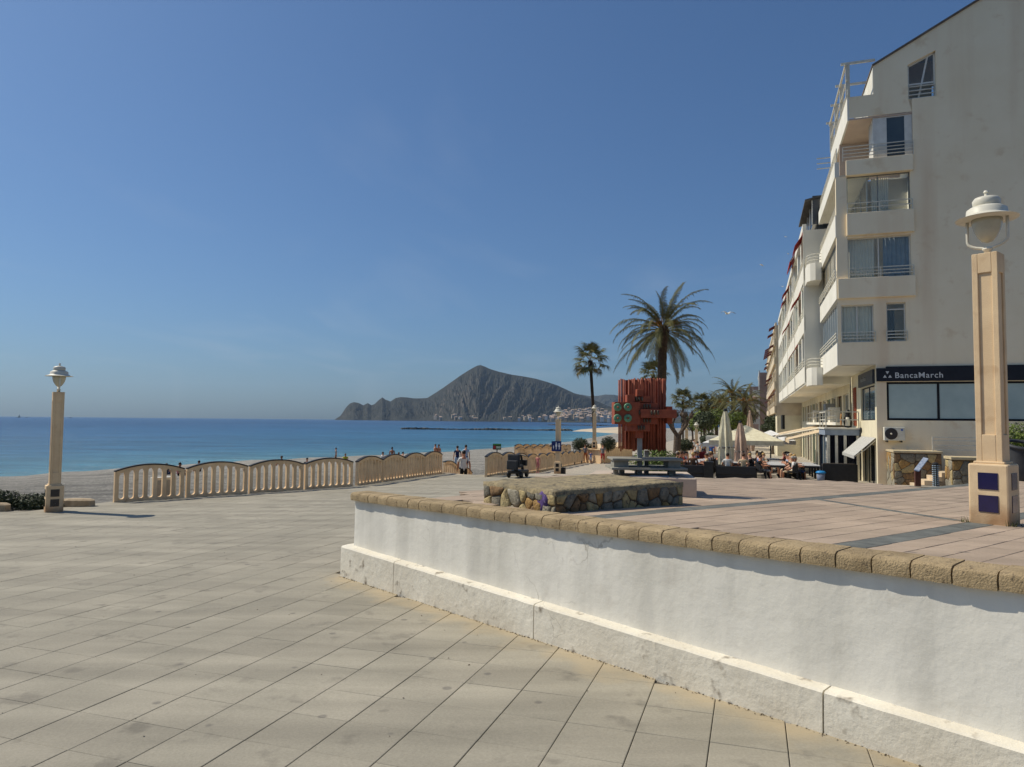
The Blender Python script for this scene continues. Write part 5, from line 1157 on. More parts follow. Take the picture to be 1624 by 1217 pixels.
def mountain(name, prof, D, foot, m, seed, amp=.16, back=.5, step=2.):
    mb = MB(); xs = []; x = prof[0][0]
    while x <= prof[-1][0]: xs.append(x); x += step
    nt_ = 40
    for px in xs:
        py = lerp_tab(px, prof); top = at(px, py, D); zr = max(top.z, 1.)
        for j in range(nt_ + 1):
            t = j / nt_
            if t <= .75:
                u = t / .75; ft = min(foot, zr * 2.6 + 30); Y = D - ft * (1 - u); p = at(px, 600, Y); z = zr * (u ** 1.25 * .55 + u * .45)
                gx = px + (40 * (1 - u) if px > 760 else -40 * (1 - u)) * (1 if px > 690 else .2) + 10 * noise.noise((px * .03, u * 3, seed)); nz = 1 - abs(noise.noise((gx * .05 + seed, u * .9, seed))) * 2; nz2 = noise.fractal((gx * .16, u * 5, seed + 3), .8, 2.1, 6); nz3 = noise.fractal((px * .5, u * 22, seed + 7), .7, 2.1, 5)
                z += zr * amp * (nz * .55 - .3 + .4 * nz2 + .16 * nz3) * math.sin(PI * min(1, u * 1.0)) ** .7
                z = max(z, .0 if j else -8)
                if j == 0: z = -8
            else:
                u = (t - .75) / .25; Y = D + ft * back * u; p = at(px, 600, Y); z = zr * (1 - u * u)
            mb.v.append((p.x, p.y, z))
    k = nt_ + 1
    mb.f = [(i * k + j, (i + 1) * k + j, (i + 1) * k + j + 1, i * k + j + 1) for i in range(len(xs) - 1) for j in range(nt_)]; mb.m = [0] * len(mb.f)
    return mb.build(name, m, None, False, kind='structure')
SCR1 = hill_mat('scrub and limestone', (.014, .016, .009), (.032, .031, .021), (.15, .12, .09), .012)
PROF1 = [(531, 666.5), (536, 663), (541, 660), (545, 654), (550, 646), (556, 640), (562, 638), (570, 639.5), (577, 643), (584, 639.5), (590, 643), (595, 641), (601, 635), (607, 630.5), (612, 634), (620, 637), (628, 631.5), (636, 630), (646, 630.5), (656, 632), (668, 632), (678, 631.5), (690, 624), (702, 616), (716, 606), (730, 596), (744, 587), (752, 582.5), (757, 580), (762, 579.3), (768, 581.3), (777, 585.5), (792, 590), (812, 594.5), (832, 597.5), (850, 601), (868, 606), (884, 611.5), (897, 617.5), (911, 624), (923, 627), (936, 632), (955, 640), (985, 652), (1010, 662)]
mountain('mountain', PROF1, 4200, 750, SCR1, 1.3, amp=.20, step=1.)
PROF2 = [(880, 640), (905, 633), (922, 626), (935, 628.5), (948, 628), (960, 626), (974, 626.3), (986, 629), (1000, 633), (1015, 631), (1030, 636), (1050, 645), (1075, 650), (1100, 655), (1110, 652), (1125, 656), (1150, 660), (1200, 664), (1260, 668)]
mountain('far_hills', PROF2, 7200, 1500, hill_mat('far scrub', (.025, .028, .018), (.05, .047, .033), (.16, .14, .11), .006), 5.1, amp=.22)
# low shore hill that carries the town
PROF3 = [(868, 668), (880, 656), (895, 650), (915, 647.5), (940, 647), (965, 647.5), (985, 651), (1010, 655), (1050, 660), (1100, 664), (1180, 668)]
mountain('town_hill', PROF3, 3400, 500, hill_mat('town hill scrub', (.03, .033, .02), (.06, .055, .038), (.15, .13, .1), .01), 8.8, amp=.08)
mast = thing('summit_mast', 'thin radio mast on the mountain summit', 'mast', at(762, 581, 4200))
mb = MB(); mb.tube([(0, 0, -6), (0, 0, 22)], [1.1, .5], 5); mb.build('pole', GREYMETAL, mast); mb = MB(); mb.tube([(8, 0, -8), (8, 0, 8)], .6, 5); mb.build('side_pole', GREYMETAL, mast)
# hillside town
HW = [mat('far house white', (.5, .48, .44)), mat('far house cream', srgb(180, 164, 140)), mat('far house buff', srgb(150, 130, 108))]
HR = mat('far tile roof', srgb(186, 160, 138))
def house_mesh(w, d, h, m):
    mb = MB(); mb.box(-w / 2, w / 2, -d / 2, d / 2, -10, h); mb.hexa([(-w / 2 - .5, -d / 2 - .5, h), (w / 2 + .5, -d / 2 - .5, h), (w / 2 + .5, d / 2 + .5, h), (-w / 2 - .5, d / 2 + .5, h), (-w / 2, -.3, h + 2.2), (w / 2, -.3, h + 2.2), (w / 2, .3, h + 2.2), (-w / 2, .3, h + 2.2)], 1)
    for i in range(int(w // 5)): mb.box(-w / 2 + 1.5 + i * 5, -w / 2 + 3 + i * 5, -d / 2 - .1, -d / 2, h - 3, h - 1.2, 2)
    return mb.mesh('house', [m, HR, BLACKM])
HM = [house_mesh(rnd.uniform(9, 18), rnd.uniform(8, 12), rnd.uniform(5, 10), HW[i % 3]) for i in range(9)]
rh = random.Random(21); pr3 = PROF3
for i in range(170):
    px = rh.uniform(872, 1000) if i < 130 else rh.uniform(690, 880); 
    top = lerp_tab(px, pr3) if i < 130 else 661
    f = rh.random(); py = top + 2 + f * (667.5 - top - 3) if i < 130 else rh.uniform(660, 666); 
    Y = 3400 - 500 * (py - top) / max(1, 668 - top) - 25 if i < 130 else 3480 + (666 - py) * 22
    p = at(px, py, Y); o = ob('house', rh.choice(HM)); o.location = p; o.rotation_euler = (0, 0, rh.uniform(-.6, .6)); o['kind'] = 'thing'
    if i < 130: tag(o, 'tiny pale house among many in the distant hillside town', 'house', 'houses of the distant hillside town')
    else: tag(o, 'tiny villa scattered along the foot of the mountain shore', 'house', 'villas at the foot of the mountain')
# thin boats on the horizon
for px, w_ in ((30, 1.), (42, .5), (112, .8)):
    p = at(px, lerp_tab(px, [(0, 660.6), (560, 665.8)]), 1); p = EYE + (p - EYE) * (2600 / (p.y)); o = thing('boat', {30: 'tiny sailing boat far out near the horizon at the left edge', 42: 'small dark boat just right of the leftmost sail on the horizon', 112: 'small dark motor boat on the horizon right of the left lamp'}[px], 'boat', (p.x, p.y, 0), .4)
    mb = MB(); mb.prism([(-8, 1.4), (7, 1.4), (9, 2.6), (-8, 2.2)], lambda x, z: (x * w_, -1.5, z - 1), lambda x, z: (x * w_, 1.5, z - 1)); mb.box(-3 * w_, 2 * w_, -1, 1, 1, 3 * w_ + .5); mb.build('hull', BLACKM, o)
    if px == 30:
        mb = MB(); mb.tube([(0, 0, 1), (0, 0, 13)], .2, 5); mb.build('mast', WHITEP, o)
        mb = MB(); mb.prism([(0.3, 2), (5, 2), (.3, 12)], lambda x, z: (x, -.03, z), lambda x, z: (x, .03, z)); mb.build('sail', WHITEP, o)

# ------------------------------------------------------------------ palms
PALMG = mat('palm leaflet', (.095, .10, .038), (.15, .14, .055), 1.5, .8, spec=.15)
PALMY = mat('old palm leaflet', (.16, .13, .05), (.10, .09, .04), 2, .75)
PSTEM = mat('palm leaf stalk', (.20, .17, .07), (.14, .12, .05), 3, .7)
PTRUNK = mat('palm trunk', srgb(86, 70, 56), srgb(58, 48, 40), 8, .95, 1., 30, bdist=.05)
FRUITS = mat('orange date stalks', srgb(190, 132, 36), srgb(160, 104, 30), 6, .8)
def frond_mesh(L, e0, curl, seed, n=44, m=PALMG, leaf=.42):
    rnd = random.Random(seed); mb = MB(); pts = []; p = Vector((0, 0, 0)); a = e0; N_ = 18
    for i in range(N_ + 1):
        pts.append(p.copy()); p = p + Vector((math.cos(a), 0, math.sin(a))) * (L / N_); a -= curl / N_ * (.4 + 1.2 * i / N_)
    mb.tube(pts, [.035 * (1 - .85 * i / N_) for i in range(N_ + 1)], 4, 1)
    for k in range(n):
        t = .16 + .84 * k / (n - 1); f = t * N_; i = min(int(f), N_ - 1); c = pts[i].lerp(pts[i + 1], f - i); d = (pts[i + 1] - pts[i]).normalized(); side = Vector((0, 1, 0)); up = side.cross(d) * -1
        ll = leaf * (math.sin(PI * min(.93, (t * .88 + .12))) ** .6) * rnd.uniform(.8, 1.1)
        for s_ in (-1, 1):
            dr = (d * .75 + side * s_ * .72 + up * rnd.uniform(-.05, .3)).normalized(); tip = c + dr * ll + Vector((0, 0, -ll * rnd.uniform(.2, .7))); mid = c + dr * ll * .55 - Vector((0, 0, .02))
            wv = d * .02
            mb.add([c - wv, c + wv, mid + wv * 1.2, tip, mid - wv * 1.2], [(0, 1, 2, 4), (4, 2, 3)], 0)
    return mb.mesh('frond', [m, PSTEM])
DATE = [frond_mesh(3.7 if i < 8 else 4.2, R(e), R(c), i + 50, n=54, leaf=.48, m=PALMG if i < 10 else PALMY) for i, (e, c) in enumerate(((80, 40), (68, 70), (56, 88), (44, 100), (32, 106), (20, 100), (8, 92), (-4, 80), (-16, 64), (-30, 48), (-46, 34)))]
def date_palm(label, base, H, scale, seed, n=74, lean=(0, 0), group='date palms'):
    t = thing('date_palm', label, 'palm tree', base, 0, group); rnd = random.Random(seed)
    mb = MB(); N_ = 26; ring = []
    for i in range(N_ + 1):
        u = i / N_; r_ = (.36 - .07 * u + (.12 * math.exp(-((u - 1) / .07) ** 2)) + .13 * math.exp(-u * 18)) * scale
        ring.append((Vector((lean[0] * u * u, lean[1] * u * u, H * u)), r_ * (1 + (.07 if i % 2 else -.05))))
    mb.tube([p for p, _ in ring], [r_ for _, r_ in ring], 12); mb.build('trunk', PTRUNK, t)
    top = ring[-1][0]
    mb = MB(); mb.ball((top.x, top.y, top.z), .42 * scale, 7, sq_=(1, 1, 1.2)); mb.build('crown_heart', PTRUNK, t)
    for k in range(n):
        u = (k + .5) / n; i = min(len(DATE) - 1, max(0, int(.8 + u * (len(DATE) - 1) * .96 + rnd.uniform(-.5, .5)))); o = ob('frond', DATE[i], t)
        a = k * 2.39996 + rnd.uniform(-.2, .2); rr = .12 + .25 * min(1, u * 1.5); o.location = (top.x + rr * scale * math.cos(a), top.y + rr * scale * math.sin(a), top.z + (.45 - .55 * u) * scale)
        o.rotation_euler = (rnd.uniform(-.35, .35), rnd.uniform(-.1, .1), a); s_ = scale * rnd.uniform(.72, 1.12); o.scale = (s_, s_, s_)
    for k in range(7):
        a = k * 2.1; mb = MB(); c = Vector((top.x + .45 * scale * math.cos(a), top.y + .45 * scale * math.sin(a), top.z + .45 * scale))
        for q in range(16): d = Vector((math.cos(a) + rnd.uniform(-.5, .5), math.sin(a) + rnd.uniform(-.5, .5), rnd.uniform(-.1, .9))) * .55 * scale; mb.tube([top + Vector((0, 0, .2)), c, c + d], [.03, .025, .012], 4)
        mb.build('flower_stalk', FRUITS, t)
    return t
p = at(1048, 735, 50); gz = ground(p.x, p.y); tp = at(1052, 526, 50)
date_palm('big date palm with arching fronds and orange stalks behind the red sculpture', (p.x, p.y, gz), tp.z - gz, 1.0, 3, 70, lean=(tp.x - p.x, 0))
def fan_mesh(seed, L=.95, m=PALMG):
    rnd = random.Random(seed); mb = MB(); pet = 1.0; mb.tube([(0, 0, 0), (pet * .6, 0, .1), (pet, 0, .1)], [.025, .02, .015], 4, 1)
    c = Vector((pet, 0, .1))
    for k in range(26):
        a = R(-115 + 230 * k / 25); d = Vector((math.cos(a), math.sin(a), rnd.uniform(-.02, .12))); l = L * rnd.uniform(.85, 1.05) * (.75 + .25 * math.cos(a)); w_ = Vector((-math.sin(a), math.cos(a), 0)) * .045
        mid = c + d * l * .6; tip = c + d * l + Vector((0, 0, -.35 * rnd.uniform(.6, 1.5)))
        mb.add([c, mid - w_, tip, mid + w_], [(0, 1, 2, 3)], 0)
    return mb.mesh('fan_leaf', [m, PSTEM])
FANS = [fan_mesh(i) for i in range(4)] + [fan_mesh(9, .85, PALMY)]
def fan_palm(label, base, H, scale, seed, n=34, lean=(0, 0), r=.17, group='fan palms'):
    t = thing('fan_palm', label, 'palm tree', base, 0, group); rnd = random.Random(seed)
    mb = MB(); N_ = 24; mb.tube([(lean[0] * (i / N_) ** 1.5, lean[1] * (i / N_) ** 2, H * i / N_) for i in range(N_ + 1)], [r * (1.35 - .5 * min(1, i / 6)) * (1 + .05 * (i % 2)) if i < N_ - 2 else r * 1.3 for i in range(N_ + 1)], 10); mb.build('trunk', mat('slim palm trunk', srgb(62, 52, 44), srgb(44, 38, 33), 8, .95, .8, 30, bdist=.04), t)
    for k in range(n):
        u = (k + .5) / n; e = 75 - 125 * u; o = ob('fan_leaf', FANS[4] if u > .9 else FANS[k % 4], t); a = k * 2.39996 + rnd.uniform(-.2, .2)
        o.location = (lean[0], lean[1], H - .15 * u); o.rotation_euler = (rnd.uniform(-.4, .4), -R(e), a); s_ = scale * rnd.uniform(.85, 1.1); o.scale = (s_, s_, s_)
    return t
p = at(943, 734, 57.5); gz = 3.0; tp = at(936, 572, 57.5)
fan_palm('tall slim fan palm rising beside the promenade lamp, left of the sculpture', (p.x, p.y, gz - .6), tp.z - gz + .6, .98, 2, 18, lean=(tp.x - p.x, 0), r=.15)
for px, py, Y, sc_, lb in ((1083, 634, 92, 1.0, 'small fan palm standing above the bare pollarded tree'), (1036, 594, 70, .9, 'fan palm whose tip shows just above the red sculpture'), (1112, 641, 120, 1.25, 'fan palm farther along, right of the bare tree'), (1129, 645, 140, 1.3, 'distant fan palm left of the date palm cluster'), (1118, 655, 150, 1.0, 'smallest distant fan palm low behind the green trees')):
    tp = at(px, py, Y); gz = ground(tp.x, tp.y); fan_palm(lb, (tp.x, tp.y, gz), tp.z - gz, sc_, int(px), 24, r=.14, group='distant fan palms')
for px, py, Y, sc_, lb in ((1163, 628, 105, 1.0, 'tallest date palm of the cluster behind the closed parasols'), (1181, 641, 98, 1.0, 'right date palm of the cluster behind the beige parasol'), (1147, 642, 118, .95, 'left date palm of the cluster behind the cream parasol'), (1136, 652, 125, .9, 'lower date palm at the left edge of the cluster')):
    tp = at(px, py, Y); gz = ground(tp.x, tp.y); date_palm(lb, (tp.x, tp.y, gz), tp.z - gz, sc_, int(px), 44, group='date palms along the far promenade')

# ------------------------------------------------------------------ shrubs and broadleaf trees
LEAF = [mat('leaf ' + n, a, b, 3, .6, spec=.3) for n, a, b in (('dark', (.035, .05, .02), (.06, .075, .03)), ('fresh', (.10, .15, .02), (.16, .20, .035)), ('olive', (.06, .075, .04), (.09, .10, .055)), ('dry', (.09, .08, .055), (.06, .055, .04)))]
def leaf_cloud(n, rad, leaf, seed, blobs=None, m=0, mats=None, flat=.0):
    rnd = random.Random(seed); mb = MB(); blobs = blobs or [((0, 0, 0), 1.)]
    for _ in range(n):
        c, br = rnd.choice(blobs); d = Vector((rnd.gauss(0, 1), rnd.gauss(0, 1), rnd.gauss(0, 1))).normalized()
        r_ = (rnd.random() ** .35) * br * (1 + .16 * noise.noise(d * 3.1 + Vector((seed, 0, 0)))) 
        p = Vector((c[0] + d.x * r_ * rad[0], c[1] + d.y * r_ * rad[1], c[2] + d.z * r_ * rad[2]))
        if p.z < -rad[2] * .96: continue
        u = (d + Vector((rnd.uniform(-.8, .8), rnd.uniform(-.8, .8), rnd.uniform(-.8, .8)))).normalized(); a = u.orthogonal().normalized(); a = (Matrix.Rotation(rnd.random() * 6.28, 3, u) @ a); b = u.cross(a); s_ = leaf * rnd.uniform(.6, 1.3)
        mb.add([p - a * s_, p + b * s_ * .42 + u * s_ * .1, p + a * s_, p - b * s_ * .42 + u * s_ * .1], [(0, 1, 2, 3)], 1 if rnd.random() < .25 else 0)
    return mb
def shrub(label, loc, rad, n, leaf, seed, mats, blobs=None, group=None, name='shrub'):
    t = thing(name, label, 'shrub', loc, 0, group)
    leaf_cloud(n, rad, leaf, seed, blobs).build('foliage', mats, t).location = (0, 0, rad[2])
    mb = MB(); rnd = random.Random(seed)
    for k in range(7): a = rnd.random() * 6.28; mb.tube([(0, 0, -.1), (rad[0] * .25 * math.cos(a), rad[1] * .25 * math.sin(a), rad[2] * .6), (rad[0] * .6 * math.cos(a), rad[1] * .6 * math.sin(a), rad[2] * 1.2)], [.03, .02, .01], 5)
    mb.build('stems', PTRUNK, t); return t
p = at(1040, 745, 25); gz = plaza(p.x, p.y)
hs = at(1040, 711, 25).z - gz
shrub('bright green clipped bush directly behind the red sculpture', (p.x, p.y, gz), (.95, .8, hs / 2), 5200, .045, 5, [LEAF[1], mat('leaf mid', (.06, .10, .015), (.09, .13, .02), 3, .6)])
for px, py0, py1, Y, w_, lb in ((920, 694, 716, 57.5, 27, 'round dark bush in the planter left of the slim palm'), (965, 692, 716, 57.5, 26, 'round dark bush in the planter right of the slim palm')):
    a, b = at(px, py1, Y), at(px, py0, Y); shrub(lb, (a.x, a.y, a.z), (w_ / 2 / F * Y, .6, (b.z - a.z) / 2), 2600, .06, int(px), [LEAF[0], LEAF[2]])
a = at(938, 716, 57.6); shrub('low hedge between the two round bushes in the planter', (a.x, a.y, a.z), (.55, .4, .33), 1200, .05, 77, [LEAF[0], LEAF[2]])
for px, py0, py1, Y, w_, lb, ms in ((1085, 696, 716, 48, 30, 'dark clipped hedge left of the closed parasols', [LEAF[0], LEAF[2]]), (1119, 690, 704, 60, 18, 'low dark hedge beyond the red notice box', [LEAF[0], LEAF[2]]), (1127, 686, 700, 75, 16, 'small dark hedge under the green trees', [LEAF[0], LEAF[0]])):
    a, b = at(px, py1, Y), at(px, py0, Y); shrub(lb, (a.x, a.y, a.z), (w_ / 2 / F * Y, .6, (b.z - a.z) / 2), 2400, .06, int(px), ms)
# shrubs by the left lamp
for x_, y_, r_, h_, lb, ms, sd in ((-12.65, 17.5, .75, .62, 'dark low shrub at the left edge beside the stone lamp', [LEAF[0], LEAF[3]], 3), (-11.75, 17.7, .62, .50, 'grey green low shrub right behind the stone lamp box', [LEAF[0], LEAF[2]], 8), (-13.6, 16.9, .7, .7, 'brownish shrub cut by the left edge of the view', [LEAF[3], LEAF[0]], 9)):
    shrub(lb, (x_, y_, plaza(x_, y_) - .15), (r_, r_ * .8, h_ / 2), 2600, .04, sd, ms)
for x_, y_, s_, lb in ((hit(125, 803, plaza).x, hit(125, 803, plaza).y, .36, 'flat pale kerb stone lying behind the stone lamp'), (-12.2, 16.95, .3, 'small pale rock among the low shrubs')):
    mb = MB(); k = 9; rr = random.Random(int(s_ * 10)); ou = [(math.cos(a) * s_ * 1.35 * rr.uniform(.8, 1.1), math.sin(a) * s_ * .6 * rr.uniform(.8, 1.1)) for a in [2 * PI * i / k for i in range(k)]]
    mb.v = [(x, y, -.1) for x, y in ou] + [(x * .95, y * .95, .15) for x, y in ou] + [(x * .7, y * .7, .19) for x, y in ou]; mb.f = [(i, (i + 1) % k, k + (i + 1) % k, k + i) for i in range(k)] + [(k + i, k + (i + 1) % k, 2 * k + (i + 1) % k, 2 * k + i) for i in range(k)] + [tuple(range(2 * k, 3 * k))]; mb.m = [0] * len(mb.f)
    o = mb.build('rock', mat('pale kerb rock', srgb(186, 168, 140), srgb(160, 140, 112), 5, .9, .5, 30, bdist=.01), None); o.location = (x_, y_, plaza(x_, y_)); o['kind'] = 'thing'; tag(o, lb, 'rock')
# bare pollarded tree
bt = thing('bare_tree', 'bare pollarded tree with stubby knotted limbs right of the sculpture', 'tree', (*at(1072, 722, 46).xy, ground(*at(1072, 722, 46).xy)))
BARK = mat('grey bark', srgb(104, 90, 76), srgb(76, 66, 57), 10, .95, .8, 30, bdist=.03)
H0 = at(1072, 690, 46).z - bt.location.z; mb = MB(); mb.tube([(0, 0, -.1), (.05, 0, H0 * .5), (.12, 0, H0)], [.3, .24, .24], 10); mb.build('trunk', BARK, bt)
rb = random.Random(4)
def limb(p, d, L, r_, lev):
    mb = MB(); pts = [p]; c = p.copy()
    for i in range(4): c = c + d * (L / 4); d = (d + Vector((rb.uniform(-.25, .25), rb.uniform(-.2, .2), rb.uniform(-.02, .28)))).normalized(); pts.append(c.copy())
    mb.tube(pts, [r_, r_ * .85, r_ * .75, r_ * .7, r_ * .75], 7)
    if lev == 0:
        mb.ball(c, r_ * 1.5, 6); 
        for _ in range(7): e = (d + Vector((rb.uniform(-.9, .9), rb.uniform(-.9, .9), rb.uniform(-.2, .9)))).normalized(); mb.tube([c, c + e * rb.uniform(.15, .45)], [.03, .012], 4)
    mb.build('limb', BARK, bt)
    if lev > 0:
        for _ in range(3): limb(c, (d + Vector((rb.uniform(-.8, .8), rb.uniform(-.5, .5), rb.uniform(0, .6)))).normalized(), L * .62, r_ * .66, lev - 1)
for a in (-2.6, -.6, .5, 2.2): limb(Vector((.12, 0, H0 * .95)), Vector((math.cos(a) * .8, math.sin(a) * .5, .9)).normalized(), 1.0, .15, 1)
def broad_tree(label, loc, H, cr, seed, mats, n=5200, leaf=.16, group='leafy trees along the far promenade'):
    t = thing('leafy_tree', label, 'tree', loc, 0, group); rnd = random.Random(seed); bl_ = [((rnd.uniform(-.5, .5) * cr, rnd.uniform(-.5, .5) * cr, rnd.uniform(-.3, .4) * cr), rnd.uniform(.4, .7)) for _ in range(9)]
    mb = MB(); mb.tube([(0, 0, -.1), (.05, 0, H * .35), (0, .05, H * .6)], [.18, .13, .1], 8); mb.build('trunk', BARK, t)
    for k in range(5): m2 = MB(); a = k * 1.3; m2.tube([(0, .02, H * .5), (math.cos(a) * cr * .4, math.sin(a) * cr * .4, H * .75)], [.07, .03], 5); m2.build('limb', BARK, t)
    o = leaf_cloud(n, (cr, cr, cr * .75), leaf, seed, bl_).build('crown', mats, t); o.location = (0, 0, H * .75); return t
for px, py, Y, cr, lb, ms in ((1117, 668, 78, 1.5, 'dark leafy tree behind the pair of small lamps', [LEAF[0], LEAF[2]]), (1124, 668, 84, 2.2, 'yellow green leafy tree behind the closed cream parasol', [LEAF[1], LEAF[2]]), (1098, 672, 95, 1.5, 'dark leafy tree left of the small lamps', [LEAF[0], LEAF[2]]), (1161, 670, 88, 1.7, 'yellow green leafy tree between the closed parasols', [LEAF[1], LEAF[2]]), (1175, 664, 104, 2.2, 'olive leafy tree before the pink brown gable', [LEAF[2], LEAF[0]]), (1225, 676, 84, 1.5, 'dark leafy tree by the shop signs under the apartment block', [LEAF[0], LEAF[2]])):
    c = at(px, py, Y); gz = ground(c.x, c.y); H = (c.z - gz) / .75; broad_tree(lb, (c.x, c.y, gz), H, cr, int(px), ms)
# hedge beyond the terrace at the right edge
a = at(1625, 700, 24); shrub('yellow green hedge at the right edge behind the black pot', (a.x, a.y, a.z - .6), (1.3, .8, .62), 4200, .05, 41, [LEAF[1], mat('leaf mid', (0, 0, 0))], name='hedge')
# ------------------------------------------------------------------ people
def pose_joints(kind):
    J = {'pel': ((0, 0, .95), (.145, .11)), 'spi': ((0, 0, 1.13), (.135, .10)), 'che': ((0, 0, 1.34), (.165, .11)), 'nec': ((0, 0, 1.49), (.055, .055)), 'hd0': ((0, .015, 1.57), (.075, .085)), 'hd1': ((0, .01, 1.68), (.07, .08))}
    for s, n in ((1, 'l'), (-1, 'r')):
        J.update({'sh' + n: ((s * .185, 0, 1.41), (.06, .06)), 'el' + n: ((s * .245, -.03, 1.14), (.044, .044)), 'wr' + n: ((s * .255, .04, .90), (.028, .03)), 'ha' + n: ((s * .255, .065, .82), (.022, .04)),
                  'hi' + n: ((s * .09, 0, .88), (.085, .09)), 'kn' + n: ((s * .1, .02, .5), (.058, .06)), 'an' + n: ((s * .1, -.02, .1), (.038, .04)), 'to' + n: ((s * .11, .13, .035), (.038, .03))})
    def mv(k, *p): J[k] = (p, J[k][1])
    if kind == 'walk':
        mv('knl', .1, .20, .52); mv('anl', .1, .24, .14); mv('tol', .11, .40, .08); mv('knr', -.1, -.02, .49); mv('anr', -.1, -.30, .17); mv('tor', -.1, -.20, .05)
        mv('ell', .25, -.14, 1.16); mv('wrl', .26, -.17, .92); mv('hal', .26, -.15, .84); mv('elr', -.25, .06, 1.14); mv('wrr', -.25, .22, .95); mv('har', -.25, .27, .88)
    if kind in ('sit', 'sit2'):
        for k, (x, y, z) in {'pel': (0, 0, .52), 'spi': (0, -.05, .70), 'che': (0, -.06, .91), 'nec': (0, -.03, 1.06), 'hd0': (0, .0, 1.14), 'hd1': (0, .0, 1.25)}.items(): mv(k, x, y, z)
        for s, n in ((1, 'l'), (-1, 'r')):
            mv('sh' + n, s * .185, -.05, .98); mv('hi' + n, s * .09, .04, .50); mv('kn' + n, s * .12, .44, .52); mv('an' + n, s * .12, .46, .11); mv('to' + n, s * .13, .60, .035)
            if kind == 'sit': mv('el' + n, s * .25, .08, .76); mv('wr' + n, s * .17, .30, .78); mv('ha' + n, s * .14, .38, .79)
            else: mv('el' + n, s * .26, -.02, .74); mv('wr' + n, s * .16, .2, .62); mv('ha' + n, s * .12, .28, .6)
    if kind == 'ground':
        for k, (x, y, z) in {'pel': (0, 0, .13), 'spi': (0, -.03, .32), 'che': (0, .0, .53), 'nec': (0, .05, .68), 'hd0': (0, .08, .76), 'hd1': (0, .08, .87)}.items(): mv(k, x, y, z)
        for s, n in ((1, 'l'), (-1, 'r')):
            mv('sh' + n, s * .185, .02, .60); mv('hi' + n, s * .09, .05, .13); mv('kn' + n, s * .13, .36, .46); mv('an' + n, s * .12, .60, .08); mv('to' + n, s * .13, .73, .035); mv('el' + n, s * .25, .14, .42); mv('wr' + n, s * .17, .32, .42); mv('ha' + n, s * .12, .40, .42)
    return J
BONES = [('pel', 'spi', 1), ('spi', 'che', 1), ('che', 'nec', 0), ('nec', 'hd0', 0), ('hd0', 'hd1', 0)] + [b for n in 'lr' for b in (('che', 'sh' + n, 1), ('sh' + n, 'el' + n, 4), ('el' + n, 'wr' + n, 0), ('wr' + n, 'ha' + n, 0), ('pel', 'hi' + n, 2), ('hi' + n, 'kn' + n, 2), ('kn' + n, 'an' + n, 5), ('an' + n, 'to' + n, 3))]
PB = {}
PLAIN = mat('figure base', (.3, .3, .3))
def body_mesh(kind):
    if kind in PB: return PB[kind]
    J = pose_joints(kind); names = list(J); me = bpy.data.meshes.new('body_' + kind)
    me.from_pydata([J[k][0] for k in names], [(names.index(a), names.index(b)) for a, b, _ in BONES], [])
    tmp = bpy.data.objects.new('tmp_body', me); COL.objects.link(tmp); md = tmp.modifiers.new('skin', 'SKIN'); md.use_smooth_shade = True
    if not me.skin_vertices:
        bm = bmesh.new(); bm.from_mesh(me); bm.verts.layers.skin.verify(); bm.to_mesh(me); bm.free()
    sk = me.skin_vertices[0].data
    for i, k in enumerate(names): sk[i].radius = J[k][1]; sk[i].use_root = (k == 'pel')
    ss = tmp.modifiers.new('sub', 'SUBSURF'); ss.levels = 1; ss.render_levels = 1
    dg = bpy.context.evaluated_depsgraph_get(); ev = bpy.data.meshes.new_from_object(tmp.evaluated_get(dg)); bpy.data.objects.remove(tmp)
    mb = MB(); mb.v = [tuple(v.co) for v in ev.vertices]; mb.f = [tuple(p.vertices) for p in ev.polygons]; mb.m = []
    for f in mb.f:
        c = sum((Vector(mb.v[i]) for i in f), Vector()) / len(f); best = (9, 0)
        for a, b, t in BONES:
            pa, pb = Vector(J[a][0]), Vector(J[b][0]); ab = pb - pa; u = max(0, min(1, (c - pa).dot(ab) / ab.dot(ab))); d = (c - pa - ab * u).length
            if d < best[0]: best = (d, t, u)
        t = best[1]
        if t == 4: t = 1 if best[2] < .6 else 0
        if t == 5: t = 2 if best[2] < .05 else 0
        if (a, b) == ('che', 'nec'): t = 1 if c.z < J['nec'][0][2] - .07 else 0
        mb.m.append(t)
    for n in 'lr':       # fingers, thumb, nose
        w0, h0 = Vector(J['wr' + n][0]), Vector(J['ha' + n][0]); d = (h0 - w0).normalized(); sd = d.cross(Vector((1, 0, 0))).normalized()
        for k in range(4): o = h0 + sd * (.027 - .018 * k); L = (.075, .085, .08, .062)[k]; mb.tube([o - d * .01, o + d * L * .55, o + d * L * .9 + Vector((-.02 if n == 'l' else .02, 0, -.005))], [.010, .009, .007], 5)
        o = w0.lerp(h0, .5) + sd * .03; mb.tube([o, o + sd * .03 + d * .035, o + sd * .035 + d * .065], [.011, .010, .008], 5)
    hd = Vector(J['hd0'][0]).lerp(Vector(J['hd1'][0]), .35); mb.tube([hd + Vector((0, .07, .03)), hd + Vector((0, .105, -.01)), hd + Vector((0, .08, -.02))], [.008, .013, .008], 5)
    for s in (-1, 1): mb.ball(hd + Vector((s * .078, -.005, .01)), .022, 5, sq_=(.4, .8, 1.2))
    out = mb.mesh('body', [PLAIN] * 4, True); PB[kind] = (out, J); return PB[kind]
def hair_mesh(long):
    mb = MB(); mb.ball((0, 0, 0), .098, 8, sq_=(.9, 1.02, .95)); mb.v = [(x, y - .014, max(z, -.02 if y > -.01 else (-.17 if long else -.07))) for x, y, z in mb.v]; return mb.mesh('hair', PLAIN, True)
HAIRM = {False: hair_mesh(False), True: hair_mesh(True)}
SKIN = [mat('skin ' + str(i), srgb(*c), spec=.3, rough=.55) for i, c in enumerate(((206, 152, 122), (184, 128, 98), (150, 100, 74), (216, 168, 140)))]
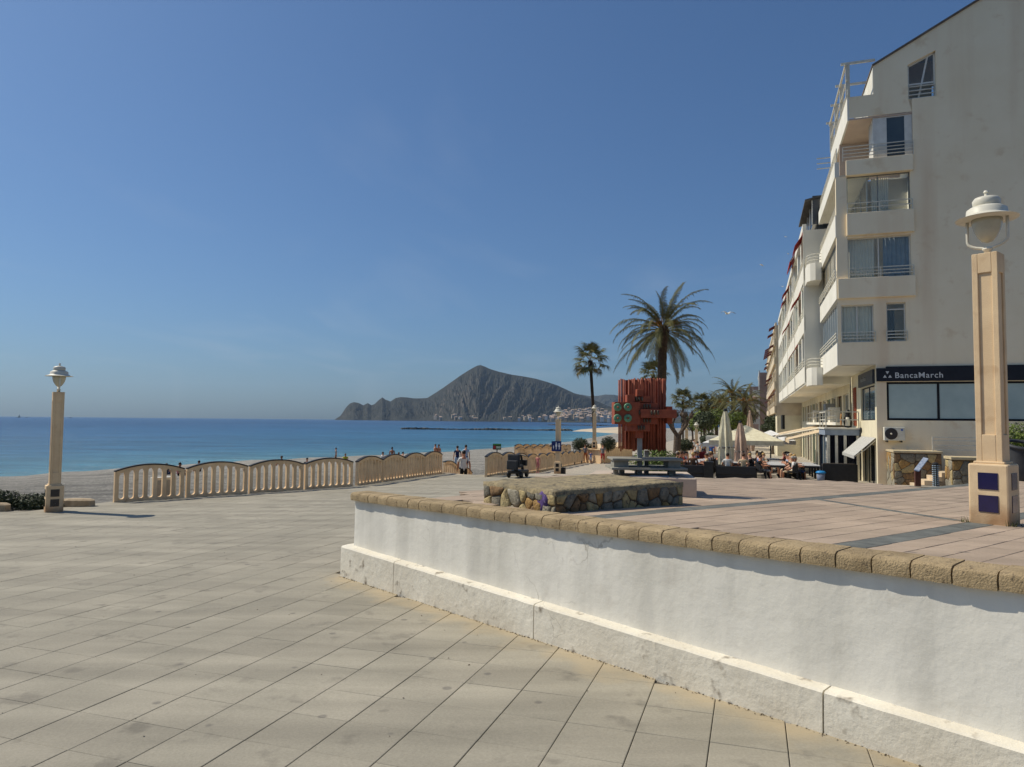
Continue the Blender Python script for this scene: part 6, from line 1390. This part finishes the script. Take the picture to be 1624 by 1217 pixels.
CLOTH = {n: mat('cloth ' + n, srgb(*c), tuple(.8 * v for v in srgb(*c)), 6, .9) for n, c in dict(white=(226, 224, 218), navy=(34, 46, 84), black=(22, 22, 24), grey=(128, 128, 130), red=(170, 40, 44), pink=(220, 140, 140), blue=(70, 110, 180), beige=(204, 184, 150), yellow=(206, 206, 40), orange=(196, 104, 50), green=(80, 110, 80), paleblue=(170, 190, 215), brown=(96, 70, 52)).items()}
HAIRC = [mat('hair ' + n, srgb(*c), rough=.6) for n, c in (('black', (28, 24, 22)), ('brown', (70, 48, 34)), ('grey', (150, 146, 140)), ('blond', (186, 152, 98)))]
def person(label, loc, rz, kind='stand', top='white', bottom='navy', shoes='black', skin=0, hair=1, long=False, H=1.72, bare=False, group=None, hat=None):
    me, J = body_mesh(kind); t = thing('person', label, 'person', loc, rz, group); s = H / 1.75; t.scale = (s, s, s)
    o = ob('body', me, t)
    for i, m in enumerate((SKIN[skin], SKIN[skin] if bare else CLOTH[top], CLOTH[bottom], CLOTH[shoes])): o.material_slots[i].link = 'OBJECT'; o.material_slots[i].material = m
    h = ob('hair' if not hat else 'hat', HAIRM[long], t); c = Vector(J['hd0'][0]).lerp(Vector(J['hd1'][0]), .72); h.location = c + Vector((0, -.005, .02)); h.material_slots[0].link = 'OBJECT'; h.material_slots[0].material = CLOTH[hat] if hat else HAIRC[hair]
    return t
AW = -PRZ * 0
def facing(px, away=False, turn=0.): return turn + (0 if away else PI)
# on the beach steps and the beach
p = at(735, 779, 31.4); person('man in white vest and dark shorts walking down to the beach', p, .15, 'walk', 'white', 'black', skin=1, hair=0, H=1.78)
p = at(725, 748, 45); person('woman in navy top beside the water behind the walking man', p, .3, 'stand', 'navy', 'paleblue', hair=0, long=True, H=1.62)
p = at(738.5, 747.5, 45.5); person('man in pale shirt standing right of the woman in navy', p, -.2, 'stand', 'paleblue', 'navy', hair=0, H=1.68)
beach = [(533, 711, 75, 'stand', 'grey', 'black', 'man in grey shirt standing at the water edge above the fourth panel'), (548, 720, 66, 'ground', 'yellow', 'black', 'person in bright yellow vest sitting on the pebbles'), (284, 734.5, 44, 'ground', 'pink', 'black', 'person in pink top sitting between the first two fence panels'),
    (263, 736, 47, 'ground', 'black', 'navy', 'dark haired person sitting behind the first fence panel'), (316.5, 731.5, 50, 'ground', 'brown', 'black', 'person sitting behind the second fence panel'), (448, 724, 56, 'ground', 'paleblue', 'navy', 'person in pale blue sitting behind the third fence panel'), (487, 727, 52, 'ground', 'black', 'black', 'person in black sitting between the third and fourth panels'),
    (606, 717.5, 60, 'ground', 'white', 'navy', 'person in white sitting above the closed-looking fence run'), (622, 710, 62, 'stand', 'brown', 'brown', 'tanned bather standing behind the closed-looking fence run'), (690.5, 705.5, 64, 'stand', 'brown', 'black', 'left one of the two bathers above the fence end'), (696, 706, 64, 'stand', 'brown', 'navy', 'right one of the two bathers above the fence end'), (632, 718, 63, 'ground', 'black', 'black', 'person in black sitting right of the tanned bather'), (638, 717.5, 66, 'ground', 'brown', 'navy', 'sunbather sitting behind the fence top before the corner')]
for i, (px, py, Y, k, tc_, bc, lb) in enumerate(beach):
    h_ = {'stand': 1.7, 'ground': .9}[k]; c = at(px, py, Y); person(lb, (c.x, c.y, c.z - h_), 2 + i * 1.3, k, tc_, bc, hair=i % 2, bare=(tc_ == 'brown' and 'bather' in lb), H=1.75, group='people on the pebble beach', skin=i % 3)
# promenade walkers
def on_ground(px, py): return hit(px, py, ground, 5, 300)
p = on_ground(853, 751); person('small child in pink with a pale sun hat beside the fence', p, 2.6, 'stand', 'pink', 'pink', 'pink', hat='beige', H=.98)
p = on_ground(928, 734.5); person('woman in pale top and orange shorts walking with the toddler', p, PRZ + PI, 'walk', 'grey', 'orange', skin=1, hair=1, H=1.45)
p = on_ground(937, 735.5); person('toddler in blue walking between two adults on the promenade', p, PRZ + PI, 'stand', 'blue', 'paleblue', hair=1, H=.95)
p = on_ground(956, 737); person('man in patterned grey shirt and dark red shorts striding on the promenade', p, PRZ + PI, 'walk', 'grey', 'red', hair=1, H=1.5)
for px, py, Y, tc_, lb in ((1096, 700, 80, 'black', 'dark dressed walker between the two small lamps'), (1101, 699, 84, 'white', 'walker in white between the two small lamps'), (1121, 700, 90, 'red', 'walker in red beyond the low hedge')):
    c = at(px, py, Y); person(lb, (c.x, c.y, ground(c.x, c.y)), PRZ, 'walk', tc_, 'black', H=1.65)

# ------------------------------------------------------------------ cafe terrace
RATTAN = mat('black rattan', (.012, .012, .014), (.028, .028, .03), 40, .6, .5, 120, bdist=.005)
CUSH = mat('dark cushion', (.03, .032, .036), (.045, .047, .05), 5, .9)
TTOP = mat('pale table top', (.55, .55, .54), (.46, .46, .45), 4, .4)
BRNC = mat('brown wicker', srgb(110, 62, 44), srgb(86, 48, 36), 20, .8, .4, 80, bdist=.005)
def make_chair(m, label, group):
    t = thing('cafe_chair', label, 'chair', (0, 0, 0), 0, group)
    MB().box(-.26, .26, -.25, .25, .36, .45).build('seat', m, t, bevel=.02)
    mb = MB(); n = 10; vs = []
    for i in range(n + 1):
        a = PI * i / n; x, y = -.29 * math.cos(a), -.27 * math.sin(a) + .02
        top = .66 + .17 * math.sin(a); vs += [(x, y, .36), (x * .88, y * .88 + .005, .36), (x * .88, y * .88 + .005, top), (x, y, top)]
    mb.add(vs, [(4 * i + k, 4 * (i + 1) + k, 4 * (i + 1) + (k + 1) % 4, 4 * i + (k + 1) % 4) for i in range(n) for k in range(4)] + [(0, 1, 2, 3), (4 * n + 3, 4 * n + 2, 4 * n + 1, 4 * n)]); mb.build('backrest', m, t)
    for x in (-.23, .23):
        for y in (-.22, .22): MB().box(x - .022, x + .022, y - .022, y + .022, 0, .36).build('leg', m, t)
    return t
def make_table(label, group, w=.8, d=.8):
    t = thing('cafe_table', label, 'table', (0, 0, 0), 0, group); MB().box(-w / 2, w / 2, -d / 2, d / 2, .70, .735).build('table_top', TTOP, t, bevel=.006)
    MB().box(-w / 2 + .04, w / 2 - .04, -d / 2 + .04, d / 2 - .04, .62, .70).build('apron', RATTAN, t)
    for x in (-1, 1):
        for y in (-1, 1): MB().box(x * (w / 2 - .07) - .03, x * (w / 2 - .07) + .03, y * (d / 2 - .07) - .03, y * (d / 2 - .07) + .03, 0, .62).build('leg', RATTAN, t)
    return t
def make_sofa(label, group, w=1.9):
    t = thing('rattan_sofa', label, 'sofa', (0, 0, 0), 0, group); MB().box(-w / 2, w / 2, -.36, .36, .0, .34).build('base', RATTAN, t, bevel=.03); MB().box(-w / 2, w / 2, -.42, -.28, .2, .62).build('backrest', RATTAN, t, bevel=.03)
    for x in (-1, 1): MB().box(x * (w / 2 - .08) - .08, x * (w / 2 - .08) + .08, -.30, .36, .3, .56).build('arm', RATTAN, t, bevel=.02)
    for x in (-1, 1): MB().box(x * .4 - .38, x * .4 + .38, -.26, .34, .345, .46).build('cushion', CUSH, t, bevel=.03)
    return t
def P3(s, q): x, y = xy(s, q); return Vector((x, y, ground(x, y)))
ch0 = make_chair(RATTAN, '', 'g'); ch1 = make_chair(BRNC, '', 'g'); tb0 = make_table('', 'g'); used = set()
def place(proto, s, q, rz, label, group):
    o = proto if id(proto) not in used else copy_tree(proto); used.add(id(proto))
    o.location = P3(s, q); o.rotation_euler = (0, 0, PRZ + rz); o['label'] = label; o['group'] = group; return o
rc = random.Random(17); seats = []
ROWS = {'left': -1.0, 'central': 1.15, 'right': 3.05}
TORD = ['nearest', 'second', 'third', 'fourth', 'fifth']; cnt = {}
def setting(s, q, row, kind, chairs, g):
    nm = {'black': 'black rattan', 'brown': 'brown wicker'}[kind]; pr = ch0 if kind == 'black' else ch1; k = cnt.get(row, 0); cnt[row] = k + 1
    place(tb0, s, q, 0, '%s pale-topped table of the %s cafe row' % (TORD[k], row), 'cafe tables, %s row' % row)
    for ds, dq, rz in chairs:
        wh = '%s side, %s end of the %s table, %s row' % ('sea' if dq < 0 else 'building', 'near' if ds < 0 else 'far', TORD[k], row)
        place(pr, s + ds, q + dq, rz, '%s chair at the %s' % (nm, wh), 'cafe chairs, %s row' % row); seats.append((s + ds, q + dq, rz, wh))
L4 = [(-.35, -.72, R(-90)), (.35, -.72, R(-90)), (-.35, .72, R(90)), (.35, .72, R(90))]
for i, s in enumerate((37.6, 39.3, 41.0, 42.7)): setting(s, 1.15, 'central', 'black', L4[:2] + L4[2:], 0)
for i, s in enumerate((38.0, 39.8, 41.6, 43.4)): setting(s, 2.75, 'right', 'black', L4[:2], 0)
for i, s in enumerate((39.6, 41.4, 43.2)): setting(s, -.85, 'inner', 'black', L4, 0)
for i, s in enumerate((39.0, 40.7, 42.4, 44.1)): setting(s, -3.0, 'left', 'black', L4, 0)
for s in (45.5, 47.8, 50.5, 53.5):
    for q, r_ in ((-2.6, 'far left'), (-.4, 'far middle'), (1.4, 'far right')): setting(s, q, r_, 'brown', L4, 0)
sf = make_sofa('black rattan sofa with its back to the terrace, left of the centre tables', 'rattan sofas at the cafe edge'); sf.location = P3(37.3, -.75); sf.rotation_euler = (0, 0, PRZ)
dup(sf, P3(37.4, -3.2), PRZ, 'leftmost black rattan sofa beside the slab table'); 
for (s, q, tc_, hr, lb, sk_) in ((37.3, -1.15, 'white', 0, 'man in white shirt sitting on the sofa seen from behind', 1), (37.3, -.4, 'beige', 1, 'woman in beige sitting on the sofa beside the man in white', 0), (37.4, -3.6, 'black', 1, 'person in black on the leftmost sofa', 1), (37.4, -2.85, 'brown', 3, 'person in brown on the leftmost sofa', 2)):
    p = P3(s, q); p.z -= .05; person(lb, p, PRZ, 'sit2', tc_, 'navy', hair=hr, skin=sk_, H=1.72)
TOPS = ['white', 'black', 'navy', 'grey', 'red', 'pink', 'blue', 'beige', 'paleblue', 'brown']
rc.shuffle(seats)
for i, (s, q, rz, row) in enumerate(seats):
    tc_ = TOPS[i % len(TOPS)]; x, y = xy(s, q); p = Vector((x, y, ground(x, y) - .07))
    person('diner in %s, %s' % (tc_.replace('paleblue', 'pale blue'), row), p, PRZ + rz, 'sit' if i % 3 else 'sit2', tc_, rc.choice(['navy', 'black', 'beige', 'grey']), hair=i % 4, long=i % 2 == 0, skin=i % 4, H=rc.uniform(1.6, 1.8), group='seated cafe guests')
for i in range(12):
    s_, q_ = rc.uniform(55, 75), rc.uniform(-5, 1.2); tc_ = TOPS[(i * 3) % len(TOPS)]
    person('distant walker in %s, number-less among passers behind the cafe tables' % tc_ if False else 'passer-by in %s far behind the cafe tables, %s' % (tc_.replace('paleblue', 'pale blue') + (' top' if s_ < 65 else ' shirt'), ['by the awnings', 'mid path', 'near the parasols', 'seaward side'][min(3, int((1.2 - q_) / 1.6))] + (' facing us' if i % 2 else ' walking away') + (', last' if i > 9 else '')), P3(s_, q_), PRZ + (PI if i % 2 else 0), 'walk', tc_, rc.choice(['navy', 'black', 'beige']), hair=i % 4, skin=i % 4, group='passers-by behind the cafe')
# parasols
def closed_parasol(label, base, H, m, r=.2):
    t = thing('closed_parasol', label, 'parasol', base, 0, 'closed parasols'); mb = MB(); n = 32; prof = [(.30, .55), (.62, .9), (.85, 1.0), (1., .86), (.92, .55), (.5, .22), (.15, .06)]
    zz = [.55, .8, 1.25, 1.32, 1.9, 2.5, 2.85]; rr = [1.15, 1.2, 1.15, 1.0, .95, .6, .25]
    k = len(zz); mb.v = []
    for z, f in zip(zz, rr):
        for i in range(n): a = 2 * PI * i / n; q = r * f * (1 + .20 * math.cos(8 * a + z) + .08 * math.cos(13 * a + 2 * z)); mb.v.append((q * math.cos(a), q * math.sin(a), z / 2.85 * H))
    mb.f = [(i * n + j, i * n + (j + 1) % n, (i + 1) * n + (j + 1) % n, (i + 1) * n + j) for i in range(k - 1) for j in range(n)] + [tuple(range(n - 1, -1, -1)), tuple(range((k - 1) * n, k * n))]; mb.m = [0] * len(mb.f)
    mb.build('canopy', m, t); mb = MB(); mb.lathe([(r * 1.14, 1.24 / 2.85 * H), (r * 1.16, 1.25 / 2.85 * H), (r * 1.16, 1.30 / 2.85 * H), (r * 1.1, 1.31 / 2.85 * H)], 24); mb.build('strap', mat('grey strap', (.12, .11, .1)), t)
    mb = MB(); mb.lathe([(.04, 0), (.04, H)], 10); mb.build('pole', GREYMETAL, t); mb = MB(); mb.lathe([(.05, H * .99), (.1, H * 1.0), (.08, H * 1.03), (.01, H * 1.04)], 12); mb.build('finial', BLACKM if 'cream' in label else m, t); MB().box(-.35, .35, -.35, .35, 0, .12).build('base', GCONC, t); return t
CRC = mat('cream parasol cloth', srgb(222, 216, 188), srgb(200, 192, 164), 4, .9); BGC = mat('beige parasol cloth', srgb(206, 180, 158), srgb(184, 158, 138), 4, .9)
for px, pt, Y, m_, lb, r_ in ((1150, 649, 36.5, CRC, 'tall closed cream parasol at the front of the cafe', .29), (1174, 668, 39.5, BGC, 'closed beige parasol right of the tall cream one', .27), (1189, 652, 66, BGC, 'closed beige parasol farther back under the palms', .3)):
    a = at(px, pt, Y); gz = ground(a.x, a.y); closed_parasol(lb, (a.x, a.y, gz), (a.z - gz) / 1.03, m_, r_)
def open_parasol(label, base, H, w, m):
    t = thing('open_parasol', label, 'parasol', base, PRZ, 'open parasols'); mb = MB(); h = w / 2
    for a, b in (((-h, -h), (h, -h)), ((h, -h), (h, h)), ((h, h), (-h, h)), ((-h, h), (-h, -h))): mb.add([(*a, H), (*b, H), (0, 0, H + w * .22)], [(0, 1, 2)]); mb.add([(*a, H - .28), (*b, H - .28), (*b, H), (*a, H)], [(0, 1, 2, 3)])
    mb.build('canopy', m, t); mb = MB(); mb.lathe([(.05, 0), (.05, H + w * .22)], 10); mb.build('pole', BLACKM, t)
    for k in range(4): a = PI / 4 + k * PI / 2; m2 = MB(); m2.tube([(0, 0, H - .3), (h * .95 * math.copysign(1, math.cos(a)), h * .95 * math.copysign(1, math.sin(a)), H + .0)], .02, 5); m2.build('rib', GREYMETAL, t)
    return t
WHC = mat('white parasol cloth', srgb(236, 236, 234), srgb(214, 214, 212), 3, .9)
for px, py, Y, w_, m_, lb in ((1183, 698, 46, 4.4, CRC, 'wide open cream parasol over the middle tables'), (1222, 698, 54, 3.4, WHC, 'open white parasol beside the striped awnings'), (1145, 702, 52, 2.6, WHC, 'open white parasol left of the cream parasols')):
    a = at(px, py, Y); gz = ground(a.x, a.y); open_parasol(lb, (a.x, a.y, gz), a.z - gz, w_, m_)
# small cafe edge objects
def box_thing(name, label, cat, loc, rz, parts):
    t = thing(name, label, cat, loc, rz)
    for nm, b, m_ in parts: MB().box(*b).build(nm, m_, t, bevel=.01)
    return t
a = P3(37.0, -2.05); box_thing('litter_bin', 'square black litter bin between the two rattan sofas', 'bin', a, PRZ, [('bin_body', (-.22, .22, -.22, .22, 0, .72), BLACKM), ('lid', (-.24, .24, -.24, .24, .722, .8), BLACKM)])
a = P3(36.2, 3.05); t = thing('bucket', 'small grey bucket with a bright blue lid by the black screen', 'bucket', a, 0); mb = MB(); mb.lathe([(.15, 0), (.19, .42)], 18); mb.build('bucket_body', mat('grey plastic', srgb(120, 130, 150)), t, True); mb = MB(); mb.lathe([(.22, .42), (.225, .46), (.16, .52), (.01, .54)], 18); mb.build('lid', mat('blue plastic', srgb(40, 130, 190), rough=.4), t, True)
a = P3(36.7, 3.9); t = thing('planter_screen', 'long black screen box at the right end of the cafe terrace', 'screen', a, PRZ); MB().box(-.75, .75, -.25, .25, 0, .85).build('screen_box', BLACKM, t, bevel=.01); MB().box(-.7, .7, -.2, .2, .852, .88).build('soil', mat('soil', (.05, .04, .03)), t)
a = at(1117, 716, 47); gz = ground(a.x, a.y); t = thing('notice_box', 'dark red notice box on legs left of the closed cream parasol', 'notice box', (a.x, a.y, gz), PRZ); MB().box(-.38, .38, -.12, .12, .5, 1.15).build('box', mat('dark red paint', srgb(128, 30, 34), srgb(104, 26, 30), 4, .6), t, bevel=.01)
for x in (-.3, .3): MB().box(x - .03, x + .03, -.05, .05, 0, .5).build('leg', BLACKM, t)
t = thing('kiosk', 'small white pavilion left of the closed cream parasol', 'kiosk', (*at(1137, 712, 56).xy, ground(*at(1137, 712, 56).xy)), PRZ); MB().box(-.8, .8, -.8, .8, 2.0, 2.3).build('roof', WHITE_R, t); 
for x in (-.7, .7):
    for y in (-.7, .7): MB().box(x - .06, x + .06, y - .06, y + .06, 0, 2.0).build('post', WHITE_R, t)
MB().box(-.7, .7, -.65, -.6, 0, .9).build('counter', WHITE_R, t)
a = P3(44.5, -5.4); 
# low beige planter walls along the left of the cafe
for (px0, px1, Y, z_, lb) in ((1068, 1104, 47.0, .45, 'low beige planter wall below the dark clipped hedge'), (1104, 1135, 60, .5, 'low beige planter wall below the far hedge')):
    a, b = at(px0, 720, Y), at(px1, 720, Y); gz = ground(a.x, a.y); t = thing('planter_wall', lb, 'planter', (a.x, a.y, gz), 0); MB().box(0, b.x - a.x, 0, 1.2, -.3, z_).build('wall_body', TAN, t, bevel=.02); MB().box(.1, b.x - a.x - .1, .1, 1.1, z_ - .02, z_ + .03).build('soil', mat('soil', (0, 0, 0)), t)
# planter wall that carries the lamp, slim palm and bushes
pw = thing('planter_wall', 'sand coloured planter wall under the promenade lamp and slim palm', 'planter')
pts = [at(921, 720, 57.0), at(953, 720, 55.2), at(1003, 715, 70), at(985, 715, 76), at(921, 715, 64)]
mb = MB(); mb.prism([(q.x, q.y) for q in pts], lambda x, y: (x, y, 1.2), lambda x, y: (x, y, 3.0)); mb.build('wall_body', TAN, pw)
cpt = sum((q.xy for q in pts), Vector((0, 0))) / 5
mb = MB(); mb.prism([tuple(cpt + (q.xy - cpt) * 1.03) for q in pts], lambda x, y: (x, y, 3.003), lambda x, y: (x, y, 3.03)); mb.build('coping', CREAM, pw)

# ------------------------------------------------------------------ signs
NAVYS = mat('navy sign', srgb(24, 44, 104), srgb(22, 40, 96), 3, .4); WHS = mat('white sign print', (.8, .8, .8))
t = thing('family_sign', 'square navy sign with white family figures on the promenade lamp', 'sign', (*at(882.5, 708, 36.5).xy, at(882.5, 708, 36.5).z), R(-4))
MB().box(-.25, .25, -.02, .02, -.26, .26).build('plate', NAVYS, t)
for x, s_ in ((-.15, .55), (-.01, 1.), (.14, .9)):
    mb = MB(); z0 = -.14; mb.lathe([(.004, -.002), (.035 * s_, -.002), (.035 * s_, .002), (.004, .002)], 14); mb.v = [(x + a, -.024 + c * .5, z0 + .30 * s_ + b) for a, b, c in mb.v]
    for q in ([(-.04, .255), (.04, .255), (.05, .13), (.022, .12), (.022, -.02), (.004, -.02), (0, .1), (-.004, -.02), (-.022, -.02), (-.022, .12), (-.05, .13)],):
        mb.prism([(x + a * s_, z0 + b * s_) for a, b in q], lambda a, b: (a, -.026, b), lambda a, b: (a, -.0215, b))
    mb.build('pictogram', WHS, t)
c = at(788, 733, 46); t = thing('beach_sign', 'small beach information sign on a thin grey post', 'sign', (c.x, c.y, c.z - .6), -.05)
H_ = at(788, 704, 46).z - c.z + .6; mb = MB(); mb.tube([(0, 0, 0), (0, 0, H_ - .03)], .04, 8); mb.build('post', GREYMETAL, t); MB().box(-.27, .27, -.05, -.03, H_ - .38, H_).build('plate', mat('green sign plate', srgb(50, 76, 54)), t)
MB().box(-.25, -.08, -.056, -.051, H_ - .34, H_ - .12).build('red_panel', mat('red sign panel', srgb(170, 60, 60)), t); MB().box(-.05, .24, -.056, -.051, H_ - .30, H_ - .16).build('pale_panel', mat('pale sign panel', srgb(190, 206, 180)), t); MB().box(-.27, .27, -.057, -.051, H_ - .09, H_ - .02).build('top_bar', mat('bright green sign bar', srgb(90, 150, 80)), t)

# ------------------------------------------------------------------ objects by the fence
c = at(258, 791, 20.6); t = thing('utility_cabinet', 'white utility cabinet with two grey louvre doors behind the first fence panel', 'cabinet', (c.x, c.y, c.z), R(46))
MB().box(-.31, .31, -.15, .15, -.3, .62).build('cabinet_body', WHITEP, t, bevel=.015)
for x in (-.15, .15): MB().box(x - .12, x + .12, -.165, -.152, .04, .54).build('door', GREYMETAL, t)
def kick_scooter(label, loc, rz):
    t = thing('kick_scooter', label, 'scooter', loc, rz, 'scooters leaning on the fence'); MB().box(-.07, .07, -.45, .35, .1, .14).build('deck', BLACKM, t)
    mb = MB(); mb.tube([(0, .42, .12), (0, .36, .5), (0, .28, 1.1)], .025, 6); mb.build('stem', BLACKM, t); mb = MB(); mb.tube([(-.22, .28, 1.1), (.22, .28, 1.1)], .02, 6); mb.build('handlebar', BLACKM, t)
    for y in (-.5, .44):
        mb = MB(); mb.lathe([(.02, -.025), (.11, -.025), (.12, 0), (.11, .025), (.02, .025)], 14); mb.v = [(z, y + x, .12 + y2) for x, y2, z in mb.v]; mb.build('wheel', BLACKM, t, True)
    return t
for px, py, lb in ((902, 737, 'black kick scooter leaning on the fence right of the lamp'), (914, 735, 'second black kick scooter nearer the planter wall')):
    p = on_ground(px, py); kick_scooter(lb, p, PRZ + R(60))
p = on_ground(822, 757.5); t = thing('mobility_scooter', 'black mobility scooter parked against the fence near the beach steps', 'scooter', p, PRZ - .1)
MB().box(-.28, .28, -.45, .45, .18, .30).build('chassis', BLACKM, t, bevel=.03); MB().box(-.24, .24, -.42, .0, .42, .52).build('seat', CUSH, t, bevel=.03); MB().box(-.26, .26, -.52, -.38, .46, .95).build('backrest', CUSH, t, bevel=.05); MB().box(-.24, .24, -.66, -.525, .34, .72).build('rear_bag', CUSH, t, bevel=.05); MB().box(-.06, .06, -.3, -.15, .3, .42).build('seat_post', BLACKM, t)
mb = MB(); mb.tube([(0, .42, .25), (0, .38, .6), (0, .25, .88)], [.07, .05, .04], 8); mb.build('tiller', BLACKM, t); mb = MB(); mb.tube([(-.26, .2, .86), (0, .27, .9), (.26, .2, .86)], .025, 6); mb.build('handlebar', BLACKM, t); MB().box(-.16, .16, .42, .56, .45, .68).build('basket', BLACKM, t)
for x, y in ((-.27, -.33), (.27, -.33), (-.2, .38), (.2, .38)):
    mb = MB(); mb.lathe([(.02, -.045), (.12, -.045), (.135, 0), (.12, .045), (.02, .045)], 16); mb.v = [(x + z, y + a, .135 + b) for a, b, z in mb.v]; mb.build('wheel', BLACKM, t, True)
p = on_ground(892, 752); t = thing('litter_bin', 'small black bin at the foot of the lamp with the family sign', 'bin', p, PRZ); MB().box(-.15, .15, -.12, .12, 0, .3).build('bin_body', BLACKM, t, bevel=.02); MB().box(-.16, .16, -.13, .13, .302, .33).build('lid', BLACKM, t)
# big black pot at the right edge of the terrace
c = hit(1622, 763, terr); t = thing('litter_bin', 'large dark round litter bin with an open tilted rim at the right edge', 'bin', (c.x, c.y, c.z - .02)); POT = mat('dark cast metal', (.035, .037, .042), (.055, .057, .062), 5, .6, .2, 40, bdist=.005)
mb = MB(); n = 28; prof = [(.20, 0), (.26, .08), (.30, .4), (.33, .78), (.345, .85)]
for r_, z in prof: mb.v += [(r_ * math.cos(2 * PI * i / n), r_ * math.sin(2 * PI * i / n), z) for i in range(n)]
mb.f = [(k * n + i, k * n + (i + 1) % n, (k + 1) * n + (i + 1) % n, (k + 1) * n + i) for k in range(4) for i in range(n)] + [tuple(range(n - 1, -1, -1))]; mb.m = [0] * len(mb.f); mb.build('bin_body', POT, t, True)
mb = MB(); mb.tube([(.35 * math.cos(2 * PI * i / n), .35 * math.sin(2 * PI * i / n), .9 + .1 * math.sin(2 * PI * i / n)) for i in range(n + 1)], .045, 8, cap=False); mb.build('rim', POT, t, True)
mb = MB(); mb.lathe([(.01, -.01), (.06, -.01), (.06, .01), (.01, .01)], 14); mb.v = [(x - .13, -.305 + z, .66 + y * .8) for x, y, z in mb.v]; mb.build('round_badge', BLACKM, t)

# ------------------------------------------------------------------ gulls
def gull(label, px, py, Y, span, rz, bank, flap):
    t = thing('gull', label, 'gull', at(px, py, Y), rz, 'gulls in flight'); t.rotation_euler = (bank, 0, rz); t.scale = (span, span, span)
    mb = MB(); mb.tube([(0, -.22, 0), (0, -.12, .01), (0, 0, .02), (0, .14, .015), (0, .2, .02), (0, .25, .012)], [.01, .035, .055, .045, .035, .006], 8); mb.build('body', WHITEP, t, True)
    mb = MB(); mb.prism([(-.03, -.2), (.03, -.2), (.06, -.32), (-.06, -.32)], lambda x, y: (x, y, -.003), lambda x, y: (x, y, .003)); mb.build('tail', WHITEP, t)
    for s in (-1, 1):
        m2 = MB(); sec = [(0.03, .10, .03, -.06), (.22, .13, .03 + flap, -.03), (.40, .06, .02 + flap * .8, -.05), (.52, -.06, flap * .35, -.10)]; vs = []
        for x, yl, z, yt in sec: vs += [(s * x, yl, z), (s * x, yt, z), (s * x, yt, z + .008), (s * x, yl, z + .012)]
        m2.add(vs, [(4 * i + k, 4 * i + (k + 1) % 4, 4 * (i + 1) + (k + 1) % 4, 4 * (i + 1) + k) for i in range(3) for k in range(4)] + [(12, 13, 14, 15)], 0); m2.m[8:] = [1] * (len(m2.m) - 8); m2.build('wing', [WHITEP, mat('grey wing tip', (.12, .12, .13))], t)
for a in (('nearest gull gliding right of the date palm crown', 1154, 498, 50, 1.15, .3, .1, .10), ('gull flying left of the apartment block, below two others', 1208, 421, 62, .75, 1.0, .5, .06), ('middle gull close to the balconies', 1246, 376, 80, .6, .7, .3, .05), ('smallest gull near the red awning of the white block', 1250, 403, 95, .6, 1.2, .3, .08), ('distant gull just left of the roof edge', 1241, 455, 100, .7, .2, .2, .1)): gull(*a)

# ------------------------------------------------------------------ sea air
mb = MB(); mb.box(-10500, 10500, -10500, 10500, -12, 520); hz = mb.build('haze', bpy.data.materials.new('haze'), None, kind='stuff')
m = hz.data.materials[0]; m.use_nodes = True; t = m.node_tree; t.nodes.remove(t.nodes['Principled BSDF']); pv = t.nodes.new('ShaderNodeVolumePrincipled')
pv.inputs['Color'].default_value = (.55, .75, 1, 1); pv.inputs['Density'].default_value = .000045; pv.inputs['Anisotropy'].default_value = .2
t.links.new(pv.outputs[0], t.nodes['Material Output'].inputs['Volume'])
tag(hz, 'thin blue sea haze over the bay', 'haze')
